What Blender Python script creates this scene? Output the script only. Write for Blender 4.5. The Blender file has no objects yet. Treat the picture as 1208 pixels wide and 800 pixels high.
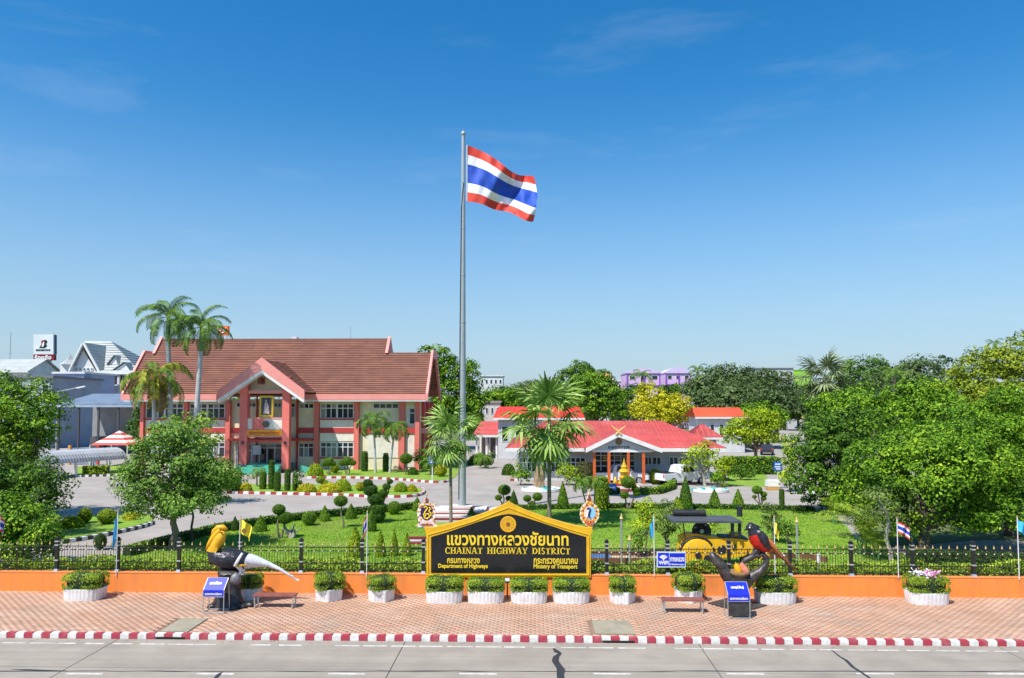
import bpy, bmesh, math, random
import numpy as np
from mathutils import Vector, Matrix, Euler

# ------------------------------------------------------------------ camera, sky, sun, exposure
SC = bpy.context.scene
COL = SC.collection
random.seed(7)
RNG = np.random.default_rng(11)
R = math.radians

CAM_H = 7.3; FPX = 870.0; IW, IH = 1208.0, 800.0
PITCH, YAW = 3.0, 1.5
SHIFT_PX = 78.0 - FPX * math.tan(R(PITCH))
cam = bpy.data.cameras.new('camera'); camo = bpy.data.objects.new('camera', cam); COL.objects.link(camo)
cam.sensor_fit = 'HORIZONTAL'; cam.sensor_width = 36.0; cam.lens = 36.0 * FPX / IW
cam.shift_y = SHIFT_PX / IW
cam.clip_start = 0.1; cam.clip_end = 20000
camo.location = (0, 0, CAM_H); camo.rotation_euler = (R(90 + PITCH), 0, R(YAW))
SC.camera = camo
CROT = Euler((R(90 + PITCH), 0, R(YAW))).to_matrix()

SUN_TO = Vector((-0.42, -0.50, 1.0)).normalized()       # towards the sun: left, behind the camera
SUN_EL = math.asin(SUN_TO.z); SUN_AZ = math.atan2(SUN_TO.x, SUN_TO.y)
w = bpy.data.worlds.new('World'); SC.world = w; w.use_nodes = True
nt = w.node_tree; nt.nodes.clear()
wo = nt.nodes.new('ShaderNodeOutputWorld'); bg = nt.nodes.new('ShaderNodeBackground')
sky = nt.nodes.new('ShaderNodeTexSky'); sky.sky_type = 'NISHITA'; sky.sun_disc = False
sky.sun_elevation = SUN_EL; sky.sun_rotation = SUN_AZ
sky.altitude = 0; sky.air_density = 1.0; sky.dust_density = 0.25; sky.ozone_density = 2.2
hs = nt.nodes.new('ShaderNodeHueSaturation'); hs.inputs['Saturation'].default_value = 1.42; hs.inputs['Value'].default_value = 1.24; hs.inputs['Hue'].default_value = .497
tc = nt.nodes.new('ShaderNodeTexCoord'); mp = nt.nodes.new('ShaderNodeMapping')
mp.inputs['Scale'].default_value = (1.3, 1.3, 7.0); mp.inputs['Location'].default_value = (3.6, -2.2, 1.3); mp.inputs['Rotation'].default_value = (0, R(5), 0)
nz = nt.nodes.new('ShaderNodeTexNoise'); nz.inputs['Scale'].default_value = 2.3; nz.inputs['Detail'].default_value = 9; nz.inputs['Roughness'].default_value = .62
nz.inputs['Distortion'].default_value = .25
rp = nt.nodes.new('ShaderNodeValToRGB'); rp.color_ramp.elements[0].position = .54; rp.color_ramp.elements[1].position = .95
mx = nt.nodes.new('ShaderNodeMix'); mx.data_type = 'RGBA'
mlt = nt.nodes.new('ShaderNodeMath'); mlt.operation = 'MULTIPLY'; mlt.inputs[1].default_value = .2
L = nt.links.new
L(tc.outputs['Generated'], mp.inputs['Vector']); L(mp.outputs['Vector'], nz.inputs['Vector']); L(nz.outputs['Fac'], rp.inputs['Fac'])
L(rp.outputs['Color'], mlt.inputs[0]); L(mlt.outputs[0], mx.inputs['Factor'])
sx = nt.nodes.new('ShaderNodeSeparateXYZ'); L(tc.outputs['Generated'], sx.inputs[0])
hz = nt.nodes.new('ShaderNodeMapRange'); hz.interpolation_type = 'SMOOTHSTEP'; hz.inputs[1].default_value = -.05; hz.inputs[2].default_value = .40; hz.inputs[3].default_value = .92; hz.inputs[4].default_value = 0
L(sx.outputs['Z'], hz.inputs[0]); mh = nt.nodes.new('ShaderNodeMix'); mh.data_type = 'RGBA'; mh.inputs['B'].default_value = (2.85, 3.95, 5.1, 1)
L(sky.outputs['Color'], hs.inputs['Color']); L(hz.outputs[0], mh.inputs['Factor']); L(hs.outputs['Color'], mh.inputs['A']); L(mh.outputs['Result'], mx.inputs['A']); mx.inputs['B'].default_value = (5.6, 6.4, 7.4, 1)
L(mx.outputs['Result'], bg.inputs['Color']); bg.inputs['Strength'].default_value = 0.105
L(bg.outputs['Background'], wo.inputs['Surface'])

sl = bpy.data.lights.new('sun', 'SUN'); slo = bpy.data.objects.new('sun', sl); COL.objects.link(slo)
sl.energy = 5.0; sl.angle = R(0.5); sl.color = (1.0, 0.955, 0.88)
slo.rotation_euler = SUN_TO.to_track_quat('Z', 'Y').to_euler(); slo.location = (-40, -30, 60)

SC.view_settings.view_transform = 'Standard'; SC.view_settings.look = 'None'
SC.view_settings.exposure = 0.40; SC.view_settings.gamma = 1.0; SC.view_settings.use_curve_mapping = False
SC.cycles.use_denoising = True
SC.cycles.max_bounces = 6; SC.cycles.diffuse_bounces = 3; SC.cycles.glossy_bounces = 2; SC.cycles.transparent_max_bounces = 6
SC.cycles.transmission_bounces = 2
try: SC.cycles.denoising_input_passes = 'RGB_ALBEDO_NORMAL'
except Exception: pass

# ------------------------------------------------------------------ placing helpers (photo pixel -> point in the place)
GZ = 0.15
def ray(px, py):
    v = Vector(((px - IW / 2) / FPX, (IH / 2 - py + SHIFT_PX) / FPX, -1.0))
    return CROT @ v
def G(px, py, z=GZ):
    d = ray(px, py); t = (z - CAM_H) / d.z
    return Vector((d.x * t, d.y * t, z))
def P(px, py, Y):
    d = ray(px, py); t = Y / d.y
    return Vector((d.x * t, Y, CAM_H + d.z * t))
def ppm(Y): return FPX / Y            # pixels per metre at that distance

# ------------------------------------------------------------------ materials
MATS = {}
def lin(c):
    return tuple(((x / 12.92) if x <= .04045 else ((x + .055) / 1.055) ** 2.4) for x in c)
def H(h): h = h.lstrip('#'); return lin(tuple(int(h[i:i + 2], 16) / 255 for i in (0, 2, 4)))
def mat(name, col, rough=.6, col2=None, scale=3.0, bump=0.0, bscale=30.0, metal=0.0, spec=.5, detail=6, contrast=(.35, .65), rnd=False, rndv=.25, stain=None, streak=None):
    if name in MATS: return MATS[name]
    m = bpy.data.materials.new(name); m.use_nodes = True; MATS[name] = m
    n = m.node_tree; l = n.links.new; b = n.nodes['Principled BSDF']
    b.inputs['Roughness'].default_value = rough; b.inputs['Metallic'].default_value = metal
    b.inputs['Specular IOR Level'].default_value = spec
    c4 = (*col, 1); b.inputs['Base Color'].default_value = c4
    out = None
    tcn = n.nodes.new('ShaderNodeNewGeometry')
    if col2 is not None:
        z = n.nodes.new('ShaderNodeTexNoise'); z.inputs['Scale'].default_value = scale; z.inputs['Detail'].default_value = detail; z.inputs['Roughness'].default_value = .6
        l(tcn.outputs['Position'], z.inputs['Vector'])
        r = n.nodes.new('ShaderNodeValToRGB'); r.color_ramp.elements[0].position = contrast[0]; r.color_ramp.elements[1].position = contrast[1]
        r.color_ramp.elements[0].color = c4; r.color_ramp.elements[1].color = (*col2, 1)
        l(z.outputs['Fac'], r.inputs['Fac']); out = r.outputs['Color']
    if stain is not None:                                   # large soft dirt patches (colour, scale, amount)
        z2 = n.nodes.new('ShaderNodeTexNoise'); z2.inputs['Scale'].default_value = stain[1]; z2.inputs['Detail'].default_value = 8; z2.inputs['Roughness'].default_value = .65
        l(tcn.outputs['Position'], z2.inputs['Vector'])
        mr = n.nodes.new('ShaderNodeMapRange'); mr.inputs[1].default_value = .5; mr.inputs[2].default_value = .75; mr.inputs[4].default_value = stain[2]
        l(z2.outputs['Fac'], mr.inputs[0])
        k = n.nodes.new('ShaderNodeMix'); k.data_type = 'RGBA'; l(mr.outputs[0], k.inputs['Factor'])
        if out: l(out, k.inputs['A'])
        else: k.inputs['A'].default_value = c4
        k.inputs['B'].default_value = (*stain[0], 1); out = k.outputs['Result']
    if streak is not None:                                  # stretched wear (colour, per-axis scale, amount)
        mpn = n.nodes.new('ShaderNodeMapping'); mpn.inputs['Scale'].default_value = streak[1]; l(tcn.outputs['Position'], mpn.inputs['Vector'])
        z3 = n.nodes.new('ShaderNodeTexNoise'); z3.inputs['Scale'].default_value = 1.0; z3.inputs['Detail'].default_value = 6; l(mpn.outputs['Vector'], z3.inputs['Vector'])
        mr = n.nodes.new('ShaderNodeMapRange'); mr.inputs[1].default_value = .45; mr.inputs[2].default_value = .72; mr.inputs[4].default_value = streak[2]; l(z3.outputs['Fac'], mr.inputs[0])
        k = n.nodes.new('ShaderNodeMix'); k.data_type = 'RGBA'; l(mr.outputs[0], k.inputs['Factor'])
        if out: l(out, k.inputs['A'])
        else: k.inputs['A'].default_value = c4
        k.inputs['B'].default_value = (*streak[0], 1); out = k.outputs['Result']
    if rnd:                                                 # per-face random brightness from the mesh's 'rnd' attribute
        a = n.nodes.new('ShaderNodeAttribute'); a.attribute_name = 'rnd'
        mr = n.nodes.new('ShaderNodeMapRange'); mr.inputs[3].default_value = 1 - rndv; mr.inputs[4].default_value = 1 + rndv
        l(a.outputs['Fac'], mr.inputs[0])
        k = n.nodes.new('ShaderNodeMix'); k.data_type = 'RGBA'; k.blend_type = 'MULTIPLY'; k.inputs['Factor'].default_value = 1
        if out: l(out, k.inputs['A'])
        else: k.inputs['A'].default_value = c4
        l(mr.outputs[0], k.inputs['B']); out = k.outputs['Result']
    if out: l(out, b.inputs['Base Color'])
    if bump:
        z = n.nodes.new('ShaderNodeTexNoise'); z.inputs['Scale'].default_value = bscale; z.inputs['Detail'].default_value = 5
        l(tcn.outputs['Position'], z.inputs['Vector'])
        bp = n.nodes.new('ShaderNodeBump'); bp.inputs['Strength'].default_value = bump; bp.inputs['Distance'].default_value = .02
        l(z.outputs['Fac'], bp.inputs['Height']); l(bp.outputs['Normal'], b.inputs['Normal'])
    return m
def leafmat(name, dark, mid, light, trans=.28, rough=.6, nscale=.35):
    if name in MATS: return MATS[name]
    m = bpy.data.materials.new(name); m.use_nodes = True; MATS[name] = m
    n = m.node_tree; l = n.links.new; b = n.nodes['Principled BSDF']; o = n.nodes['Material Output']
    a = n.nodes.new('ShaderNodeAttribute'); a.attribute_name = 'rnd'
    tcn = n.nodes.new('ShaderNodeNewGeometry')
    z = n.nodes.new('ShaderNodeTexNoise'); z.inputs['Scale'].default_value = nscale; z.inputs['Detail'].default_value = 2
    l(tcn.outputs['Position'], z.inputs['Vector'])
    ad = n.nodes.new('ShaderNodeMath'); ad.operation = 'ADD'; l(a.outputs['Fac'], ad.inputs[0]); l(z.outputs['Fac'], ad.inputs[1])
    hf = n.nodes.new('ShaderNodeMath'); hf.operation = 'MULTIPLY'; hf.inputs[1].default_value = .5; l(ad.outputs[0], hf.inputs[0])
    r = n.nodes.new('ShaderNodeValToRGB'); e = r.color_ramp.elements
    e[0].position = .26; e[0].color = (*dark, 1); e[1].position = .76; e[1].color = (*light, 1)
    k = e.new(.5); k.color = (*mid, 1)
    k = e.new(.90); k.color = (min(1, light[0] * 1.5 + .04), light[1] * 1.0, light[2] * 1.1, 1)
    l(hf.outputs[0], r.inputs['Fac']); l(r.outputs['Color'], b.inputs['Base Color'])
    b.inputs['Roughness'].default_value = rough; b.inputs['Specular IOR Level'].default_value = .18
    t = n.nodes.new('ShaderNodeBsdfTranslucent'); l(r.outputs['Color'], t.inputs['Color'])
    mxs = n.nodes.new('ShaderNodeMixShader'); mxs.inputs[0].default_value = trans * .62
    l(b.outputs[0], mxs.inputs[1]); l(t.outputs[0], mxs.inputs[2]); l(mxs.outputs[0], o.inputs['Surface'])
    return m

# ------------------------------------------------------------------ mesh helpers
class MB:
    def __init__(s): s.v = []; s.f = []; s.m = []
    def add(s, vs, fs, m=0):
        o = len(s.v); s.v += [tuple(p) for p in vs]
        for f in fs: s.f.append([i + o for i in f]); s.m.append(m)
    def box(s, c, d, rz=0, m=0, taper=1.0, ry=0, rx=0):
        x, y, z = d[0] / 2, d[1] / 2, d[2] / 2; t = taper
        vs = [(-x, -y, -z), (x, -y, -z), (x, y, -z), (-x, y, -z), (-x * t, -y * t, z), (x * t, -y * t, z), (x * t, y * t, z), (-x * t, y * t, z)]
        if rz or ry or rx:
            e = Euler((rx, ry, rz)).to_matrix(); vs = [e @ Vector(p) for p in vs]
        vs = [(p[0] + c[0], p[1] + c[1], p[2] + c[2]) for p in vs]
        s.add(vs, [(0, 3, 2, 1), (4, 5, 6, 7), (0, 1, 5, 4), (1, 2, 6, 5), (2, 3, 7, 6), (3, 0, 4, 7)], m)
    def bb(s, x0, x1, y0, y1, z0, z1, m=0): s.box(((x0 + x1) / 2, (y0 + y1) / 2, (z0 + z1) / 2), (abs(x1 - x0), abs(y1 - y0), abs(z1 - z0)), m=m)
    def poly(s, pts, m=0): s.add(pts, [list(range(len(pts)))], m)
    def prism(s, pts, dv, m=0):                      # polygon of 3-D points swept by vector dv
        n = len(pts); dv = Vector(dv); a = [Vector(p) for p in pts]; b = [p + dv for p in a]
        s.add(a + b, [list(range(n))[::-1], list(range(n, 2 * n))] + [(i, (i + 1) % n, n + (i + 1) % n, n + i) for i in range(n)], m)
    def loft(s, rings, m=0, cap=True, ms=None):
        n = len(rings[0]); vs = [p for r in rings for p in r]; o = len(s.v); s.v += [tuple(p) for p in vs]
        for k in range(len(rings) - 1):
            for i in range(n):
                j = (i + 1) % n
                s.f.append([o + k * n + i, o + k * n + j, o + (k + 1) * n + j, o + (k + 1) * n + i]); s.m.append(ms[k] if ms else m)
        if cap:
            s.f.append([o + i for i in range(n)][::-1]); s.m.append(ms[0] if ms else m)
            s.f.append([o + (len(rings) - 1) * n + i for i in range(n)]); s.m.append(ms[-1] if ms else m)
    def tube(s, pts, r, n=8, m=0, cap=True, flat=1.0, ms=None):
        pts = [Vector(p) for p in pts]; rr = r if isinstance(r, (list, tuple)) else [r] * len(pts)
        rings = []; up = Vector((0, 0, 1)); prev = None
        for i, p in enumerate(pts):
            t = (pts[min(i + 1, len(pts) - 1)] - pts[max(i - 1, 0)])
            if t.length < 1e-9: t = Vector((0, 0, 1))
            t.normalize()
            if prev is None:
                a = t.cross(Vector((0, 1, 0)) if abs(t.y) < .9 else Vector((1, 0, 0))).normalized()
            else:
                a = (prev - t * prev.dot(t)).normalized()
            prev = a; b = t.cross(a)
            rings.append([p + a * (math.cos(k / n * 2 * math.pi) * rr[i]) + b * (math.sin(k / n * 2 * math.pi) * rr[i] * flat) for k in range(n)])
        s.loft(rings, m, cap, ms)
    def lathe(s, prof, n=16, c=(0, 0, 0), sx=1, sy=1, m=0, ms=None):
        rings = [[(c[0] + r * sx * math.cos(k / n * 2 * math.pi), c[1] + r * sy * math.sin(k / n * 2 * math.pi), c[2] + z) for k in range(n)] for r, z in prof]
        s.loft(rings, m, True, ms)
    def ball(s, c, r, n=10, m=0):
        rx, ry, rz = r if isinstance(r, (tuple, list)) else (r, r, r)
        k = max(4, n // 2); s.lathe([(math.sin(math.pi * max(.02, min(.98, i / k))), -math.cos(math.pi * i / k) * rz) for i in range(k + 1)], n, c, rx, ry, m)
    def mesh(s, name, mats, smooth=False, ang=40):
        me = bpy.data.meshes.new(name); me.from_pydata(s.v, [], s.f)
        for q in (mats if isinstance(mats, (list, tuple)) else [mats]): me.materials.append(q)
        me.polygons.foreach_set('material_index', s.m)
        bm = bmesh.new(); bm.from_mesh(me); bmesh.ops.recalc_face_normals(bm, faces=bm.faces); bm.to_mesh(me); bm.free()
        if smooth:
            me.polygons.foreach_set('use_smooth', [True] * len(me.polygons)); me.set_sharp_from_angle(angle=R(ang))
        me.update(); return me
    def build(s, name, mats, parent=None, smooth=False, ang=40, label=None):
        o = bpy.data.objects.new(name, s.mesh(name, mats, smooth, ang)); COL.objects.link(o)
        if parent is not None: o.parent = parent
        if label: o['label'] = label
        return o

LABELS = set()
def tag(o, label=None, cat=None, group=None, kind=None):
    if label: o['label'] = label
    if cat: o['category'] = cat
    if group: o['group'] = group
    if kind: o['kind'] = kind
    return o
def thing(name, label, cat, loc=(0, 0, 0), rz=0, group=None, sc=1.0):
    o = bpy.data.objects.new(name, None); COL.objects.link(o); o.empty_display_size = .2
    o.location = loc; o.rotation_euler = (0, 0, rz); o.scale = (sc, sc, sc) if not isinstance(sc, (tuple, list)) else sc
    return tag(o, label, cat, group)
def put(name, me, parent, loc=(0, 0, 0), rot=(0, 0, 0), sc=1.0):     # a part that shares mesh data
    o = bpy.data.objects.new(name, me); COL.objects.link(o); o.parent = parent
    o.location = loc; o.rotation_euler = rot; o.scale = (sc, sc, sc) if not isinstance(sc, (tuple, list)) else sc
    return o
def struct(o): o['kind'] = 'structure'; return o
def dup(root, loc, rz=0, label=None, sc=None):
    def cp(o, par):
        c = o.copy(); COL.objects.link(c); c.parent = par
        for ch in list(o.children): cp(ch, c)
        return c
    r = cp(root, None); r.location = loc; r.rotation_euler = (0, 0, rz)
    if sc is not None: r.scale = (sc, sc, sc) if not isinstance(sc, (tuple, list)) else sc
    if label: r['label'] = label
    return r

def np_mesh(name, V, F, mats, rnd=None, smooth=False, mi=None):
    me = bpy.data.meshes.new(name); k = F.shape[1]
    me.vertices.add(len(V)); me.vertices.foreach_set('co', np.ascontiguousarray(V, dtype=np.float32).ravel())
    me.loops.add(F.size); me.loops.foreach_set('vertex_index', np.ascontiguousarray(F, dtype=np.int32).ravel())
    me.polygons.add(len(F)); me.polygons.foreach_set('loop_start', np.arange(0, F.size, k, dtype=np.int32))
    for q in (mats if isinstance(mats, (list, tuple)) else [mats]): me.materials.append(q)
    if mi is not None: me.polygons.foreach_set('material_index', np.ascontiguousarray(mi, dtype=np.int32))
    if rnd is not None:
        at = me.attributes.new('rnd', 'FLOAT', 'FACE'); at.data.foreach_set('value', np.ascontiguousarray(rnd, dtype=np.float32))
    me.update(calc_edges=True); return me
def unit(a): return a / np.maximum(np.linalg.norm(a, axis=1, keepdims=True), 1e-9)
def leaves(C, N, size, aspect=.5, fold=.18, rnd=None):
    """one folded leaf (two faces) at every centre C, facing N"""
    n = len(C); N = unit(N); t = unit(np.cross(N, RNG.normal(size=(n, 3)))); b = np.cross(N, t)
    s = size if isinstance(size, np.ndarray) else np.full(n, size)
    s = (s * RNG.uniform(.55, 1.4, n))[:, None]
    V = np.empty((n, 4, 3)); V[:, 0] = C - t * s * .5; V[:, 2] = C + t * s * .5 - N * s * fold
    V[:, 1] = C + b * s * aspect * .5 - N * s * fold * .5; V[:, 3] = C - b * s * aspect * .5 - N * s * fold * .5
    F = np.arange(n * 4).reshape(n, 4)
    return V.reshape(-1, 3), F, (RNG.uniform(0, 1, n) if rnd is None else rnd)
def sphere_dirs(n, zmin=-1.0):
    z = RNG.uniform(zmin, 1, n); a = RNG.uniform(0, 2 * np.pi, n); r = np.sqrt(1 - z * z)
    return np.stack([r * np.cos(a), r * np.sin(a), z], 1)
def crown_pts(blobs, leaf, clump=.55, cover=1.5, inner=.25, zmin=-.75):
    """clumps of leaves spread over and inside ellipsoid blobs: returns centres, normals, rnd"""
    Cs, Ns, Rs = [], [], []
    for (c, r) in blobs:
        c = np.array(c, float); r = np.array(r, float)
        area = 4 * np.pi * ((r[0] * r[1]) ** 1.6 + (r[0] * r[2]) ** 1.6 + (r[1] * r[2]) ** 1.6) ** (1 / 1.6) / 3 ** (1 / 1.6)
        k = max(6, int(area / (clump ** 2 * 2.5)))
        d = sphere_dirs(k, zmin); rad = np.where(RNG.random(k) < inner, RNG.uniform(.4, .8, k), RNG.uniform(.78, 1.06, k))
        cc = c + d * r * rad[:, None]
        per = max(5, int(area * cover / (leaf * leaf * .42) / k))
        cr = clump * RNG.uniform(.7, 1.75, k)
        dd = unit(d / r)
        for i in range(k):
            u = sphere_dirs(per, -.55) * (RNG.uniform(.45, 1, per) ** .4)[:, None]
            p = cc[i] + u * cr[i] * np.array([1, 1, .72])
            Cs.append(p); Ns.append(u * 1.0 + dd[i] * .5 + np.array([0, 0, .40]) + RNG.normal(size=(per, 3)) * .36)
            Rs.append(np.clip(RNG.normal(.5, .24, per) + RNG.normal(0, .16), 0, 1))
    return np.concatenate(Cs), np.concatenate(Ns), np.concatenate(Rs)
def crown_mesh(name, blobs, leaf, m, clump=.55, cover=1.5, aspect=.55, inner=.25, zmin=-.75):
    C, N, r = crown_pts(blobs, leaf, clump, cover, inner, zmin)
    V, F, r = leaves(C, N, leaf, aspect, rnd=r); return np_mesh(name, V, F, m, r)
def merge_np(parts):
    V, F, Rr, Mi, o = [], [], [], [], 0
    for v, f, r, mi in parts:
        V.append(v); F.append(f + o); Rr.append(r); Mi.append(np.full(len(f), mi)); o += len(v)
    return np.concatenate(V), np.concatenate(F), np.concatenate(Rr), np.concatenate(Mi)

THAI = {}
def text_mesh(body, mats, width=None, height=None, depth=.02, off=0.0, space=1.0, center=True):
    c = bpy.data.curves.new('lettering', 'FONT'); c.body = body; c.size = 1; c.extrude = .5; c.resolution_u = 3; c.offset = off; c.space_character = space
    o = bpy.data.objects.new('lettering', c); COL.objects.link(o)
    dg = bpy.context.evaluated_depsgraph_get(); me = bpy.data.meshes.new_from_object(o.evaluated_get(dg))
    bpy.data.objects.remove(o); bpy.data.curves.remove(c)
    n = len(me.vertices); co = np.empty(n * 3, np.float32); me.vertices.foreach_get('co', co); co = co.reshape(n, 3)
    lo, hi = co.min(0), co.max(0); sx = width / (hi[0] - lo[0]) if width else None; sy = height / (hi[1] - lo[1]) if height else None
    sx = sx or sy; sy = sy or sx
    out = np.empty_like(co)
    out[:, 0] = (co[:, 0] - (lo[0] + hi[0]) / 2) * sx; out[:, 2] = (co[:, 1] - lo[1]) * sy; out[:, 1] = -co[:, 2] * depth
    me.vertices.foreach_set('co', out.ravel()); me.materials.clear(); me.materials.append(mats); me.update(); me.name = 'lettering'
    return me
# ------------------------------------------------------------------ materials of the setting
concrete = mat('road_concrete', (.285, .245, .20), .85, (.345, .30, .245), .9, .3, 70, stain=((.21, .18, .15), .35, .6), streak=((.20, .172, .142), (.06, 2.6, 1), .55))
asphalt = mat('yard_concrete', (.30, .265, .235), .85, (.36, .325, .29), .5, .15, 40, stain=((.22, .20, .18), .16, .6))
joint_m = mat('joint_tar', (.05, .048, .045), .8)
white_p = mat('white_paint', (.78, .77, .74), .6, (.6, .58, .54), 7, stain=((.45, .42, .38), 3, .5))
red_p = mat('red_paint', (.42, .035, .06), .6, (.36, .05, .075), 6, stain=((.5, .3, .28), 2.2, .45))
black_p = mat('black_paint', (.02, .02, .02), .6, (.05, .05, .05), 6)
paver_m = mat('clay_paver', (.525, .305, .195), .85, (.45, .262, .168), 1.1, .2, 80, rnd=True, rndv=.08, stain=((.40, .30, .23), .55, .85), streak=((.60, .43, .33), (.5, .9, 1), .5))
sand_m = mat('joint_sand', (.22, .14, .095), .95, (.28, .175, .12), 3)
grass_m = mat('lawn_grass', (.125, .255, .014), .9, (.22, .355, .024), 1.1, .9, 26, detail=12, stain=((.30, .27, .09), .30, .85))
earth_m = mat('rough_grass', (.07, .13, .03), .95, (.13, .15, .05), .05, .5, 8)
orange_m = mat('orange_render', (.90, .275, .045), .75, (.84, .24, .04), 1.5, .25, 55, stain=((.70, .25, .09), 1.1, .75), streak=((.50, .18, .06), (4, 1, .45), .45))
slab_m = mat('old_slab', (.27, .24, .17), .9, (.35, .31, .22), 3, .3, 40, stain=((.17, .15, .10), 2, .6))
dark_m = mat('void_shade', (.012, .012, .012), .9)

# ------------------------------------------------------------------ ground, road, kerb, pavement
mb = MB(); mb.poly([(-4000, -800, -.02), (4000, -800, -.02), (4000, 6000, -.02), (-4000, 6000, -.02)])
tag(struct(mb.build('ground', earth_m)), 'flat rough grass ground that reaches the horizon')

KY = G(604, 757.5, 0).y          # kerb face
WY = G(604, 701.5, GZ).y         # foot of the orange wall
X0, X1 = -36.0, 36.0
road = MB(); road.bb(X0 * 2, X1 * 2, 9.0, KY + .05, -.3, -.012); road = struct(road.build('road', joint_m)); road['label'] = 'grey concrete road in front of the pavement'
JX = [G(x, 760, 0).x for x in (129, 477, 824)]; pitch_j = (JX[2] - JX[0]) / 2
YJ = G(604, 792, 0).y
ng = .014
k0 = int((X0 - JX[0]) / pitch_j) - 1
for k in range(k0, k0 + 10):
    xa, xb = JX[0] + k * pitch_j + ng, JX[0] + (k + 1) * pitch_j - ng
    for ya, yb in ((YJ + ng, KY - .02), (YJ - 3.5, YJ - ng)):
        s = MB(); s.bb(xa, xb, ya, yb, -.25, 0); s.build('road_slab', concrete, road)
crk = mat('crack_filler', (.035, .035, .037), .5)
def strip(path, ws, z, name, m, par):
    s = MB(); p = [G(a, b, 0) for a, b in path]; n = len(p)
    for i in range(n - 1):
        t = (p[i + 1] - p[i]).normalized(); q = Vector((-t.y, t.x, 0))
        s.poly([p[i] + q * ws[i] + Vector((0, 0, z)), p[i] - q * ws[i] + Vector((0, 0, z)), p[i + 1] - q * ws[i + 1] + Vector((0, 0, z)), p[i + 1] + q * ws[i + 1] + Vector((0, 0, z))])
    return s.build(name, m, par)
strip([(653, 765), (657, 769), (661, 771), (656, 775), (655, 780), (659, 786), (662, 790), (661, 796), (662, 803)], [.03, .09, .05, .09, .1, .1, .12, .1, .1], .005, 'crack_filler', crk, road)
strip([(981, 767), (991, 775), (998, 779), (1006, 787), (1020, 796), (1030, 803)], [.02, .03, .05, .05, .04, .04], .005, 'crack_filler', crk, road)
strip([(252, 803), (258, 796), (262, 793)], [.06, .06, .02], .005, 'crack_filler', crk, road)
# tar strip over the long joint
rr = random.Random(3); xx = -12
pts = [(x, 792.0 + rr.uniform(-.35, .35)) for x in range(-12, 1230, 22)]
strip(pts, [rr.uniform(.012, .035) for _ in pts], .0045, 'joint_filler', crk, road)
strip([(14, 790.2), (30, 790.4), (60, 791.2), (80, 791.6)], [.01, .05, .03, .01], .0055, 'joint_filler', crk, road)
# worn white lines
def marks(x0, x1, y, wd, name, wear=0):
    a, b = G(x0, y, 0), G(x1, y, 0); s = MB(); n = 1 if not wear else 24; L_ = (b.x - a.x) / n
    for i in range(n):
        if wear and rr.random() < wear: continue
        w0 = wd * (1 if not wear else rr.uniform(.55, 1))
        s.bb(a.x + i * L_ + (.01 if wear else 0), a.x + (i + 1) * L_ - (rr.uniform(.01, .2) if wear else 0), a.y - w0 / 2, a.y + w0 / 2, .0005, .004)
    s.build(name, worn_white, road)
worn_white = mat('worn_white_paint', (.62, .60, .56), .7, (.46, .43, .39), 5, contrast=(.4, .6))
for x in (78, 232, 387, 542, 700, 857, 1010, 1165): marks(x, x + 44, 794.8, .10, 'lane_dash')
EY = G(604, 763.5, 0).y
for i in range(6):
    s = MB()
    for j in range(14):
        if rr.random() < .12: continue
        xa = X0 + (X1 - X0) * (i / 6 + j / 84); w0 = rr.uniform(.025, .05)
        s.bb(xa + .02, xa + (X1 - X0) / 84 - rr.uniform(.01, .25), EY - w0, EY + w0, .0005, .004)
    s.build('edge_line', worn_white, road)

# kerb of painted blocks
kerb = MB(); kerb.bb(X0, X1, KY + .03, KY + .20, -.2, .10); kerb = struct(kerb.build('kerb', mat('kerb_concrete', (.4, .38, .35), .85, (.3, .28, .25), 4)))
kerb['label'] = 'concrete kerb painted in red and white blocks'
blk = .2785
bm_ = MB(); bm_.box((0, .095, .005), (blk - .008, .19, .31)); mw = bm_.mesh('kerb_block', white_p); mr_ = bm_.mesh('kerb_block', red_p)
for me_ in (mw, mr_):
    b = bmesh.new(); b.from_mesh(me_); bmesh.ops.bevel(b, geom=[e for e in b.edges if abs(e.verts[0].co.z - .16) < .01 and abs(e.verts[1].co.z - .16) < .01], offset=.02, segments=2, affect='EDGES'); b.to_mesh(me_); b.free()
hb = MB(); hb.box((0, .095, .115), (blk - .008, .19, .09)); hw_ = hb.mesh('kerb_block', white_p); hr_ = hb.mesh('kerb_block', red_p)
inl = [(G(188, 752, .05).x, G(215, 752, .05).x), (G(715, 755, .05).x, G(744, 755, .05).x)]
n = int((X1 - X0) / blk)
for i in range(n):
    x = X0 + (i + .5) * blk; low = any(a - .05 < x < b + .05 for a, b in inl)
    me_ = (hw_ if i % 2 else hr_) if low else (mw if i % 2 else mr_)
    if -22.0 < x < 22.0: put('kerb_block', me_, kerb, (x, KY + .001 + rr.uniform(0, .006), rr.uniform(-.006, .004)), (0, 0, rr.uniform(-.006, .006)))
for a, b in inl:
    s = MB(); s.bb(a - .1, b + .1, KY - .0, KY + .025, .0, .068); s.build('drain_opening', dark_m, kerb)  # near-black box stands in for the shaded inside of the slot

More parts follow.
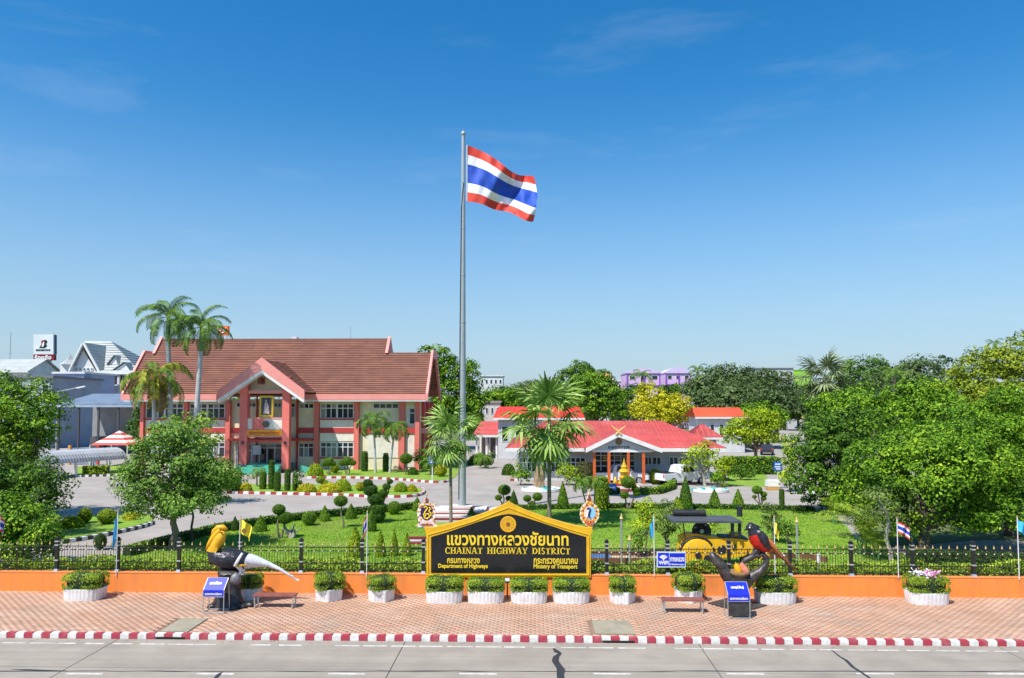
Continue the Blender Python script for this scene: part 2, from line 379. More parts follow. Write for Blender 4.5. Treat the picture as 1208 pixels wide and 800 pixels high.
pav = MB(); pav.bb(X0, X1, KY + .19, WY + .6, -.2, .128); pav = struct(pav.build('pavement', sand_m)); pav['label'] = 'wide pavement of small salmon coloured pavers'
pw, pl = .27, .135
holes = [(G(190, 745).x, G(243, 730).x, G(210, 745.5).y, G(210, 729.5).y), (G(704, 748).x, G(748, 748).x, G(720, 748).y, G(720, 732).y)]
xs = np.arange(-27, 27, pw); ys = np.arange(KY + .20, WY + .25, pl)
cx, cy = [], []
for i, y in enumerate(ys):
    for x in xs + (pw / 2 if i % 2 else 0):
        if y + pl > WY + .5: continue
        if any(a - .3 < x < b + .03 and c - .12 < y < d + .0 for a, b, c, d in holes): continue
        cx.append(x); cy.append(y)
cx = np.array(cx); cy = np.array(cy); n = len(cx); g = .0055
z1 = GZ + RNG.normal(0, .0014, n); x0, x1, y0, y1 = cx + g, cx + pw - g, cy + g, cy + pl - g
V = np.empty((n, 8, 3))
for k, (a, b, c, e) in enumerate([(x0, y0, None, 0), (x1, y0, None, 0), (x1, y1, None, 0), (x0, y1, None, 0), (x0, y0, z1, .004), (x1, y0, z1, .004), (x1, y1, z1, .004), (x0, y1, z1, .004)]):
    V[:, k, 0] = a; V[:, k, 1] = b; V[:, k, 2] = .12 if c is None else z1
base = np.array([[4, 5, 6, 7], [0, 1, 5, 4], [1, 2, 6, 5], [2, 3, 7, 6], [3, 0, 4, 7]])
F = (np.arange(n)[:, None, None] * 8 + base[None]).reshape(-1, 4)
o = bpy.data.objects.new('pavers', np_mesh('pavers', V.reshape(-1, 3), F, paver_m, np.repeat(RNG.uniform(0, 1, n), 5))); COL.objects.link(o); o.parent = pav; o['kind'] = 'stuff'
for a, b, c, d in holes:
    s = MB(); s.bb(a - .04, b + .04, c + .02, d - .0, .10, GZ + .008); q = s.build('drain_cover', slab_m, pav)

# ------------------------------------------------------------------ yard, lawns
mb = MB(); mb.bb(-120, 120, WY + .2, 150, -.3, GZ - .03); tag(struct(mb.build('yard', asphalt)), 'pale grey concrete yard and driveway of the compound')
def smooth_poly(pts, k=4):
    out = []
    n = len(pts)
    for i in range(n):
        p0, p1, p2, p3 = [Vector(pts[(i + j - 1) % n]) for j in range(4)]
        for t in range(k):
            u = t / k
            out.append(.5 * ((2 * p1) + (-p0 + p2) * u + (2 * p0 - 5 * p1 + 4 * p2 - p3) * u * u + (-p0 + 3 * p1 - 3 * p2 + p3) * u ** 3))
    return out
def lawn(px, name='lawn', z=GZ, m=grass_m, label=None, h=.3):
    s = MB(); s.prism([G(a, b, 0) + Vector((0, 0, z - h)) for a, b in px], (0, 0, h), 0)
    o = struct(s.build(name, m)); o['label'] = label; return o
FX = WY + .35
def ffx(px): return None
# front left lawn (from the fence to the driveway hedge)
f0 = G(95, 677).y
lawn([(60, 676.5), (150, 655), (200, 641), (258, 626), (330, 615), (400, 607.5), (440, 604), (492, 599), (497, 604), (500, 612), (503, 618), (504, 677)], label='front lawn with topiary left of the big name board')
lawn([(600, 604), (660, 600), (740, 598), (800, 598.5), (880, 600), (960, 602), (985, 610), (1000, 625), (1010, 640), (1060, 655), (1085, 663), (1095, 679), (700, 677.5), (600, 677.5)], label='front lawn behind the roller right of the big name board')
lawn([(62, 641), (110, 633.5), (160, 623), (180, 617), (182, 611), (165, 607), (120, 609), (80, 616), (30, 622), (-60, 630), (-60, 646), (30, 645)], label='lawn island with yellow bushes behind the light blue flag')
lawn([(360, 563.6), (420, 563.8), (470, 565.5), (515, 569), (535, 566), (545, 556), (545, 548), (360, 549)], label='lawn strip along the foot of the main building')
lawn([(262, 581), (330, 582.5), (400, 584), (440, 586), (480, 586), (497, 583), (499, 578.5), (485, 576), (440, 574.5), (400, 573.5), (262, 572.5)], label='planted island with clipped shrubs before the main building')
lawn([(858, 575), (880, 575.5), (905, 576), (905, 563), (890, 558), (858, 561)], label='small lawn below the clipped hedge near the street')
lawn([(90, 562), (160, 560), (160, 550), (90, 552)], label='narrow grass strip at the covered walkway')
lawn([(1012, 612), (1060, 606), (1215, 604), (1215, 640), (1150, 640), (1080, 646), (1040, 648), (1014, 636)], name='shade_ground', m=earth_m, label='rough dark ground laid for the shade under the right hand trees')  # dark earth sheet added to deepen the shade under the trees
lawn([(1100, 662), (1215, 656), (1215, 680), (1096, 679.5)], name='shade_ground', m=earth_m, label='rough dark ground strip laid over the shaded yard at the right end of the fence')  # same dark sheet, added over the bluish shaded yard
lawn([(975, 600), (985, 583), (1010, 574), (1215, 570), (1215, 602), (1060, 604), (1012, 608)], name='shade_ground', m=earth_m, label='rough dark ground closing pale gaps behind the right hand trees')  # same dark sheet, added so the bright yard does not show through the crowns
lawn([(585, 604), (600, 604), (600, 677.5), (504, 677.5), (504, 619), (590, 619)], label='lawn directly behind the big name board', z=GZ - .004)

def kerbline(px, n, cols, name='yard_kerb', label='', hh=.15, wd=.16, closed=False):
    """low kerb of alternating painted blocks along a pixel path"""
    p = [G(a, b, GZ - .03) for a, b in px]
    L_ = [0]
    for i in range(len(p) - 1): L_.append(L_[-1] + (p[i + 1] - p[i]).length)
    def at(s):
        s = min(max(s, 0), L_[-1] - 1e-6)
        i = max(j for j in range(len(L_) - 1) if L_[j] <= s); t = (s - L_[i]) / max(1e-6, L_[i + 1] - L_[i]); return p[i].lerp(p[i + 1], t)
    c = p[len(p) // 2]; root = thing(name, label, 'kerb', c)
    for i in range(n):
        a, b = at(L_[-1] * i / n), at(L_[-1] * (i + 1) / n); d = b - a; s = MB()
        s.box((0, 0, hh / 2), (d.length - .01, wd, hh)); o = s.build('kerb_block', cols[i % len(cols)], root)
        o.location = (a + b) / 2 - c; o.rotation_euler = (0, 0, math.atan2(d.y, d.x))
    return root
def curve(px, k=6):
    out = []
    for i in range(len(px) - 1):
        p0 = Vector(px[max(i - 1, 0)]); p1 = Vector(px[i]); p2 = Vector(px[i + 1]); p3 = Vector(px[min(i + 2, len(px) - 1)])
        for t in range(k):
            u = t / k; out.append(tuple(.5 * ((2 * p1) + (-p0 + p2) * u + (2 * p0 - 5 * p1 + 4 * p2 - p3) * u * u + (-p0 + 3 * p1 - 3 * p2 + p3) * u ** 3)))
    return out + [px[-1]]
wht2 = mat('kerb_white', (.76, .75, .72), .6, (.6, .58, .55), 3)
red2 = mat('kerb_red', (.30, .02, .03), .6, (.36, .05, .05), 3)
kerbline(curve([(52, 645), (110, 635.5), (160, 625), (181, 618.5)]), 24, (wht2, black_p), label='black and white kerb of the lawn island behind the light blue flag', hh=.2, wd=.2)
kerbline(curve([(262, 582), (330, 583.5), (400, 585), (440, 587), (480, 587), (496, 584.5), (500, 580.5), (497, 577)]), 46, (wht2, red2), label='red and white kerb along the planted island before the main building', hh=.2, wd=.22)
kerbline(curve([(362, 564.5), (420, 564.6), (470, 566.5), (515, 570), (532, 568)]), 34, (wht2, red2), label='red and white kerb of the lawn at the main building', hh=.2, wd=.22)
kerbline(curve([(92, 562.8), (130, 562), (160, 561)]), 16, (wht2, black_p), label='black and white kerb in front of the covered walkway', hh=.2, wd=.2)
kerbline([(602, 567.5), (640, 567), (690, 567)], 20, (red2, wht2), label='red and white kerb left of the red roofed hall', hh=.2, wd=.22)

# service road running away at the right, between the trees
mb = MB(); q = [G(905, 566, .13), G(958, 566, .13), G(948, 520, .13), G(951, 489, .13), G(936, 486, .13), G(922, 500, .13), G(915, 525, .13)]
mb.prism([(p.x, p.y, -.1) for p in q], (0, 0, .126 + .1)); tag(struct(mb.build('service_road', asphalt)), 'grey service road running away between the trees')

# ------------------------------------------------------------------ orange boundary wall and iron fence
wall = MB(); wall.bb(X0, X1, WY, WY + .22, -.1, .865)
wall = wall.build('boundary_wall', orange_m); tag(wall, 'long low orange rendered wall under the black iron fence', 'wall')
cp = MB(); cp.bb(X0, X1, WY - .012, WY + .232, .867, .905); cp.build('coping', mat('orange_coping', (.88, .28, .07), .7, (.75, .25, .08), 2), wall)
FZ = .905; FY = WY + .11
iron = mat('black_iron', (.012, .012, .013), .38, (.022, .022, .022), 5)
silver = mat('silver_paint', (.62, .62, .62), .35, metal=.6)
goldp = mat('gold_paint', (.68, .42, .10), .35, (.75, .55, .25), 8, metal=.3)
fence = thing('iron_fence', 'black iron picket fence with gold spear tips on the orange wall', 'fence', (0, FY, FZ))
px0 = [66.5 + 72.15 * k for k in range(-4, 20)]
pxs = [P(x, 680, FY).x for x in px0]
pm = MB(); pm.box((0, 0, .60), (.12, .12, 1.2)); pm.box((0, 0, 1.215), (.155, .155, .05)); pm.lathe([(.055, 1.24), (.075, 1.27), (.03, 1.31), (.001, 1.33)], 8)
pm = pm.mesh('post', iron)
ring = MB(); ring.box((0, 0, 0), (.138, .138, .05)); ring = ring.mesh('collar', silver)
ringb = MB(); ringb.box((0, 0, .0), (.18, .18, .09), taper=.7); ringb = ringb.mesh('collar', silver)
pick = MB(); pick.box((0, 0, .5), (.016, .016, 1.0)); pick = pick.mesh('picket', iron)
tipm = MB(); tipm.lathe([(.008, 0), (.035, .025), (.022, .07), (.001, .15)], 6); tipm = tipm.mesh('spear_tip', goldp)
knob = MB(); knob.ball((0, 0, 0), .026, 6); knob = knob.mesh('knob', mat('pale_gold', (.75, .68, .5), .4))
for i, x in enumerate(pxs):
    if abs(x) > 25: continue
    po = put('post', pm, fence, (x, 0, 0)); put('collar', ringb, po, (0, 0, .045)); put('collar', ring, po, (0, 0, .42)); put('collar', ring, po, (0, 0, 1.0)); put('collar', ring, po, (0, 0, 1.14))
    if i + 1 >= len(pxs): continue
    w_ = pxs[i + 1] - x
    pn = MB()
    for z in (.10, .36, .82, .955): pn.box((w_ / 2, 0, z), (w_ - .15, .022, .028))
    pn = pn.build('panel', iron, fence); pn.location = (x, 0, 0)
    nb = 21; bars = MB()
    for k in range(1, nb):
        xk = .075 + (w_ - .15) * k / nb
        if k % 3 == 1: put('picket', pick, pn, (xk, 0, .0)); put('spear_tip', tipm, pn, (xk, 0, 1.0)); put('knob', knob, pn, (xk, -.02, .82))
        else: bars.box((xk, 0, .52), (.013, .013, .86))
    bars.build('bars', iron, pn)['kind'] = 'stuff'
# ------------------------------------------------------------------ foliage materials and shared shapes
lf_box = leafmat('leaf_box', (.09, .17, .010), (.26, .39, .022), (.50, .60, .07), .3, nscale=3)
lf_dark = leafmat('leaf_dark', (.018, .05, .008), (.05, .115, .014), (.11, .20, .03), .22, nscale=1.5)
lf_mid = leafmat('leaf_mid', (.014, .045, .005), (.062, .15, .011), (.19, .34, .03), .28)
lf_bright = leafmat('leaf_bright', (.022, .07, .004), (.105, .235, .009), (.30, .48, .028), .3)
lf_lime = leafmat('leaf_lime', (.10, .18, .006), (.28, .40, .010), (.50, .60, .03), .32)
lf_yel = leafmat('leaf_yellow', (.18, .20, .006), (.50, .48, .010), (.78, .72, .04), .3)
lf_olive = leafmat('leaf_olive', (.04, .07, .012), (.10, .16, .03), (.20, .27, .06), .28)
lf_grey = leafmat('leaf_grey', (.035, .065, .018), (.085, .14, .04), (.17, .24, .08), .28)
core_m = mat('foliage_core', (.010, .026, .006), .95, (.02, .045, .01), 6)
bark_m = mat('bark', (.16, .125, .09), .9, (.26, .21, .16), 6, .6, 18)
bark_d = mat('bark_dark', (.075, .055, .04), .9, (.13, .10, .075), 6, .6, 18)
bark_p = mat('bark_pale', (.42, .38, .32), .85, (.30, .26, .21), 5, .4, 20)

def surf_leaves(kind, n, leaf, m, jitter=.06, core=True, aspect=.55, name='foliage'):
    """unit clipped shapes covered with leaves. ball/mound: radius 1 about z=1 ; cone: base r 1, height 2 ; column: r 1, height 2 ; box: half size 1"""
    if kind == 'ball':
        d = sphere_dirs(n); C = d * (1 + RNG.normal(0, jitter, n))[:, None] + [0, 0, 1]; N = d
        prof = [(max(.02, math.sin(math.pi * i / 8)) * .93, 1 - math.cos(math.pi * i / 8) * .93) for i in range(9)]
    elif kind == 'mound':
        d = sphere_dirs(n, -.1); C = d * (1 + RNG.normal(0, jitter, n))[:, None]; C[:, 2] = np.maximum(C[:, 2], 0); N = d
        prof = [(.92, 0), (.88, .3), (.72, .6), (.45, .82), (.02, .93)]
    elif kind == 'cone':
        z = 1 - np.sqrt(RNG.random(n)); a = RNG.uniform(0, 2 * np.pi, n); r = np.interp(z, [0, .12, .35, .7, 1], [.82, 1, .86, .45, .04]) * (1 + RNG.normal(0, jitter * 1.4, n))
        C = np.stack([r * np.cos(a), r * np.sin(a), z * 2 + RNG.normal(0, .03, n)], 1); N = np.stack([np.cos(a), np.sin(a), np.full(n, .45)], 1)
        prof = [(.74, .02), (.92, .24), (.79, .7), (.40, 1.4), (.02, 1.95)]
    elif kind == 'column':
        z = RNG.random(n); a = RNG.uniform(0, 2 * np.pi, n); top = RNG.random(n) < .16
        r = np.where(top, np.sqrt(RNG.random(n)), np.interp(z, [0, .1, .85, 1], [.85, 1, 1, .75])) * (1 + RNG.normal(0, jitter, n))
        zz = np.where(top, 1 + .06 * (1 - r * r), z)
        C = np.stack([r * np.cos(a), r * np.sin(a), zz * 2], 1); N = np.stack([np.cos(a) * (~top), np.sin(a) * (~top), np.where(top, 1.0, .25)], 1)
        prof = [(.78, .02), (.92, .2), (.92, 1.7), (.68, 1.95)]
    elif kind == 'bush':                               # rounded planter hedge: half size 1 x 1, height 1
        d = sphere_dirs(n, -.55); e = np.abs(d) ** .5 * np.sign(d); C = e * (1 + RNG.normal(0, jitter, n))[:, None]; N = d
        C[:, 2] = C[:, 2] * .55 + .45
        prof = [(.75, .0), (.93, .25), (.95, .6), (.80, .86), (.35, .95), (.02, .955)]
    V, F, r = leaves(C, N + RNG.normal(size=(n, 3)) * .55, leaf, aspect)
    if not core: return np_mesh(name, V, F, m, r)
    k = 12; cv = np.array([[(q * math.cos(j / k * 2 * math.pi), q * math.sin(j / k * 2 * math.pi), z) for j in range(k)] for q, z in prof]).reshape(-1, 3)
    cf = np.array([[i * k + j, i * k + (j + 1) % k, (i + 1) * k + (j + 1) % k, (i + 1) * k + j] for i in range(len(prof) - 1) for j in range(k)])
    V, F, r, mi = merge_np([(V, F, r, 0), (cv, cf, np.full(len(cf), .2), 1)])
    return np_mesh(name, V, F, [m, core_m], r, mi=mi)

# ------------------------------------------------------------------ planters
pot_w = mat('pot_white', (.80, .80, .80), .65, (.70, .69, .68), 5, .3, 30, stain=((.45, .43, .38), 3.2, .5))
soil_m = mat('pot_rim_teal', (.05, .16, .13), .8, (.10, .20, .16), 6)
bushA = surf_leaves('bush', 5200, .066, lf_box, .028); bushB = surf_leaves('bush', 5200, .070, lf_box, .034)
def pot_mesh(kind):
    n = 96 if kind == 'oval' else 72; s = MB(); rings = []
    def out(t, f):
        if kind == 'oval':
            c, q = math.cos(t), math.sin(t); r = 1 / ((abs(c) ** 3.2 + abs(q) ** 3.2) ** (1 / 3.2))
        else:
            k = math.pi / 3; a = ((t + k / 2) % k) - k / 2; r = math.cos(k / 2) / math.cos(a) * 1.06
        return r * f
    for z, f in ((0, .93), (.03, .95), (.35, .985), (.40, 1.0), (.42, .985)):
        rings.append([(out(i / n * 2 * math.pi, f - (.028 if (i % 3 == 0 and .02 < z < .41) else 0)) * math.cos(i / n * 2 * math.pi), out(i / n * 2 * math.pi, f - (.028 if (i % 3 == 0 and .02 < z < .41) else 0)) * math.sin(i / n * 2 * math.pi), z) for i in range(n)])
    s.loft(rings, 0); return s.mesh('pot', [pot_w], True, 30)
pot_o, pot_h = pot_mesh('oval'), pot_mesh('hex')
rimm = MB(); rimm.lathe([(.95, .40), (.94, .445), (.5, .45)], 24); rimm = rimm.mesh('soil', soil_m)
flw = leafmat('petals_white', (.6, .5, .6), (.8, .78, .8), (.85, .85, .85), .2); flp = leafmat('petals_pink', (.5, .1, .3), (.7, .3, .5), (.8, .6, .7), .2)
PL = [(93, 709, 46, 'oval', 20, 'left end of the row, leftmost white planter on the pavement'),
      (290, 709, 28, 'hex', 17, 'narrow white planter behind the hornbill sculpture'),
      (384.5, 710, 34, 'hex', 20, 'white planter right of the hornbill bench'),
      (447, 711, 31, 'hex', 17, 'small six sided planter just left of the big name board'),
      (523, 712, 44, 'oval', 17, 'first of four oval planters under the name board, at its left end'),
      (572.5, 712, 44, 'oval', 15, 'second of four oval planters under the name board from the left'),
      (624, 712.3, 44, 'oval', 15, 'third of four oval planters under the name board from the left'),
      (674.5, 712.3, 44, 'oval', 15, 'last of four oval planters under the name board, at its right end'),
      (736, 713.5, 30, 'hex', 18, 'small six sided planter just right of the big name board'),
      (813, 709, 33, 'hex', 20, 'white planter behind the bench near the red bird sculpture'),
      (918.5, 713, 47, 'oval', 19, 'broad white planter right of the red bird sculpture'),
      (1100, 714, 46, 'oval', 21, 'rightmost planter, topped with white and pink flowers')]
for i, (px, py, wp, kind, bh, lab) in enumerate(PL):
    b = G(px, py); dep = .50 if kind == 'oval' else .55
    b.y = min(b.y + dep * .8, WY - dep - .06); sx = wp / 2 / ppm(b.y - .3)
    sx *= 1.0; sy = min(dep, sx)
    t = thing('planter', lab[0].upper() + lab[1:] if False else lab, 'planter', b, 0, 'white planters along the orange wall')
    rz = 0 if kind == 'oval' else R([0, 0, 12, 30, 0, 0, 0, 0, 22, 5, 0, 0][i])
    put('pot', pot_o if kind == 'oval' else pot_h, t, (0, 0, 0), (0, 0, rz), (sx, sy, 1.0)); put('soil', rimm, t, (0, 0, -.02), (0, 0, 0), (sx * .97, sy * .97, 1))
    fo = put('foliage', bushA if i % 2 else bushB, t, (0, 0, .38), (0, 0, (i * 1.7) % 3 if kind != 'oval' else (math.pi if i % 2 else 0)), (sx * 1.0, sy * 1.0, bh / ppm(b.y) * .93))
    if i == 11:
        for mname, mm, xc in (('white_flowers', flw, -.35), ('pink_flowers', flp, .2)):
            k = 90; C = np.stack([RNG.normal(xc * sx, .17, k), RNG.normal(-.05, .2, k), .42 + bh / ppm(b.y) + RNG.uniform(-.08, .06, k)], 1)
            V, F, r = leaves(C, np.tile([0, -.4, 1.0], (k, 1)) + RNG.normal(size=(k, 3)) * .4, .085, .9); o = bpy.data.objects.new(mname, np_mesh(mname, V, F, mm, r)); COL.objects.link(o); o.parent = t; o['kind'] = 'stuff'

# spot lamp standing between the middle planters
fl = thing('floodlight', 'small dark floodlight on a stake between the middle planters', 'floodlight', G(598.5, 705))
s = MB(); s.tube([(0, 0, 0), (0, 0, .55)], .025, 6); s.build('stake', iron, fl)
s = MB(); s.box((0, 0, .62), (.2, .12, .15), rx=R(-30)); s.build('lamp_housing', iron, fl); s = MB(); s.box((0, -.035, .665), (.17, .02, .12), rx=R(-30)); s.build('lens', mat('lens', (.5, .5, .5), .2), fl)

# ------------------------------------------------------------------ benches
seat_m = mat('bench_seat', (.22, .065, .045), .6, (.29, .10, .07), 4, .2, 30); galv = mat('galvanised', (.55, .56, .57), .4, (.42, .43, .44), 8, metal=.55)
def bench(px, py, wpx, label):
    b = G(px, py); b.y += .22; L_ = wpx / ppm(b.y - .2); t = thing('bench', label, 'bench', b, 0, 'backless benches on the pavement')
    for k in range(4):
        s = MB(); s.box((0, -.165 + .11 * k, .43), (L_, .10, .045)); s.build('seat_slat', seat_m, t)
    for sx in (-1, 1):
        for sy in (-1, 1):
            s = MB(); s.tube([(sx * (L_ / 2 - .09), sy * .17, 0), (sx * (L_ / 2 - .06), sy * .17, .405)], .028, 8); s.build('leg', galv, t)
        s = MB(); s.tube([(sx * (L_ / 2 - .085), -.15, .03), (sx * (L_ / 2 - .085), .15, .03)], .024, 8); s.build('foot_rail', galv, t)
    s = MB(); s.box((0, 0, .39), (L_ - .16, .04, .03)); s.build('seat_rail', galv, t)
bench(322, 718, 50, 'backless brown bench beside the hornbill sculpture')
bench(807, 724, 49, 'backless brown bench left of the red bird sculpture')

# ------------------------------------------------------------------ blue name boards on silver stands
blue_m = mat('sign_blue', (.008, .02, .52), .35, (.012, .03, .58), 2); white_l = mat('lettering_white', (.85, .85, .87), .4)
def stand(px, py, wpx, line1, line2, label, dark=False):
    b = G(px, py); L_ = wpx / ppm(b.y); t = thing('name_stand', label, 'sign', b)
    x = L_ / 2; r = .016
    for sx in (-x, x):
        s = MB(); s.tube([(sx, 0, 0), (sx, 0, .80), (sx, .37, 1.13)], r, 6); s.build('leg', galv, t)
        s = MB(); s.tube([(sx, 0, .02), (sx, .50, .02)], r, 6); s.build('foot', galv, t)
        s = MB(); s.tube([(sx, .50, .02), (sx, .37, 1.12)], r, 6); s.build('back_leg', galv, t)
    for p in (((-x, 0, .02), (x, 0, .02)), ((-x, .5, .02), (x, .5, .02)), ((-x, 0, .57), (x, 0, .57)), ((-x, .37, 1.13), (x, .37, 1.13))):
        s = MB(); s.tube(p, r, 6); s.build('crossbar', galv, t)
    s = MB(); s.prism([(-x + .015, -.008, .575), (x - .015, -.008, .575), (x - .015, -.008, .80), (x - .015, .362, 1.13), (-x + .015, .362, 1.13), (-x + .015, -.008, .80)], (0, .015, -.006))
    pn = MB(); pn.add([(-x + .015, -.012, .575), (x - .015, -.012, .575), (x - .015, -.012, .80), (-x + .015, -.012, .80), (x - .015, .36, 1.135), (-x + .015, .36, 1.135), (-x + .015, .012, .575), (x - .015, .012, .575), (x - .015, .012, .79), (-x + .015, .012, .79), (x - .015, .375, 1.12), (-x + .015, .375, 1.12)],
                      [(0, 1, 2, 3), (3, 2, 4, 5), (6, 9, 8, 7), (9, 11, 10, 8), (0, 6, 7, 1), (5, 4, 10, 11), (0, 3, 9, 6), (3, 5, 11, 9), (1, 7, 8, 2), (2, 8, 10, 4)])
    pn.build('panel', blue_m, t)
    if dark:
        s = MB(); s.bb(-x + .02, x - .02, .02, .035, .08, .55); s.build('back_panel', black_p, t)
    th = math.atan2(.372, .335)
    put('lettering', text_mesh(line1, white_l, width=L_ * .58, height=.13, depth=.012, off=.03), t, (0, .128, .95), (-th, 0, 0))
    put('lettering', text_mesh(line2, white_l, width=L_ * .82, height=.085, depth=.012, off=.025), t, (0, -.014, .63))
stand(251.5, 724, 24.5, 'นกเงือก', 'แขวงทางหลวงชัยนาท', 'blue board on silver stand before the hornbill sculpture')
stand(872, 730, 25, 'นกพญาไฟใหญ่', 'แขวงทางหลวงชัยนาท', 'blue board on silver stand before the red bird sculpture', True)

# ------------------------------------------------------------------ bird sculptures
rock_m = mat('black_rock', (.014, .013, .013), .42, (.05, .045, .042), 4, .9, 9)
feath_b = mat('feather_black', (.010, .010, .014), .35, (.035, .037, .05), 6, .9, 14); feath_w = mat('feather_white', (.78, .78, .79), .55, (.66, .66, .68), 6, .7, 14)
bill_m = mat('bill_yellow', (.78, .42, .008), .45, (.62, .31, .008), 4, .3, 12); bill_d = mat('bill_dark', (.02, .015, .01), .5)
def sect(c, tx, tz, rh, rd, n=16, dyv=0.0):
    l = math.hypot(tx, tz); nx, nz = -tz / l, tx / l
    return [(c[0] + nx * math.cos(a) * rh, c[1] + math.sin(a) * rd, c[2] + nz * math.cos(a) * rh) for a in [i / n * 2 * math.pi for i in range(n)]]
def body_loft(mb, q, st, ms):
    c = [q(a, b, dy) for a, b, rh, rd, dy in st]; rings = []
    for i, (a, b, rh, rd, dy) in enumerate(st):
        t = c[min(i + 1, len(c) - 1)] - c[max(i - 1, 0)]; rings.append(sect(c[i], t.x, t.z, rh, rd))
    mb.loft(rings, 0, True, ms)
def feathers(mb, par, mats, size=.14, n=900, skip=()):
    r = random.Random(9); V, F, Mi, Q = [], [], [], []; fs = [(f, m) for f, m in zip(mb.f, mb.m) if len(f) == 4 and m not in skip]; ar = []
    for f, m in fs: p = [Vector(mb.v[i]) for i in f]; ar.append(((p[2] - p[0]).cross(p[3] - p[1])).length / 2)
    for (f, m), a in zip(fs, ar):
        p = [Vector(mb.v[i]) for i in f]; nn = (p[2] - p[0]).cross(p[3] - p[1]).normalized()
        ax = ((p[2] + p[3]) - (p[0] + p[1])).normalized(); sd = nn.cross(ax)
        for _ in range(max(1, int(round(a / sum(ar) * n + r.random() - .5)))):
            u_, v_ = r.random(), r.random(); b = (p[0].lerp(p[1], u_)).lerp(p[3].lerp(p[2], u_), v_); L_ = size * r.uniform(.7, 1.3); w_ = L_ * .26
            for sg in (1,):
                o = len(V); V += [b - sd * w_ * .4, b + sd * w_ * .4, b + ax * L_ + sd * w_ * .7 + nn * .028, b + ax * L_ - sd * w_ * .7 + nn * .028]; F.append([o, o + 1, o + 2, o + 3]); Mi.append(m); Q.append(r.random())
    o = bpy.data.objects.new('feathers', np_mesh('feathers', np.array([tuple(v) for v in V]), np.array(F), mats, np.array(Q), mi=np.array(Mi))); COL.objects.link(o); o.parent = par; o['kind'] = 'stuff'
def rough(mb, amp, seed=1):
    r = random.Random(seed); mb.v = [(x + r.uniform(-amp, amp), y + r.uniform(-amp, amp), z + r.uniform(-amp, amp) * .6) for x, y, z in mb.v]

hb_ = G(266, 717); hb_.y += .25; YH = hb_.y; u = 1 / ppm(YH)
def qh(px, py, dy=0): return P(px, py, YH + dy) - hb_
stp = thing('rock_pedestal', 'black rough stump shaped pedestal under the hornbill sculpture', 'pedestal', hb_)
s = MB(); s.lathe([(.62, -.02), (.58, .10), (.45, .35), (.38, .75), (.36, 1.05), (.42, 1.16), (.34, 1.25), (.12, 1.28)], 18, (.0, 0, 0), 1, .8); rough(s, .035, 4); s.build('stump', rock_m, stp, True, 60)
s = MB(); s.ball((.33, -.22, 1.0), (.20, .17, .22), 12); rough(s, .02, 5); s.build('knob', mat('grey_rock', (.10, .10, .11), .4, (.22, .22, .24), 5, .8, 10), stp, True, 60)
for k, (x, y, r) in enumerate(((.55, -.25, .16), (.8, -.1, .13), (-.45, -.3, .14), (.35, -.42, .12))):
    s = MB(); s.ball((x, y, .05), (r * 1.4, r, r * .8), 8); rough(s, .02, 6 + k); s.build('foot_rock', rock_m, stp, True, 60)
hbird = thing('hornbill_sculpture', 'giant hornbill sculpture with yellow bill, black body and long white tail', 'bird sculpture', hb_)
s = MB()
st = [(263, 626, 2.5 * u, 2.5 * u, 0), (262, 629, 5.5 * u, 4.5 * u, 0), (259.5, 635, 6.5 * u, 6 * u, 0), (256, 642, 6.5 * u, 6.5 * u, 0), (251.5, 650, 7.5 * u, 7.5 * u, 0), (254, 656, 9.8 * u, 9 * u, 0), (263, 659, 11.5 * u, 11 * u, .0), (273, 659.5, 12.3 * u, 12 * u, .05), (283, 660.5, 11 * u, 11.5 * u, .12), (292, 662, 9 * u, 10.5 * u, .2), (300, 662.5, 7.2 * u, 8.5 * u, .28),
      (308, 664, 5.2 * u, 6.5 * u, .36), (317, 666, 3.2 * u, 4.2 * u, .45), (330, 671.5, 1.9 * u, 2.6 * u, .55), (339, 677, 1.3 * u, 1.9 * u, .62), (347, 682, .6 * u, 1 * u, .66)]
body_loft(s, qh, st, [1, 1, 1, 1, 0, 0, 0, 0, 0, 2, 2, 2, 2, 2, 2]); fb_ = s; s.build('body', [feath_b, bill_m, feath_w], hbird, True, 80); feathers(fb_, hbird, [feath_b, bill_m, feath_w], .17, 1100, skip=(1,))
s = MB(); st = [(261, 625.5, 4.5 * u, 4.2 * u, -.02), (256.5, 629, 4.2 * u, 3.8 * u, -.02), (251, 635, 3.4 * u, 3 * u, -.02), (246.5, 642, 2.3 * u, 2.2 * u, -.02), (243, 648.5, .8 * u, .8 * u, -.02)]
body_loft(s, qh, st, [0] * 4); s.build('upper_bill', bill_m, hbird, True, 80)
s = MB(); st = [(259, 632, 2.2 * u, 3 * u, -.05), (254, 638, 2.0 * u, 2.6 * u, -.05), (248.5, 644, 1.4 * u, 1.8 * u, -.05), (244.5, 649, .6 * u, .7 * u, -.05)]
body_loft(s, qh, st, [0] * 3); s.build('lower_bill', bill_d, hbird, True, 80)
s = MB(); st = [(268, 624.5, 1.6 * u, 2 * u, 0), (263, 622, 3.2 * u, 3.6 * u, 0), (257, 622.5, 3.2 * u, 3.4 * u, 0), (252, 626.5, 2.2 * u, 2.4 * u, 0), (249.5, 631, .9 * u, 1 * u, 0)]
body_loft(s, qh, st, [0] * 4); s.build('casque', bill_m, hbird, True, 80)
s = MB(); s.ball(qh(261.5, 628.5, -4.6 * u), 1.0 * u, 8); s.build('eye', bill_d, hbird, True)
s = MB(); s.tube([qh(286, 652.5, -.30), qh(282.5, 658, -.36), qh(279, 664, -.35), qh(276.5, 668, -.3)], [1.3 * u, 1.7 * u, 1.7 * u, 1.2 * u], 8, flat=.6); s.build('wing_band', feath_w, hbird, True)
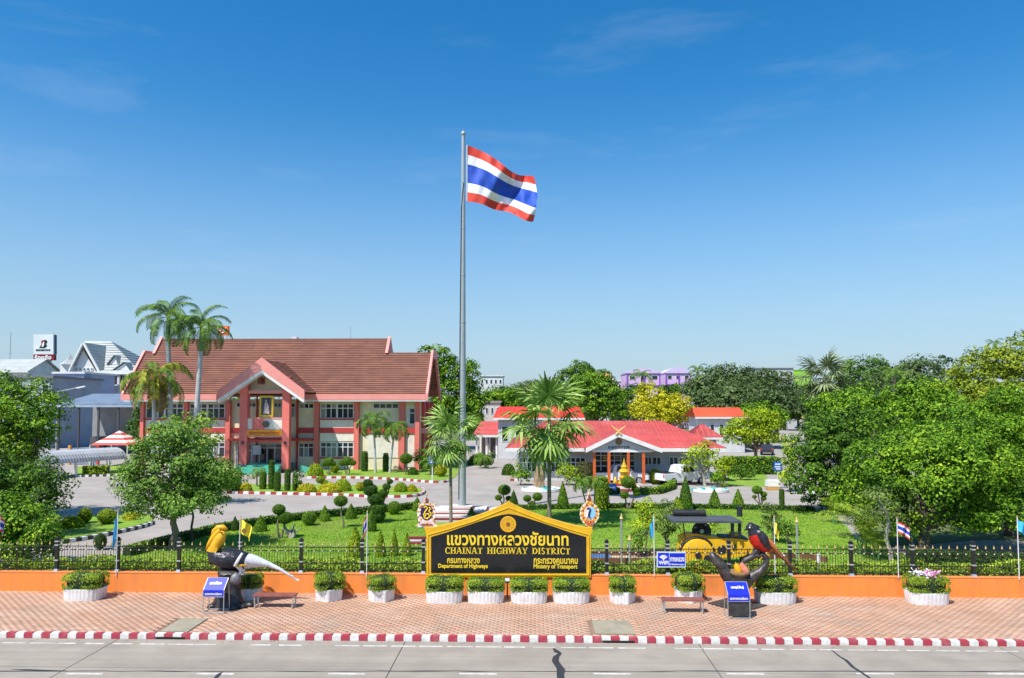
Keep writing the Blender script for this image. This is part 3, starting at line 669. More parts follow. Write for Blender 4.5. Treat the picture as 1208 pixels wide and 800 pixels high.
s = MB(); s.tube([qh(278, 668, -.28), qh(285, 667, -.27), qh(291, 666.5, -.2)], [1.2 * u, 1.7 * u, .8 * u], 8); s.build('wing_edge', bill_m, hbird, True)
for a, dy in ((283, -.14), (286, .14)):
    s = MB(); s.tube([qh(a - 2, 667, dy), qh(a + 1, 672, dy), qh(a + .5, 677, dy)], [3.5 * u, 2.4 * u, 1.6 * u], 8); s.tube([qh(a - 4, 678, dy), qh(a + 4, 677, dy)], [1 * u, 1 * u], 6); s.build('leg', feath_w, hbird, True)

# red bird on a forked trunk
mv = G(872, 716); mv.y += .25; YM = mv.y; u = 1 / ppm(YM)
def qm(px, py, dy=0): return P(px, py, YM + dy) - mv
pl_ = thing('dark_plinth', 'thin black square slab on the pavement under the red bird sculpture', 'plinth', mv, R(38))
s = MB(); s.box((0, 0, .02), (1.45, 1.45, .04)); s.build('slab', mat('plinth_black', (.03, .028, .03), .6, (.06, .056, .055), 3, .3, 20), pl_)
drift = mat('driftwood', (.018, .015, .014), .42, (.085, .072, .066), 4.5, 1.0, 9)
tr = thing('driftwood_trunk', 'dark forked driftwood trunk sculpture carrying a nest', 'sculpture', mv + Vector((0, 0, .04)))
def br(pts, rs, name, seed):
    s = MB(); s.tube([qm(a, b, d) for a, b, d in pts], [r * u for r in rs], 10); rough(s, .018, seed); s.build(name, drift, tr, True, 70)
br([(872, 716, 0), (871, 708, 0), (870, 698, 0), (872, 688, 0), (874, 680, 0)], [14, 11, 10.5, 13, 15], 'trunk', 1)
br([(866, 690, 0), (857, 679, -.05), (849, 667, -.05), (842, 659, -.05), (838, 653, -.05)], [9, 7, 6, 5, 2], 'branch', 2)
br([(840, 661, -.05), (847, 659, -.1), (853, 663, -.1)], [2.5, 2.5, 1.5], 'branch', 3)
br([(878, 690, 0), (886, 682, 0), (896, 676, 0), (903, 668, 0), (905, 660, 0), (900, 655, 0), (890, 657, 0), (880, 662, 0), (873, 668, 0)], [8, 6.5, 5, 4, 3.4, 3.4, 3.4, 3, 1.5], 'branch', 4)
br([(887, 659, 0), (893, 650, 0), (899, 646, 0), (904, 652, 0)], [3, 3.2, 3, 2], 'branch', 5)
br([(866, 715, -.1), (860, 717, -.2), (855, 718, -.3)], [5, 4, 1.5], 'root', 6); br([(878, 715, -.1), (885, 716, -.15), (889, 718, -.2)], [5, 4, 1.5], 'root', 7)
nest_m = mat('nest_straw', (.22, .13, .06), .9, (.32, .2, .09), 8, .8, 14)
s = MB(); s.lathe([(.05, -.2), (.26, -.1), (.36, .06), (.33, .10), (.2, .02), (.02, 0)], 14, qm(872, 678, -.12)); rough(s, .02, 8); s.build('nest', nest_m, tr, True, 60)
chy = thing('chick_sculpture', 'yellow chick sculpture in the nest of the driftwood trunk', 'bird sculpture', mv + qm(870, 679, -.2))
s = MB(); st = [(867, 665, 1.5 * u, 1.5 * u, 0), (869, 668, 3.6 * u, 3.4 * u, 0), (871, 672, 4.4 * u, 4 * u, 0), (871, 677, 3.5 * u, 3.4 * u, 0)]
def qc(px, py, dy=0): return P(px, py, YM - .2 + dy) - (mv + qm(870, 679, -.2))
body_loft(s, qc, st, [0] * 3); s.build('body', bill_m, chy, True); s = MB(); s.tube([qc(867, 665), qc(863.5, 663.5)], [1.3 * u, .2 * u], 6); s.build('beak', bill_d, chy)
cho = thing('chick_sculpture', 'salmon pink chick sculpture in the nest beside the yellow one', 'bird sculpture', mv + qm(878, 679, -.2))
def qd(px, py, dy=0): return P(px, py, YM - .2 + dy) - (mv + qm(878, 679, -.2))
s = MB(); st = [(874, 664, 1.5 * u, 1.5 * u, 0), (876, 668, 3.4 * u, 3.2 * u, 0), (879, 673, 4.6 * u, 4 * u, 0), (881, 678, 3.5 * u, 3.4 * u, 0)]
body_loft(s, qd, st, [0] * 3); s.build('body', mat('salmon', (.62, .16, .09), .6, (.7, .28, .2), 6), cho, True); s = MB(); s.tube([qd(874, 664), qd(871, 661.5)], [1.3 * u, .2 * u], 6); s.build('beak', bill_d, cho)
red_f = mat('feather_red', (.62, .018, .008), .45, (.45, .012, .008), 5, .8, 14); tail_o = mat('feather_rust', (.22, .045, .015), .5, (.42, .16, .06), 5, .7, 14)
mb_ = thing('minivet_sculpture', 'giant red and black bird sculpture with long rusty tail on the driftwood', 'bird sculpture', mv + qm(893, 650, 0))
org = qm(893, 650, 0)
def qb(px, py, dy=0): return qm(px, py, dy) - org
s = MB(); st = [(881, 624, 2.5 * u, 2.5 * u, 0), (884, 622.5, 6 * u, 5.5 * u, 0), (888, 624, 7 * u, 7 * u, 0), (890, 629, 7.8 * u, 8 * u, 0), (893, 635, 9.5 * u, 9 * u, 0), (897, 640, 9.6 * u, 9 * u, .02), (902, 644, 8 * u, 8 * u, .05), (908, 646, 6 * u, 6.5 * u, .1), (913, 649, 4.2 * u, 5 * u, .15), (920, 655, 2.8 * u, 4 * u, .2), (928, 662, 1.8 * u, 3 * u, .25), (936, 669.5, .8 * u, 1.5 * u, .3)]
body_loft(s, qb, st, [0, 0, 0, 1, 1, 1, 1, 2, 2, 2, 2]); fb_ = s; s.build('body', [feath_b, red_f, tail_o], mb_, True, 80); feathers(fb_, mb_, [feath_b, red_f, tail_o], .13, 900)
s = MB(); st = [(892, 626, 2 * u, 1 * u, -.22), (897, 630, 4.5 * u, 1.8 * u, -.26), (901, 636, 5.5 * u, 2 * u, -.26), (905, 643, 4 * u, 1.6 * u, -.22), (909, 649, 1 * u, .6 * u, -.16)]
body_loft(s, qb, st, [0] * 4); s.build('wing', feath_b, mb_, True, 80)
s = MB(); st = [(903, 633, 1.2 * u, 1 * u, -.2), (909, 640, 2.6 * u, 1.6 * u, -.2), (915, 647, 2.2 * u, 1.4 * u, -.12), (919, 652, .6 * u, .6 * u, -.06)]
body_loft(s, qb, st, [0] * 3); s.build('wing_bar', mat('feather_orange', (.62, .14, .03), .5, (.7, .3, .1), 6), mb_, True, 80)
s = MB(); s.tube([qb(881, 624), qb(877.5, 626)], [1.7 * u, .2 * u], 6); s.build('beak', bill_d, mb_)
s = MB(); s.ball(qb(884.5, 622.5, -5.3 * u), .9 * u, 6); s.build('eye', white_l, mb_)
for a, d in ((896, -.1), (899, .1)):
    s = MB(); s.tube([qb(a, 648, d), qb(a - 1, 653, d)], [1.3 * u, 1 * u], 6); s.build('leg', bill_d, mb_)
# ------------------------------------------------------------------ the big name board
gold_f = mat('sign_gold', (.78, .45, .012), .42, (.68, .37, .012), 3, .15, 20); granite = mat('black_granite', (.010, .0105, .013), .18, (.016, .017, .02), 9); let_g = mat('lettering_gold', (.86, .60, .03), .35)
SY = WY - .06
def sp(px, py): q = P(px, py, SY); return Vector((q.x, 0, q.z))
cb = P(600, 681, SY); nb_ = thing('name_board', 'black and gold temple shaped name board of the highway district', 'sign', (cb.x, SY, cb.z)); org = Vector((cb.x, 0, cb.z))
def lp(px, py, y=0): q = sp(px, py) - org; return (q.x, y, q.z)
outer = [(503, 681), (503, 632), (500.5, 622), (508, 622.6), (517, 621.2), (531, 618), (545, 614), (559, 609.8), (572, 605.2), (583, 600.8), (592, 596.6), (597, 593.8), (600, 591.5), (603, 593.8), (608, 596.6), (617, 600.8), (628, 605.2), (641, 609.8), (655, 614), (669, 618), (683, 621.2), (692, 622.8), (699, 622.2), (697, 632), (697, 681)]
inner = [(508.5, 675.8), (508.5, 633.5), (526, 628.5), (545, 622), (563, 616), (581, 610.3), (591, 607.6), (600, 606.3), (609, 607.6), (619, 610.3), (637, 616), (655, 622), (674, 628.5), (691.5, 633.5), (691.5, 675.8)]
s = MB(); s.prism([lp(a, b, 0) for a, b in outer], (0, .26, 0)); s.build('frame', gold_f, nb_)
s = MB(); s.prism([lp(a, b, -.012) for a, b in inner], (0, .014, 0)); s.build('panel', granite, nb_)
# raised rim lines of the frame
for kx, path in enumerate(([(505, 678.5), (505.3, 631), (530, 624), (560, 614.5), (585, 604.5), (600, 599)], [(695, 678.5), (694.7, 631), (670, 624), (640, 614.5), (615, 604.5), (600, 599)])):
    s = MB(); s.tube([lp(a, b, -.004) for a, b in path], .022, 6); s.build('frame_moulding', gold_f, nb_)
s = MB(); s.tube([lp(505, 678.5, -.004), lp(695, 678.5, -.004)], .022, 6); s.build('frame_moulding', gold_f, nb_)
def put_text(body, px0, px1, pyb, pyt, m, par, y=-.02, off=.0, depth=.02, fn=lp):
    a, b = Vector(fn(px0, pyb)), Vector(fn(px1, pyt))
    return put('lettering', text_mesh(body, m, width=b.x - a.x, height=b.z - a.z, depth=depth, off=off), par, ((a.x + b.x) / 2, y, a.z))
put_text('แขวงทางหลวงชัยนาท', 527.5, 670.5, 643.2, 627.3, let_g, nb_, off=.022)
put_text('กรมทางหลวง', 527.5, 566, 664.3, 658.6, let_g, nb_, off=.025); put_text('กระทรวงคมนาคม', 629.5, 681.5, 665, 658.8, let_g, nb_, off=.025)
# serif capitals
def glyph(mb, ch, x0, w, h, y, d=.02):
    S_, T_, K_ = .19 * h, .085 * h, .065 * h            # thick stem, thin stroke, serif height
    def P2(pts): mb.prism([(x0 + a, y, b) for a, b in pts], (0, d, 0))
    def rect(a, b, c, e): P2([(a, c), (b, c), (b, e), (a, e)])
    def ser(c, z, wd): rect(c - wd / 2, c + wd / 2, z, z + K_)
    def stem(c, wd=S_, sw=None):
        sw = sw or wd * 2.1; rect(c - wd / 2, c + wd / 2, 0, h); ser(c, 0, sw); ser(c, h - K_, sw)
    def diag(a, b, wd): P2([(a - wd / 2, 0), (a + wd / 2, 0), (b + wd / 2, h), (b - wd / 2, h)])
    def arc(cx, cz, rx, rz, a0, a1, t0, t1, n=12):
        o, i = [], []
        for k in range(n + 1):
            a = R(a0 + (a1 - a0) * k / n); t = t0 + (t1 - t0) * abs(math.cos(a)); o.append((cx + rx * math.cos(a), cz + rz * math.sin(a))); i.append((cx + (rx - t) * math.cos(a), cz + (rz - (t0 + t1) * .35) * math.sin(a)))
        for k in range(n): P2([o[k], o[k + 1], i[k + 1], i[k]])
    m_ = S_ * 1.05
    if ch == 'I': stem(w / 2)
    elif ch == 'H': stem(m_); stem(w - m_); rect(m_, w - m_, h * .47, h * .47 + T_)
    elif ch == 'T': stem(w / 2); rect(0.02, w - .02, h - T_, h); rect(.02, .02 + T_, h * .72, h); rect(w - .02 - T_, w - .02, h * .72, h)
    elif ch == 'A': diag(.12 * w, w / 2 - .02, T_); diag(w * .84, w / 2, S_); rect(w * .24, w * .74, h * .3, h * .3 + T_); ser(.13 * w, 0, S_ * 1.6); ser(w * .84, 0, S_ * 2)
    elif ch == 'N': stem(m_ * .8, T_, S_ * 1.7); stem(w - m_ * .8, T_, S_ * 1.7); P2([(w - m_ * .8 - S_ * .6, 0), (w - m_ * .8 + .01, 0), (m_ * .8 + S_ * .5, h), (m_ * .8 - S_ * .5, h)])
    elif ch == 'W':
        diag(w * .28, w * .10, S_ * .9); diag(w * .28, w * .48, T_); diag(w * .70, w * .50, S_ * .9); diag(w * .70, w * .90, T_)
        for c in (.10, .50, .90): ser(w * c, h - K_, S_ * 1.7)
    elif ch == 'Y': rect(w / 2 - S_ / 2, w / 2 + S_ / 2, 0, h * .48); ser(w / 2, 0, S_ * 2); P2([(w / 2 - S_ / 2, h * .42), (w / 2 + S_ / 2, h * .42), (w * .26, h), (w * .06, h)]); P2([(w / 2 + S_ * .1, h * .42), (w / 2 + S_ / 2, h * .42), (w * .92, h), (w * .82, h)]); ser(w * .16, h - K_, S_ * 1.8); ser(w * .87, h - K_, S_ * 1.5)
    elif ch == 'D': stem(m_); arc(m_ + .0, h / 2, w - m_ * 1.1, h / 2, -90, 90, T_, S_)
    elif ch == 'C': arc(w * .55, h / 2, w * .5, h / 2, 48, 312, T_, S_); rect(w * .86, w * .94, h * .68, h * .97); rect(w * .88, w * .94, h * .05, h * .2)
    elif ch == 'G': arc(w * .53, h / 2, w * .48, h / 2, 48, 330, T_, S_); rect(w * .84, w * .92, h * .68, h * .97); rect(w * .78, w * .78 + S_ * .9, .02, h * .45); ser(w * .8, h * .4, S_ * 2)
    elif ch == 'R': stem(m_); arc(m_ + S_ * .3, h * .74, w * .52, h * .26, -90, 90, T_, S_ * .9); P2([(w - S_ * .9, 0), (w + .0, 0), (m_ + S_ * 1.1, h * .5), (m_ + S_ * .1, h * .5)]); ser(w - S_ * .2, 0, S_ * 1.2)
    elif ch == 'S': arc(w * .5, h * .74, w * .38, h * .26, 25, 270, T_, S_ * .9); arc(w * .5, h * .26, w * .40, h * .26, -155, 90, T_, S_ * .9)
WID = dict(C=.80, H=.92, A=.90, I=.46, N=.92, T=.82, G=.90, W=1.2, Y=.86, D=.88, S=.66, R=.88)
txt = 'CHAINAT HIGHWAY DISTRICT'; a, b = Vector(lp(525, 653.2)), Vector(lp(673, 646.2)); h = b.z - a.z
tot = sum(WID.get(c, .62) for c in txt) * h; gap = (b.x - a.x - tot) / (len(txt) - 1); x = a.x
for c in txt:
    if c != ' ':
        s = MB(); glyph(s, c, 0, WID[c] * h, h, 0); o = s.build('letter', let_g, nb_); o.location = (x, -.032, a.z)
    x += WID.get(c, .62) * h + gap
put_text('Department of Highways', 517, 575.5, 671.3, 665.2, let_g, nb_, off=.03); put_text('Ministry of Transport', 629.5, 681, 672, 665.6, let_g, nb_, off=.03)
c = Vector(lp(599.5, 618.5)); em = MB(); rr_ = 9.3 / ppm(SY)
s = MB(); s.lathe([(rr_, 0), (rr_, .02), (rr_ * .9, .03), (rr_ * .88, .018), (rr_ * .4, .02), (.01, .02)], 32); e_o = s.build('emblem', mat('emblem_gold', (.85, .46, .015), .4, (.7, .36, .02), 12), nb_); e_o.location = (c.x, -.014, c.z); e_o.rotation_euler = (R(90), 0, 0)
ed = mat('emblem_brown', (.22, .09, .01), .5)
for r0, n_ in ((.70, 20), (.48, 10)):
    for k in range(n_):
        s = MB(); a_ = k / n_ * 2 * math.pi; s.box((0, 0, 0), (rr_ * .10, rr_ * .06, .01)); o = s.build('emblem_relief', ed, e_o); o.location = (rr_ * r0 * math.cos(a_), rr_ * r0 * math.sin(a_), .024); o.rotation_euler = (0, 0, a_)
s = MB(); s.lathe([(rr_ * .28, 0), (rr_ * .28, .006), (.01, .008)], 12); o = s.build('emblem_relief', ed, e_o); o.location = (0, 0, .02)

# ------------------------------------------------------------------ ornate plaques left and right of the board
def plaque(pts, Yp, layers, label, post):
    base = P(post[0], post[1], Yp); t = thing('ornate_plaque', label, 'plaque', (base.x, Yp, base.z)); og = Vector((base.x, Yp, base.z))
    def q(a, b, y): v = P(a, b, Yp) - og; return (v.x, y, v.z)
    s = MB(); s.prism([q(a, b, 0) for a, b in pts], (0, .07, 0)); s.build('board', layers[0], t)
    for i, (kind, pp, m) in enumerate(layers[1:]):
        y = -.006 * (i + 1)
        s = MB()
        if kind == 'ell':
            cx_, cy_, rx_, ry_ = pp; s.prism([q(cx_ + rx_ * math.cos(k / 24 * 2 * math.pi), cy_ + ry_ * math.sin(k / 24 * 2 * math.pi), y) for k in range(24)], (0, .005, 0))
        elif kind == 'line': s.tube([q(a, b, y) for a, b in pp], .028, 6)
        else: s.prism([q(a, b, y) for a, b in pp], (0, .005, 0))
        s.build('ornament', m, t)
    cxm, cym = sum(a for a, b in pts) / len(pts), sum(b for a, b in pts) / len(pts)
    for i, (a, b) in enumerate(pts):
        for f_, m_ in ((.07, gilt_p), (.30, brn if i % 2 else gilt_p)):
            s = MB(); s.ball(q(a + (cxm - a) * f_, b + (cym - b) * f_, -.012), (.035, .02, .04), 6); s.build('bead', m_, t)
    s = MB(); s.tube([q(post[0], post[1], .05), q(post[0], 676, .05)], .03, 6); s.build('post', galv, t)
gilt_p = mat('plaque_gilt', (.72, .42, .06), .4)
pink = mat('plaque_pink', (.72, .42, .40), .5, (.80, .70, .68), 9, contrast=(.42, .58)); cream_p = mat('plaque_cream', (.78, .70, .62), .5, (.70, .52, .40), 10)
navy = mat('plaque_navy', (.02, .012, .07), .4); yel_p = mat('plaque_yellow', (.85, .62, .04), .4); brn = mat('plaque_brown', (.25, .06, .05), .5); org_p = mat('plaque_orange', (.75, .26, .03), .5, (.8, .42, .1), 10); sky_p = mat('plaque_sky', (.25, .55, .80), .4)
LP = [(503.5, 582), (505, 588), (507.5, 593), (510, 595.5), (514, 594), (512.5, 600), (514, 606), (512, 613), (514.5, 618), (517, 621.5), (503.5, 622.5), (490.5, 621.5), (494, 616.5), (492.5, 610), (492, 603), (494, 598), (493.5, 594), (497.5, 595.5), (500, 592), (502.3, 588)]
pr = [(a + (503.5 - a) * .16, b + (605 - b) * .13) for a, b in LP]
plaque(LP, FY - .02, [white_l, ('poly', pr, pink), ('ell', (503.5, 604.8, 7.2, 9.2), navy), ('line', [(500.5, 599), (502.5, 597), (504.5, 599.5), (502, 603), (500, 607), (501, 611), (504, 612), (507, 609.5), (505.5, 606), (502.5, 606.5), (502, 609)], yel_p), ('line', [(506.5, 598), (507.8, 600.5), (506, 603), (508.5, 605.5), (508.5, 608.5)], yel_p), ('poly', [(503.5, 585), (505, 589), (506, 591), (501, 591), (502, 589)], brn), ('poly', [(497.5, 618), (509.5, 618), (512, 620), (495, 620)], brn)],
       'pink and white spired plaque with navy oval left of the name board', (503.5, 622))
RP = [(695, 577), (696, 584), (698.5, 590), (700, 594), (704.5, 597.5), (707, 603), (707, 608), (705, 614), (701, 618), (697, 621), (695, 623), (693, 621), (689, 618), (685.5, 614), (684, 608), (684.5, 602), (686.5, 597), (691, 593.5), (692.5, 588), (694, 583)]
pr = [(a + (695.5 - a) * .13, b + (606 - b) * .11) for a, b in RP]
plaque(RP, FY - .02, [white_l, ('poly', pr, org_p), ('ell', (696, 605, 7.2, 8), cream_p), ('ell', (697.5, 605, 5.2, 6.6), sky_p), ('line', [(692.5, 600.5), (694.5, 599), (696.5, 601), (695.5, 605), (694.5, 609), (696.5, 611)], navy), ('line', [(694, 602), (693, 606), (692.5, 610)], white_l), ('poly', [(695.2, 582), (697, 587), (698, 589.5), (692.5, 589.5), (693.6, 587)], brn), ('poly', [(689, 614.5), (695.5, 617), (702, 614.5), (699, 618.5), (695.5, 620), (692, 618.5)], mat('plaque_rust', (.5, .1, .05), .5))],
       'orange and white spired plaque with sky blue centre right of the name board', (695, 622))

# ------------------------------------------------------------------ small flags on the fence
cl_blue = mat('cloth_sky', (.03, .36, .62), .7, (.05, .45, .70), 6); cl_yel = mat('cloth_yellow', (.82, .66, .02), .7, (.9, .75, .08), 6)
cl_r = mat('cloth_red', (.62, .035, .03), .7, (.55, .03, .03), 4); cl_w = mat('cloth_white', (.80, .79, .80), .7, (.72, .71, .74), 4); cl_b = mat('cloth_navy', (.012, .03, .30), .7, (.02, .05, .40), 4)
THAI5 = [0, 1, 2, 2, 1, 0]
def small_flag(px, ptop, pbot, x0, x1, f0, f1, mats, label, emb=None, dz=-.4, name='flag'):
    b = P(px, pbot, FY - .14); tp = P(px, ptop, FY - .14); t = thing(name, label, 'flag', b, 0, 'small flags tied to the fence posts'); Hh = tp.z - b.z
    s = MB(); s.tube([(0, 0, 0), (0, 0, Hh)], .016, 6); s.build('pole', cl_w, t)
    s = MB(); s.ball((0, 0, Hh + .02), .03, 6); s.build('finial', goldp, t)
    z1, z0 = P(px, f0, FY - .14).z - b.z, P(px, f1, FY - .14).z - b.z; xa, xb = P(x0, f0, FY - .14).x - b.x, P(x1, f0, FY - .14).x - b.x
    nu, nv = 14, 12; V = []; Fc = []; mi = []; wdt = xb - xa; sgn = 1 if xb > abs(xa) else -1
    ln = max(abs(xa), abs(xb)); hgt = (z1 - z0) * (.62 if dz < 0 else 1)
    for j in range(nv + 1):
        for i in range(nu + 1):
            uu, vv = i / nu, j / nv
            V.append((sgn * ln * uu * (1 - .12 * vv), .10 * math.sin(uu * 9 + vv * 1.5) * (.3 + uu * .7), z1 - vv * hgt - uu ** 1.3 * (z1 - z0 - hgt) - .03 * math.sin(uu * 7) * uu))
    for j in range(nv):
        for i in range(nu): Fc.append([j * (nu + 1) + i, j * (nu + 1) + i + 1, (j + 1) * (nu + 1) + i + 1, (j + 1) * (nu + 1) + i]); mi.append(THAI5[j * 6 // nv] if len(mats) == 3 else 0)
    s = MB(); s.v = V; s.f = Fc; s.m = mi; s.build('cloth', mats, t, True, 180)
    if emb:
        s = MB(); c_ = (sgn * ln * .5, -.14, z1 - hgt * .75 - .05); s.lathe([(.10, 0), (.10, .006), (.01, .007)], 10); o = s.build('print', emb, t); o.location = c_; o.rotation_euler = (R(90), 0, 0)
TH = [cl_r, cl_w, cl_b]
small_flag(137, 604, 680, 134, 140.5, 607, 648, [cl_blue], 'light blue flag hanging limp near the left end of the fence')
small_flag(282, 610, 680, 282, 297, 612, 638, [cl_yel], 'yellow flag with a dark print beside the hornbill', mat('print_brown', (.2, .12, .02), .7))
small_flag(432.5, 604, 680, 428, 438, 607, 638, TH, 'striped red white and blue flag left of the name board')
small_flag(772, 608, 680, 766.5, 773, 611, 641, [cl_blue], 'light blue flag hanging limp left of the roller')
small_flag(914.5, 610, 682, 911, 918, 614, 637, [cl_yel], 'yellow flag hanging limp behind the red bird')
small_flag(1060, 612, 682, 1060, 1073, 615, 636, TH, 'striped red white and blue flag before the big right tree')
small_flag(1202.5, 610, 684, 1202.5, 1212, 613, 634, [cl_blue], 'light blue flag at the right edge of the fence')
small_flag(-3, 603, 680, -3, 5, 606, 634, TH, 'striped red white and blue flag at the left edge of the fence')

# ------------------------------------------------------------------ wireless sign on the fence
ws = P(791, 669.5, FY - .12); wf = thing('wireless_sign', 'blue and white wireless internet sign hung on the fence', 'sign', ws); Yw = FY - .12
def lw(px, py, y=0): v = P(px, py, Yw) - ws; return (v.x, y, v.z)
def quadp(mb, x0, x1, y0, y1, y, d): mb.prism([lw(x0, y1, y), lw(x1, y1, y), lw(x1, y0, y), lw(x0, y0, y)], (0, d, 0))
s = MB(); quadp(s, 774.8, 809, 651, 669.5, 0, .03); s.build('frame', mat('sign_pale', (.62, .72, .88), .4), wf)
s = MB(); quadp(s, 776, 789.2, 652.2, 668, -.006, .006); s.build('panel', blue_m, wf); s = MB(); quadp(s, 789.8, 808, 652.6, 668, -.006, .006); s.build('panel', blue_m, wf)
for r_ in (2.2, 3.6, 5.0):
    s = MB(); s.tube([lw(782.7 + r_ * math.sin(R(a)), 660.6 - r_ * math.cos(R(a)), -.012) for a in range(-55, 56, 11)], .018, 6); s.build('wave_arc', white_l, wf)
s = MB(); s.ball(lw(782.7, 660.3, -.01), (.035, .01, .035), 8); s.build('wave_dot', white_l, wf)
put_text('WiFi', 776.8, 788.6, 666, 661.6, white_l, wf, y=-.012, off=.03, depth=.008, fn=lw)
put_text('ทางหลวง', 790.8, 807.2, 662.5, 657.6, white_l, wf, y=-.012, off=.03, depth=.008, fn=lw); put_text('Highways', 790.8, 807.2, 667.2, 664.8, white_l, wf, y=-.012, off=.02, depth=.008, fn=lw)

# ------------------------------------------------------------------ flagpole and large flag
pb = G(545, 607); YP = pb.y; fpo = thing('flagpole', 'tall tapering grey steel flagpole rising over the compound', 'flagpole', pb)
pole_m = mat('pole_grey', (.42, .45, .47), .45, (.36, .39, .41), 1.5, metal=.25)
top = P(549.3, 160, YP).z - pb.z
s = MB(); n_ = 14; s.tube([(0, 0, top * k / n_) for k in range(n_ + 1)], [.27 - .15 * k / n_ for k in range(n_ + 1)], 18); s.build('pole', pole_m, fpo, True, 60)
for k in range(1, 8): s = MB(); zz = top * k / 8; s.lathe([(.27 - .15 * k / 8 + .012, -.05), (.27 - .15 * k / 8 + .012, .05)], 18, (0, 0, zz)); s.build('pole_joint', pole_m, fpo, True, 40)
s = MB(); s.lathe([(.12, 0), (.16, .05), (.16, .18), (.09, .28), (.02, .34)], 12, (0, 0, top)); s.build('truck_cap', pole_m, fpo, True)
s = MB(); s.tube([(-.2, -.22, 1.0), (-.16, -.2, top * .5), (-.1, -.16, top * .8), (.02, -.16, top * .87), (.12, -.05, top * .86)], .025, 6); s.build('halyard', black_p, fpo)
wt = mat('base_white', (.66, .62, .58), .6, (.55, .5, .46), 4); mrn = mat('base_maroon', (.20, .018, .022), .5, (.28, .04, .04), 4)
bse = thing('stepped_plinth', 'stepped white and maroon plinth round the foot of the flagpole', 'plinth', (pb.x, YP, GZ))
for k, (hx, z0, z1, m) in enumerate(((2.6, 0, .10, mrn), (2.5, .10, .22, wt), (1.7, .22, .29, mrn), (1.6, .29, .40, wt), (.8, .40, .46, mrn), (.7, .46, .60, wt))):
    s = MB(); s.bb(-hx, hx, -hx * .85, hx * .85, z0, z1); s.build('step', m, bse)
fg = thing('large_flag', 'large red white and blue striped flag flying from the tall pole', 'flag', P(551, 237, YP)); og = P(551, 237, YP)
nu, nv = 60, 30; V = []
def lerpk(ks, t):
    for (t0, a), (t1, b) in zip(ks, ks[1:]):
        if t <= t1: q = (t - t0) / (t1 - t0); return a + (b - a) * q
    return ks[-1][1]
def smoothk(ks, t): return (lerpk(ks, max(0, t - .06)) + lerpk(ks, t) + lerpk(ks, min(1, t + .06))) / 3
topk = [(0, 171), (.2, 177), (.4, 187), (.6, 198), (.8, 208), (1, 209.5)]; botk = [(0, 237.5), (.2, 240), (.4, 246.5), (.6, 250), (.8, 257), (1, 261)]
for j in range(nv + 1):
    for i in range(nu + 1):
        uu, vv = i / nu, j / nv; px = 551 + uu * (79 if vv < .5 else 78) + 4.0 * math.sin(math.pi * vv) * uu ** 3; py = smoothk(topk, uu) * (1 - vv) + smoothk(botk, uu) * vv
        py += 1.7 * math.sin(uu * 12 + vv * 3) * uu
        dy = (.55 * math.sin(uu * 8.2 + vv * 3.4 + .4) + .26 * math.sin(uu * 17 - vv * 5) + .13 * math.sin(uu * 31 + vv * 9)) * (uu ** .6) + .5 * uu * uu * (1 - vv)
        V.append(tuple(P(px, py, YP + dy) - og))
s = MB(); s.v = V
for j in range(nv):
    for i in range(nu): s.f.append([j * (nu + 1) + i, j * (nu + 1) + i + 1, (j + 1) * (nu + 1) + i + 1, (j + 1) * (nu + 1) + i]); s.m.append(THAI5[j * 6 // nv])
s.build('cloth', [mat('flag_red', (.72, .06, .035), .7, (.66, .05, .03), 2), mat('flag_white', (.82, .82, .84), .7), mat('flag_blue', (.008, .06, .42), .7, (.012, .08, .5), 1.5)], fg, True, 180)
s = MB(); s.tube([Vector((0, 0, .0)), P(551, 171, YP) - og], .03, 6); s.build('hoist_band', cl_w, fg)

# ------------------------------------------------------------------ yellow spotted road roller behind the fence
rb = G(852, 671); YR = rb.y; u = 1 / ppm(YR); rol = thing('road_roller', 'old yellow road roller with black spots and dark flat roof', 'road roller', rb)
def qr(px, py, dy=0): return P(px, py, YR + dy) - rb
yel = mat('roller_yellow', (.80, .46, .008), .42, (.72, .40, .01), 3, .2, 16, stain=((.45, .24, .03), 2, .3)); blk = mat('roller_black', (.014, .014, .015), .45, (.03, .03, .03), 6); gry = mat('roller_roof', (.055, .06, .068), .6, (.085, .09, .098), 3)
def wheel(c, r, wd, hub, name, y0):
    s = MB(); o = qr(*c, y0); s.lathe([(r * .30, -wd / 2), (r * .9, -wd / 2), (r, -wd / 2 + .03), (r, wd / 2 - .03), (r * .9, wd / 2), (r * .3, wd / 2)], 28); w_ = s.build(name, hub, rol, True, 40); w_.location = o; w_.rotation_euler = (R(90), 0, 0)
    s = MB(); s.lathe([(r * .16, -wd / 2 - .06), (r * .2, -wd / 2 - .05), (r * .2, wd / 2 + .05)], 12); h_ = s.build('hub', blk, w_)
    return w_
w1 = wheel((822, 654), 18 * u, .5, yel, 'rear_wheel', -.75); wheel((822, 654), 18 * u, .5, yel, 'rear_wheel', .75)
for (a, b, r_) in ((.05, -.02, .10), (.42, -.22, .15)):
    s = MB(); s.lathe([(r_, 0), (r_, .006), (.01, .006)], 14, (a, b, .252)); s.build('black_spot', blk, w1)
w2 = wheel((890, 660), 13 * u, 1.2, blk, 'front_drum', 0)
for k in range(6):
    a = k / 6 * 2 * math.pi; s = MB(); s.box((13 * u * .55 * math.cos(a), 13 * u * .55 * math.sin(a), .605), (13 * u * .7, .06, .02), rz=a); s.build('spoke', yel, w2)
s = MB(); s.tube([qr(822 + 21 * math.cos(R(a)), 654 - 20.5 * math.sin(R(a)), -.75) for a in range(10, 171, 12)], .05, 8, flat=2.6); s.build('mudguard', blk, rol, True)
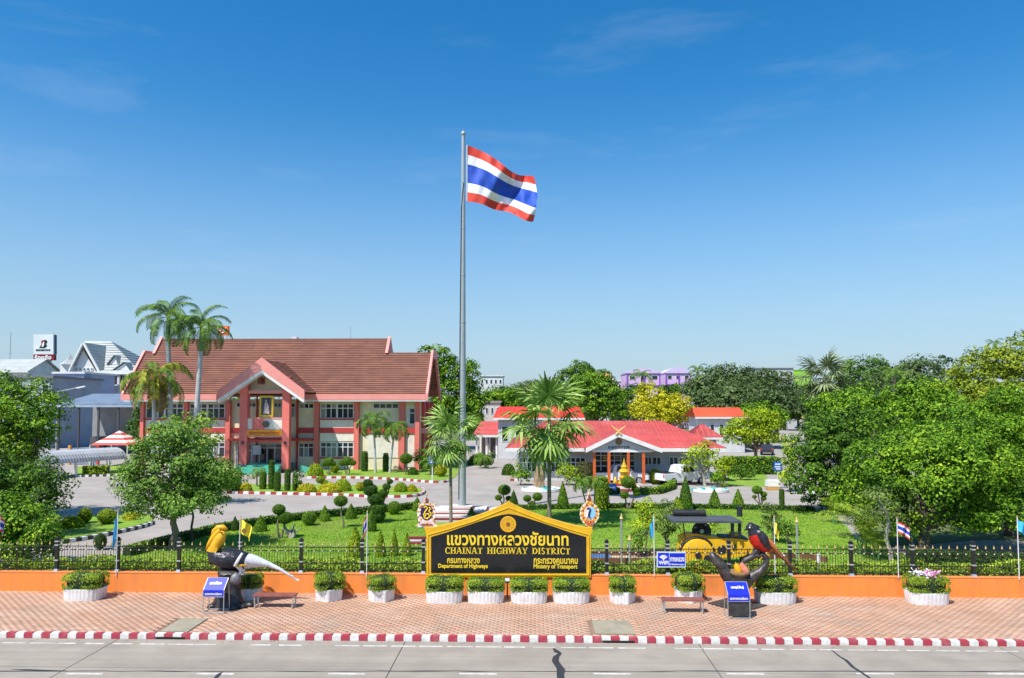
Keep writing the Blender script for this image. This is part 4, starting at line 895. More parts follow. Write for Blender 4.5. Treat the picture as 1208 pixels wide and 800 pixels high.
s = MB(); s.tube([qr(822 + 21 * math.cos(R(a)), 654 - 21 * math.sin(R(a)), .75) for a in range(-5, 186, 12)], .07, 8, flat=2.6); s.build('mudguard', blk, rol, True)
s = MB(); s.prism([qr(a, b, -.42) for a, b in ((802, 660), (804, 636), (812, 631), (832, 631.5), (852, 635), (870, 635.5), (885, 638), (887, 650), (878, 656), (850, 660), (830, 662))], (0, .84, 0)); s.build('body', yel, rol)
s = MB(); s.prism([qr(a, b, -.48) for a, b in ((798, 632.5), (805, 628.5), (824, 630), (846, 634.5), (860, 640), (863, 651), (857, 658), (846, 658.5), (838, 652), (828, 641), (815, 636))], (0, .05, 0)); s.build('side_plate', yel, rol)
for a, b, r1, r2 in ((851.5, 649, 5.5, 6), (834, 661, 4, 6.5), (866, 645, 3, 2.5)):
    s = MB(); s.prism([qr(a + r1 * math.cos(k / 14 * 6.2832), b + r2 * math.sin(k / 14 * 6.2832) * (1 + .15 * math.cos(k)), -.49 if r2 < 6.4 else -1.02) for k in range(14)], (0, .008, 0)); s.build('black_spot', blk, rol)
s = MB(); s.prism([qr(a, b, -.3) for a, b in ((864, 640), (864, 630), (874, 630), (875, 640))], (0, .6, 0)); s.build('chimney_block', yel, rol)
s = MB(); s.prism([qr(a, b, -.36) for a, b in ((850, 634), (850, 632.5), (882, 634.5), (884, 637.5))], (0, .72, 0)); s.build('bonnet', gry, rol)
s = MB(); s.lathe([(10.2 * u, -.06), (11 * u, -.02), (11 * u, .05), (8 * u, .06), (7 * u, .03), (.02, .03)], 24); f_ = s.build('flywheel', blk, rol, True, 40); f_.location = qr(827.5, 626.5, -.1); f_.rotation_euler = (R(90), 0, 0)
s = MB(); s.lathe([(2.4 * u, .0), (2.4 * u, .12), (1.4 * u, .12), (1.3 * u, .1)], 12); s.build('hub_ring', mat('hub_pale', (.6, .7, .4), .5), f_)
for a in (60, 150, 240, 330):
    s = MB(); s.ball((8.4 * u * math.cos(R(a)), 8.4 * u * math.sin(R(a)), .075), .05, 6); s.build('bolt', silver, f_)
rf = MB(); rf.prism([qr(a, b, -.85) for a, b in ((793.5, 617), (793.5, 614.6), (875.3, 615), (875.3, 617.4))], (0, 1.7, 0)); rf = rf.build('roof', gry, rol)
s = MB(); s.tube([qr(794, 605.2, .55), qr(832, 605.4, .55)], 4.2 * u, 14); s.build('rolled_awning', blk, rf, True, 40)
for a, dy in ((864, -.6), (872.5, -.6), (864, .6), (872.5, .6)):
    s = MB(); s.tube([qr(a, 634, dy), qr(a, 616.5, dy)], .075, 8); s.build('roof_post', blk, rol)
for dy in (-.6, .6):
    s = MB(); s.tube([qr(808, 634, dy), qr(806, 616.5, dy)], .025, 6); s.build('roof_post', blk, rol)
s = MB(); s.tube([qr(872.5, 609.2, 0), qr(872.5, 597.5, 0)], [.13, .12], 12); s.build('exhaust_stack', blk, rol)
s = MB(); s.prism([qr(a, b, -.66) for a, b in ((878, 640), (886, 640), (893, 659), (889, 661))], (0, .08, 0)); s.build('front_fork', yel, rol); s = MB(); s.prism([qr(a, b, .58) for a, b in ((878, 640), (886, 640), (893, 659), (889, 661))], (0, .08, 0)); s.build('front_fork', yel, rol)
for k, (a, b) in enumerate(((900, 640), (905, 660))):
    s = MB(); s.box(qr(897 + 6 * k, 655, -.3), (.22, .4, .5)); s.build('front_guard', yel if k else blk, rol)

# low timber edging, pond and short posts behind the fence
tim = mat('timber_brown', (.13, .055, .03), .8, (.2, .09, .05), 3, .4, 14)
pond = thing('garden_pond', 'small rectangular pond with brown rim behind the fence right of the name board', 'pond', G(735, 662))
pc = G(735, 662); wtr = mat('pond_blue', (.03, .14, .36), .25, (.06, .22, .46), 2)
for (a, b, c, d) in ((-2.1, 2.3, .75, .95), (-2.1, 2.3, -.75, -.6), (-2.1, -1.95, -.6, .75), (2.15, 2.3, -.6, .75)): s = MB(); s.bb(a, b, c, d, -.1, .28); s.build('rim', tim, pond)
s = MB(); s.bb(-1.95, -.55, -.6, .75, .02, .16); s.build('blue_liner', wtr, pond); s = MB(); s.bb(-.549, 2.15, -.6, .75, .02, .10); s.build('sand_bed', mat('sand_bed', (.42, .36, .22), .9, (.5, .44, .3), 5), pond)
ed_ = thing('timber_edging', 'brown timber edging boards on the lawn right of the roller', 'edging', G(940, 662)); ec = G(940, 662)
for (a, b) in (((905, 660), (938, 659)), ((944, 659), (975, 664))):
    p, q = G(*a) - ec, G(*b) - ec; d = q - p; s = MB(); s.box((p + q) / 2 + Vector((0, 0, .12)), (d.length, .1, .3), rz=math.atan2(d.y, d.x)); s.build('board', tim, ed_)
for i, (px, y0, y1, gold, lab) in enumerate(((733.5, 613, 668, 1, 'tall silver post with gold tip on the lawn right of the name board'), (743, 638, 672, 1, 'short silver post with gold tip on the lawn right of the name board'), (941, 617, 668, 1, 'silver post with gold tip on the lawn right of the red bird'), (925, 656, 677, 0, 'short white post by the timber edging, left of two'), (966, 655, 676, 0, 'short white post by the timber edging, right of two'))):
    b = G(px, y1); h_ = P(px, y0, b.y).z - GZ; t = thing('lawn_post', lab, 'post', b); s = MB(); r_ = .045 if gold else .07; s.tube([(0, 0, 0), (0, 0, h_)], r_, 8); s.build('shaft', galv if gold else wht2, t)
    s = MB(); s.lathe([(r_ * 1.1, 0), (r_ * 1.9, .05), (r_ * 1.2, .12), (.01, .28)] if gold else [(r_ * 1.1, 0), (r_ * 1.2, .04), (.01, .06)], 8, (0, 0, h_)); s.build('tip', goldp if gold else wht2, t)
# ------------------------------------------------------------------ main office building
cream = mat('cream_wall', (.78, .69, .48), .8, (.70, .61, .42), 1.2, .15, 30, stain=((.5, .41, .28), .5, .4)); offw = mat('spandrel_white', (.78, .74, .64), .75, (.7, .65, .55), 1.5, stain=((.5, .46, .38), 1.5, .4))
salmon = mat('salmon_paint', (.76, .185, .145), .65, (.70, .155, .125), 1.2, stain=((.6, .17, .14), .8, .4)); salm_l = mat('salmon_light', (.80, .31, .265), .6, (.76, .27, .23), 1.0); red_b = mat('deep_red_band', (.52, .05, .045), .65, (.46, .045, .04), 2)
tile_m = mat('roof_tile_brown', (.235, .092, .062), .8, (.30, .12, .08), .6, .35, 9, rnd=True, rndv=.12, stain=((.17, .075, .055), .25, .6))
glass = mat('dark_glass', (.012, .016, .02), .12, (.03, .035, .045), 1.5, spec=.6); curtain = mat('pale_blind', (.20, .20, .19), .5, (.30, .29, .27), 2); wfr = mat('window_frame', (.68, .70, .72), .5); trimw = mat('trim_white', (.78, .77, .74), .6, (.68, .67, .63), 2); teal_s = mat('teal_step', (.06, .34, .24), .5, (.09, .40, .29), 3)
YB0 = G(307, 557.5).y; YF = YB0 + 4.2; mroot = Vector((P(307, 550, YF).x, YF, GZ))
mbld = thing('office_building', 'two storey cream and salmon office building with brown tiled roof', 'building', mroot)
def qf(px, py, y=0.0, Y=None): v = P(px, py, (YF if Y is None else Y)) - mroot; v.y += y; return v
def fbox(px0, px1, py0, py1, y0, y1, name, m, par=None, z0=None, Y=None):
    a, b = qf(px0, py1, Y=Y), qf(px1, py0, Y=Y); yy = (0 if Y is None else Y - YF); s = MB(); s.bb(a.x, b.x, yy + y0, yy + y1, a.z if z0 is None else z0, b.z)
    return s.build(name, m, par or mbld)
def window(px0, px1, py0, py1, cols, par, rows=(0, .3, 1), y=0, Y=None, q=qf, gm=None, fm=None, fr=.09):
    """frame proud of the wall, one pane per light"""
    a, b = q(px0, py1, Y=Y) if Y else q(px0, py1), q(px1, py0, Y=Y) if Y else q(px1, py0)
    yy = a.y + y; w_, h_ = b.x - a.x, b.z - a.z; s = MB()
    s.bb(a.x - fr / 2, b.x + fr / 2, yy - .05, yy + .05, a.z - fr, a.z); s.bb(a.x - fr / 2, b.x + fr / 2, yy - .05, yy + .05, b.z, b.z + fr)
    s.bb(a.x - fr, a.x, yy - .048, yy + .048, a.z, b.z); s.bb(b.x, b.x + fr, yy - .048, yy + .048, a.z, b.z)
    for c in range(1, cols): s.bb(a.x + w_ * c / cols - fr / 2, a.x + w_ * c / cols + fr / 2, yy - .046, yy + .046, a.z, b.z)
    for r_ in rows[1:-1]: s.bb(a.x, b.x, yy - .044, yy + .044, b.z - h_ * r_ - fr / 2, b.z - h_ * r_ + fr / 2)
    wo_ = s.build('window', fm or wfr, par)
    for c in range(cols):
        for r0, r1 in zip(rows, rows[1:]):
            p = MB(); p.bb(a.x + w_ * c / cols + fr / 2, a.x + w_ * (c + 1) / cols - fr / 2, yy - .01, yy + .01, b.z - h_ * r1 + fr / 2, b.z - h_ * r0 - fr / 2); p.build('pane', gm or (curtain if random.random() < .22 else glass), wo_)
    return wo_
x_l, x_r = qf(166, 500).x, qf(496, 500).x; z_e = qf(400, 474).z
s = MB(); s.bb(x_l, x_r, .0, 8.4, 0, z_e + .3); s.build('wall', cream, mbld)
for a, b in ((166, 172), (217.5, 223.5), (266.5, 273.5), (371, 377.5), (418, 424.5), (471, 478), (490, 495.5)):
    fbox(a, b, 474, 553, -.45, -.002, 'pilaster', salmon, z0=0)
def bay(a, b, wins):
    w_ = (b - a)
    fbox(a, b, 495.5, 504.6, -.16, -.003, 'spandrel', offw); fbox(a, b, 504.7, 510.8, -.22, -.002, 'floor_band', red_b); fbox(a, b, 510.9, 520.5, -.16, -.003, 'spandrel', offw); fbox(a, b, 541, 553, -.12, -.004, 'wall_base', cream, z0=0)
    fbox(a, b, 493.6, 495.4, -.26, -.002, 'window_sill', red_b); fbox(a, b, 539.4, 541, -.26, -.002, 'window_sill', red_b)
    for i in range(wins):
        x0, x1 = a + w_ * i / wins + .8, a + w_ * (i + 1) / wins - .8
        window(x0, x1, 476.8, 493.0, 3, mbld, y=-.055); window(x0, x1, 522.5, 538.8, 3, mbld, y=-.055)
bay(224, 266, 2); bay(378, 417.6, 2); bay(172.5, 217, 2)
fbox(425, 470.6, 504.7, 510.8, -.18, -.002, 'floor_band', red_b); fbox(478.3, 489.7, 504.7, 510.8, -.18, -.002, 'floor_band', red_b)
window(441, 470, 476.5, 481.5, 4, mbld, rows=(0, 1), y=-.055); fbox(433, 470, 512, 540, -.06, -.003, 'wall_panel', offw)
for a, b, c, d in ((478.8, 483, 478, 503), (485, 489.4, 478, 503), (479, 489, 513, 551)): fbox(a, b, c, d, -.05, -.003, 'wall_panel', offw)
window(483.5, 489.5, 482, 500, 1, mbld, y=-.06)
# right end wall: salmon piers and balcony
for yy in (.6, 4.0, 7.4): s = MB(); s.bb(x_r, x_r + .35, yy, yy + .8, 0, z_e); s.build('pilaster', red_b, mbld)
s = MB(); s.bb(x_r, x_r + .8, .5, 8.2, qf(0, 511).z, qf(0, 504.7).z); s.build('balcony', salm_l, mbld)
s = MB(); s.bb(x_r + .5, x_r + 1.2, 3.0, 3.8, qf(0, 503).z, qf(0, 497).z); s.build('air_conditioner', trimw, mbld)
# roof
YE = YF - 1.5; YR1 = YF + 4.3
e_a, e_b = P(146, 467, YE) - mroot, P(497, 467, YE) - mroot; r_a, r_b = P(192, 402, YR1) - mroot, P(458, 402, YR1) - mroot
slope = (r_a.z - e_a.z) / (r_a.y - e_a.y); YR2 = None
zlow = None
for k in range(400):                                   # depth at which the same slope reaches the lower ridge line (y=417.5)
    y_ = e_a.y + k * .03; z_ = e_a.z + slope * (y_ - e_a.y)
    if (P(490, 417.5, YF + y_) - mroot).z <= z_: break
ylow, zlow = y_, z_
xL, xR = e_a.x, e_b.x + .5
roof_root = MB(); n_c = 30; V = []; F = []
tot = math.hypot(r_a.y - e_a.y, r_a.z - e_a.z); nrm = Vector((0, -slope, 1)).normalized(); dirv = Vector((0, 1, slope)).normalized()
rows_v, rows_f, rows_r = [], [], []
for side in (0, 1):
    for k in range(n_c):
        d0, d1 = tot * k / n_c, tot * (k + 1) / n_c + .06
        p0 = Vector((0, e_a.y, e_a.z)) + dirv * d0; p1 = Vector((0, e_a.y, e_a.z)) + dirv * d1
        lowpart = p1.z <= zlow + .15
        xa, xb = (xL, xR) if lowpart else (r_a.x, r_b.x)
        nseg = max(1, int((xb - xa) / 1.4))
        for j in range(nseg):
            s0, s1 = xa + (xb - xa) * j / nseg, xa + (xb - xa) * (j + 1) / nseg
            top_, bot_ = p1 + nrm * .02, p0 + nrm * .11
            q4 = [(s0, bot_.y, bot_.z), (s1, bot_.y, bot_.z), (s1, top_.y, top_.z), (s0, top_.y, top_.z), (s0, p0.y, p0.z), (s1, p0.y, p0.z)]
            if side:
                yr = r_a.y if not lowpart else ylow; ymir = 2 * (r_a.y if not lowpart else r_a.y) ; q4 = [(x, ymir - y, z) for x, y, z in q4]
            o = len(rows_v); rows_v += q4; rows_f += [[o, o + 1, o + 2, o + 3], [o + 4, o + 5, o + 1, o]]; rr_v = RNG.random(); rows_r += [rr_v, rr_v]
ro = bpy.data.objects.new('roof', np_mesh('roof', np.array(rows_v), np.array(rows_f), tile_m, np.array(rows_r))); COL.objects.link(ro); ro.parent = mbld
# raised centre: end walls and ridge
for xx, sg in ((r_a.x, -1), (r_b.x, 1)):
    s = MB(); yb_ = 2 * r_a.y - ylow; s.prism([(xx, ylow - .3, zlow + .1), (xx, r_a.y, r_a.z + .5), (xx, yb_ + .3, zlow + .1)], (sg * .3, 0, 0)); s.build('ridge_gable', salm_l, ro)
s = MB(); s.bb(r_a.x, r_b.x, r_a.y - .14, r_a.y + .14, r_a.z - .05, r_a.z + .20); s.build('ridge_cap', tile_m, ro)
for xa, xb in ((xL, r_a.x - .31), (r_b.x + .31, xR)): s = MB(); s.bb(xa, xb, ylow - .1, 2 * r_a.y - ylow, zlow - .05, zlow + .14); s.build('ridge_cap', tile_m, ro)
for xx, nm in ((xL - .25, 'barge_board'), (xR, 'barge_board')):
    y2 = 2 * r_a.y - ylow; s = MB(); s.prism([(xx, e_a.y - .15, e_a.z - .55), (xx, e_a.y - .15, e_a.z + .25), (xx, ylow, zlow + .45), (xx, y2, zlow + .45), (xx, 2 * r_a.y - e_a.y, e_a.z + .2), (xx, 2 * r_a.y - e_a.y, e_a.z - .5), (xx, y2, zlow - .5), (xx, ylow, zlow - .5)], (.25, 0, 0)); s.build(nm, salm_l, ro)
xg0, xg1 = (P(256, 467, YE) - mroot).x, (P(359, 467, YE) - mroot).x
for a_, b_ in ((xL, xg0), (xg1, xR - .02)):
    s = MB(); s.bb(a_, b_, e_a.y - .14, e_a.y + .0, e_a.z - .45, e_a.z + .16); s.build('fascia', salm_l, ro); s = MB(); s.bb(a_, b_, e_a.y - .10, .05, e_a.z - .62, e_a.z - .46); s.build('soffit', trimw, ro)
s = MB(); s.bb(qf(343, 400, Y=YR1).x, qf(349, 400, Y=YR1).x, r_a.y + .3, r_a.y + 1, r_a.z - .2, r_a.z + .45); s.build('vent', trimw, ro)
s = MB(); s.tube([(qf(413.5, 400, Y=YR1).x, r_a.y, r_a.z), (qf(413.5, 400, Y=YR1).x, r_a.y, r_a.z + 1.7)], .03, 5); s.build('aerial', galv, ro)
# portico
YG = YB0 - 1.0
ap = P(308.5, 423, YG) - mroot; fl_, fr_ = P(256.5, 462, YG) - mroot, P(359, 462, YG) - mroot
th_ = .95; yb1 = 2.9
po = MB()
for sg, ft in ((-1, fl_), (1, fr_)):
    a = Vector((ap.x, ap.y + .2, ap.z - .05)); f = Vector((ft.x, ap.y + .2, ft.z - .05)); dx = (a - f); nn = 22
    for k in range(nn):
        p0 = f + dx * (k / nn); p1 = f + dx * ((k + 1) / nn); up = Vector((-dx.z * (1 if sg < 0 else -1), 0, dx.x * (1 if sg < 0 else -1))).normalized() * .09
        if up.z < 0: up = -up
        po.prism([p0 + up, p1 + up * .3, p1 - up, p0 - up], (0, yb1 - ap.y, 0))
por = po.build('portico_roof', tile_m, mbld)
por.data.attributes.new('rnd', 'FLOAT', 'FACE')
for sg, ft in ((-1, fl_), (1, fr_)):
    s = MB(); s.prism([(ap.x, ap.y, ap.z + .12), (ft.x - .0, ap.y, ft.z + .12), (ft.x, ap.y, ft.z - th_ + .1), (ap.x, ap.y, ap.z - th_ - .25)], (0, .22, 0)); s.build('barge_board', salm_l, por)
    s = MB(); s.prism([(ap.x, ap.y + .03, ap.z - th_ - .24), (ft.x, ap.y + .03, ft.z - th_ + .1), (ft.x + (-sg) * .1, ap.y + .03, ft.z - th_ - .22), (ap.x, ap.y + .03, ap.z - th_ - .62)], (0, .9, 0)); s.build('barge_trim', trimw, por)
s = MB(); zc = qf(0, 461, Y=YB0).z; zt = ap.z - 1.5
hw = (zt - zc) / ((ap.z - fl_.z) / (ap.x - fl_.x)); s.prism([(ap.x - hw - 1.1, YB0 - YF + 1.2, zc - .3), (ap.x + hw + 1.1, YB0 - YF + 1.2, zc - .3), (ap.x, YB0 - YF + 1.2, zt + .55)], (0, .2, 0)); s.build('gable_wall', cream, mbld)
gw = s
window(305.5, 311.5, 447, 452.5, 2, mbld, rows=(0, 1), Y=YB0 + 1.12, fm=red_b)
for a, b in ((282.3, 291.3), (332.6, 341)):
    c0, c1 = qf(a, 500, Y=YB0), qf(b, 500, Y=YB0); s = MB(); s.bb(c0.x, c1.x, YB0 - YF, YB0 - YF + .8, .35, ap.z - 1.9); s.build('column', salmon, mbld); s = MB(); s.bb(c0.x - .05, c1.x + .05, YB0 - YF - .05, YB0 - YF + .85, 0, .35); s.build('column_base', mat('brown_tile', (.12, .05, .04), .5), mbld)
    s = MB(); s.box(((c0.x + c1.x) / 2, YB0 - YF - .08, qf(0, 522, Y=YB0).z), (.2, .16, .3)); s.build('wall_lamp', black_p, mbld)
xa, xb = qf(291.3, 500, Y=YB0).x, qf(332.6, 500, Y=YB0).x; yp = YB0 - YF
def pbox(py0, py1, y0, y1, name, m, xa_=None, xb_=None): s = MB(); s.bb(xa if xa_ is None else xa_, xb if xb_ is None else xb_, yp + y0, yp + y1, qf(0, py1, Y=YB0).z, qf(0, py0, Y=YB0).z); return s.build(name, m, mbld)
pbox(494, 506.5, .15, .3, 'balcony_panel', offw); pbox(492.6, 494, .1, .4, 'balcony_rail', salm_l); pbox(461, 464.5, .2, .6, 'beam', salm_l)
pbox(494.3, 506.4, .08, .148, 'balcony_centre', salmon, qf(306.5, 0, Y=YB0).x, qf(320, 0, Y=YB0).x)
c_ = qf(313.5, 500.5, Y=YB0); s = MB(); s.lathe([(.36, 0), (.36, .05), (.26, .06), (.01, .05)], 20); o = s.build('round_emblem', mat('emblem_dark', (.03, .035, .03), .4, (.12, .12, .1), 12), mbld); o.location = (c_.x, yp + .075, c_.z); o.rotation_euler = (R(90), 0, 0)
bn = pbox(507, 513.5, .02, .1, 'banner', mat('banner_orange', (.80, .30, .01), .6)); bl = text_mesh('แขวงทางหลวงชัยนาท', mat('banner_ink', (.35, .06, .01), .6), width=(xb - xa) * .86, height=.42, depth=.01, off=.02); put('lettering', bl, mbld, ((xa + xb) / 2, yp + .012, qf(0, 512.6, Y=YB0).z))
pbox(514, 515.5, .12, .5, 'beam', salm_l); pbox(519, 521, .3, .7, 'beam', red_b)
# framed picture over the balcony
fa, fb = qf(305.8, 491.8, Y=YB0 + .3), qf(322.6, 467, Y=YB0 + .3); yq = YB0 + .3 - YF; pf = MB(); fw = .2
pf.bb(fa.x, fb.x, yq, yq + .1, fa.z, fb.z); pf = pf.build('picture_frame', mat('gilt', (.75, .50, .03), .35, (.6, .36, .03), 10, metal=.3), mbld)
s = MB(); s.bb(fa.x + fw, fb.x - fw, yq - .012, yq - .002, fa.z + fw, fb.z - fw); s.build('picture', mat('picture_ground', (.02, .02, .04), .4, (.10, .07, .07), 3), pf)
mx_, W_, H_ = (fa.x + fb.x) / 2, fb.x - fa.x, fb.z - fa.z
s = MB(); s.prism([(mx_ - W_ * .2, yq - .02, fa.z + H_ * .14), (mx_ + W_ * .22, yq - .02, fa.z + H_ * .14), (mx_ + W_ * .17, yq - .02, fa.z + H_ * .5), (mx_ + W_ * .07, yq - .02, fa.z + H_ * .68), (mx_ - W_ * .1, yq - .02, fa.z + H_ * .68), (mx_ - W_ * .16, yq - .02, fa.z + H_ * .5)], (0, .006, 0)); s.build('picture_robe', mat('picture_pale', (.62, .55, .52), .5, (.3, .22, .25), 6), pf)
s = MB(); s.prism([(mx_ - W_ * .02 + W_ * .07 * math.cos(k / 12 * 6.283), yq - .024, fa.z + H_ * .76 + W_ * .09 * math.sin(k / 12 * 6.283)) for k in range(12)], (0, .006, 0)); s.build('picture_face', mat('picture_tan', (.5, .33, .24), .5), pf)
# entrance behind the portico
fbox(279, 296, 522, 549, -.06, -.004, 'entrance_glazing', glass); 
window(298, 315, 524, 549, 2, mbld, rows=(0, .18, 1), y=-.06); dr = window(316, 333, 524, 549, 2, mbld, rows=(0, .18, 1), y=-.06); window(281, 297, 524, 549, 2, mbld, rows=(0, .3, 1), y=-.12)
for a, b in ((280, 290), (293, 302), (324, 332)): window(a, b, 475.5, 480, 2, mbld, rows=(0, 1), y=-.06)
window(344, 348, 476, 492, 1, mbld, y=-.06); window(354, 370, 476.5, 481.5, 3, mbld, rows=(0, 1), y=-.06); window(353, 370, 523, 539, 3, mbld, y=-.06)
for a, b in ((302, 304.5), (349.5, 352.5)): fbox(a, b, 464, 552, -.3, -.003, 'pilaster', red_b, z0=0)
fbox(274, 302, 504.7, 510.8, -.14, -.003, 'floor_band', red_b); fbox(352.6, 370.8, 504.7, 510.8, -.14, -.003, 'floor_band', red_b); fbox(274, 370.8, 517, 519.5, -1.2, -.003, 'canopy_beam', red_b)
fbox(300, 310, 525, 536, -.5, -.45, 'notice_board', mat('notice_pale', (.5, .6, .66), .4, (.62, .66, .6), 6))
zg = 0
for k in range(5):
    s = MB(); s.bb(qf(291, 0, Y=YB0).x, qf(341 + (22 if k < 2 else 0) * 0, 0, Y=YB0).x, yp - .4 - .35 * (4 - k), YF - YF - .3, .001 + .16 * k, .16 * (k + 1)); s.build('step', teal_s, mbld)
s = MB(); s.prism([qf(354, 557, Y=YB0 + 1), qf(366, 560, Y=YB0 - 1.5) , qf(366, 553, Y=YB0 - 1.5), qf(354, 549, Y=YB0 + 1)], (.25, 0, 0)); s.build('ramp_side', teal_s, mbld)

# ------------------------------------------------------------------ red roofed hall
redroof = mat('roof_red', (.50, .075, .068), .65, (.43, .06, .058), .5, .3, 6, rnd=True, rndv=.12, stain=((.58, .17, .15), .3, .6), streak=((.36, .055, .05), (1.2, .4, .4), .5)); redroof2 = mat('roof_scarlet', (.72, .03, .018), .55, (.62, .03, .02), .4); redbrt = mat('roof_vermilion', (.68, .05, .03), .55, (.68, .10, .03), .12)
hallw = mat('hall_wall', (.50, .51, .52), .75, (.58, .59, .60), 1, .1, 20); orange_c = mat('column_orange', (.62, .13, .02), .55, (.52, .09, .02), 3)
YH0 = G(730, 572.5).y; YHF = YH0 + 3.6; hroot = Vector((P(730, 570, YHF).x, YHF, GZ)); hall = thing('red_roofed_hall', 'single storey white hall with red hipped roof and gabled porch', 'building', hroot)
def qh2(px, py, y=0.0, Y=None): v = P(px, py, YHF if Y is None else Y) - hroot; v.y += y; return v
zE = qh2(700, 529, Y=YHF - 1.2).z; YRg = YHF + 7.5
el, er = qh2(597, 529, Y=YHF - 1.2), qh2(856, 529, Y=YHF - 1.2); rl, rr2 = qh2(643, 498, Y=YRg), qh2(781, 498, Y=YRg); yb_ = 2 * rl.y - el.y
s = MB(); s.bb(el.x + 1.2, er.x - 1.2, 0, yb_ - 1.2, 0, zE + .2); s.build('wall', hallw, hall)
def courses(name, corners, n, m, par, lift=.06, ribs=0):
    """roof plane of overlapping courses: corners = eave a, eave b, ridge b, ridge a"""
    a, b, c, d = [Vector(p) for p in corners]; nn = (b - a).cross(d - a).normalized()
    if nn.z < 0: nn = -nn
    v, f, r_ = [], [], []
    for k in range(n):
        t0, t1 = k / n, min(1, (k + 1) / n + .01); p0, p1, p2, p3 = a.lerp(d, t0), b.lerp(c, t0), b.lerp(c, t1), a.lerp(d, t1); o = len(v)
        v += [p0 + nn * lift, p1 + nn * lift, p2 + nn * .01, p3 + nn * .01, p0, p1]; f += [[o, o + 1, o + 2, o + 3], [o + 4, o + 5, o + 1, o]]; q = random.random(); r_ += [q, q]
    if ribs:                                               # straight ribs running up the slope
        up = (d - a) if abs((d - a).x) < 1e-6 else Vector((0, (d - a).y, (d - a).z)); xx = a.x + ribs / 2
        while xx < b.x:
            tm = 1.0
            if d.x > a.x + 1e-6: tm = min(tm, (xx - a.x) / (d.x - a.x))
            if c.x < b.x - 1e-6: tm = min(tm, (b.x - xx) / (b.x - c.x))
            p = Vector((xx, a.y, a.z)); e = p + up * tm; o = len(v); hw__ = ribs * .16; lf_ = nn * (lift + .05)
            v += [p + Vector((-hw__, 0, 0)) + nn * .02, p + lf_, p + Vector((hw__, 0, 0)) + nn * .02, e + Vector((-hw__, 0, 0)) + nn * .02, e + lf_, e + Vector((hw__, 0, 0)) + nn * .02]; f += [[o, o + 1, o + 4, o + 3], [o + 1, o + 2, o + 5, o + 4]]; q = random.random(); r_ += [q, q]; xx += ribs
    o = bpy.data.objects.new(name, np_mesh(name, np.array([tuple(p) for p in v]), np.array(f), m, np.array(r_))); COL.objects.link(o); o.parent = par; return o
E0, E1, E2, E3 = (el.x, el.y, zE), (er.x, er.y, zE), (er.x, yb_, zE), (el.x, yb_, zE); Ra, Rb = (rl.x, rl.y, rl.z), (rr2.x, rl.y, rl.z)
courses('roof', (E0, E1, Rb, Ra), 26, redroof, hall, ribs=.42); courses('roof', (E1, E2, Rb, Rb), 26, redroof, hall); courses('roof', (E2, E3, Ra, Rb), 12, redroof, hall); courses('roof', (E3, E0, Ra, Ra), 26, redroof, hall)
s = MB(); s.tube([Ra, Rb], .14, 8); s.build('ridge_cap', redroof, hall)
for p, q in ((E0, Ra), (E1, Rb)): s = MB(); s.tube([p, q], .12, 8); s.build('hip_cap', redroof, hall)
s = MB(); s.bb(el.x - .05, er.x + .05, el.y - .08, el.y + .08, zE - .30, zE + .02); s.bb(er.x - .08, er.x + .08, el.y + .09, yb_, zE - .30, zE + .02); s.bb(el.x - .08, el.x + .08, el.y + .09, yb_, zE - .30, zE + .02); s.build('fascia', trimw, hall)
for a, b in ((761, 768), (770, 779), (790, 799), (802, 812)): window(a, b, 539.5, 548, 2, hall, rows=(0, 1), y=-.06, q=qh2)
for a, b in ((612, 632), (640, 660), (668, 690)): window(a, b, 540, 556, 4, hall, rows=(0, .35, 1), y=-.06, q=qh2)
window(701, 748, 531, 556, 6, hall, rows=(0, .25, .5, .75, 1), y=-.06, q=qh2)
# porch
g_a = qh2(729.5, 512, Y=YH0 - .6); g_l, g_r = qh2(691, 528.5, Y=YH0 - .6), qh2(781, 532.5, Y=YH0 - .6); yy0 = g_a.y; zf = (g_l.z + g_r.z) / 2
g_l.z = g_r.z = zf
def roofy(z_): return el.y + (z_ - zE) / ((rl.z - zE) / (rl.y - el.y))
for ft in (g_l, g_r): courses('porch_roof', ((ft.x, yy0, zf), (ft.x, roofy(max(zf, zE)) + .4, zf), (g_a.x, roofy(g_a.z) + .3, g_a.z), (g_a.x, yy0, g_a.z)), 14, redroof, hall)
for ft in (g_l, g_r): s = MB(); s.prism([(g_a.x, yy0 - .1, g_a.z + .14), (ft.x, yy0 - .1, zf + .1), (ft.x, yy0 - .1, zf - .28), (g_a.x, yy0 - .1, g_a.z - .26)], (0, .16, 0)); s.build('barge_board', trimw, hall)
zt_ = qh2(0, 529.5, Y=YH0).z; s = MB(); fx = .78; s.prism([(g_a.x + (g_l.x - g_a.x) * fx, yy0 + .35, zt_), (g_a.x + (g_r.x - g_a.x) * fx, yy0 + .35, zt_), (g_a.x, yy0 + .35, g_a.z - .25)], (0, .15, 0)); s.build('tympanum', hallw, hall)
s = MB(); s.bb(g_a.x + (g_l.x - g_a.x) * fx, g_a.x + (g_r.x - g_a.x) * fx, yy0 + .30, yy0 + .52, zt_ - .2, zt_ - .002); s.build('porch_beam', trimw, hall)
s = MB(); s.lathe([(.30, 0), (.30, .04), (.2, .05), (.01, .04)], 18); o = s.build('round_emblem', mat('emblem_bronze', (.16, .09, .03), .5, (.3, .18, .06), 12), hall); c_ = qh2(729.5, 521, Y=YH0); o.location = (c_.x, yy0 + .345, c_.z); o.rotation_euler = (R(90), 0, 0)
put('lettering', text_mesh('ศาลาทางหลวง', black_p, width=1.9, height=.26, depth=.02, off=.02), hall, (c_.x, yy0 + .335, qh2(0, 528.3, Y=YH0).z))
gl_ = mat('finial_gilt', (.72, .5, .16), .4)
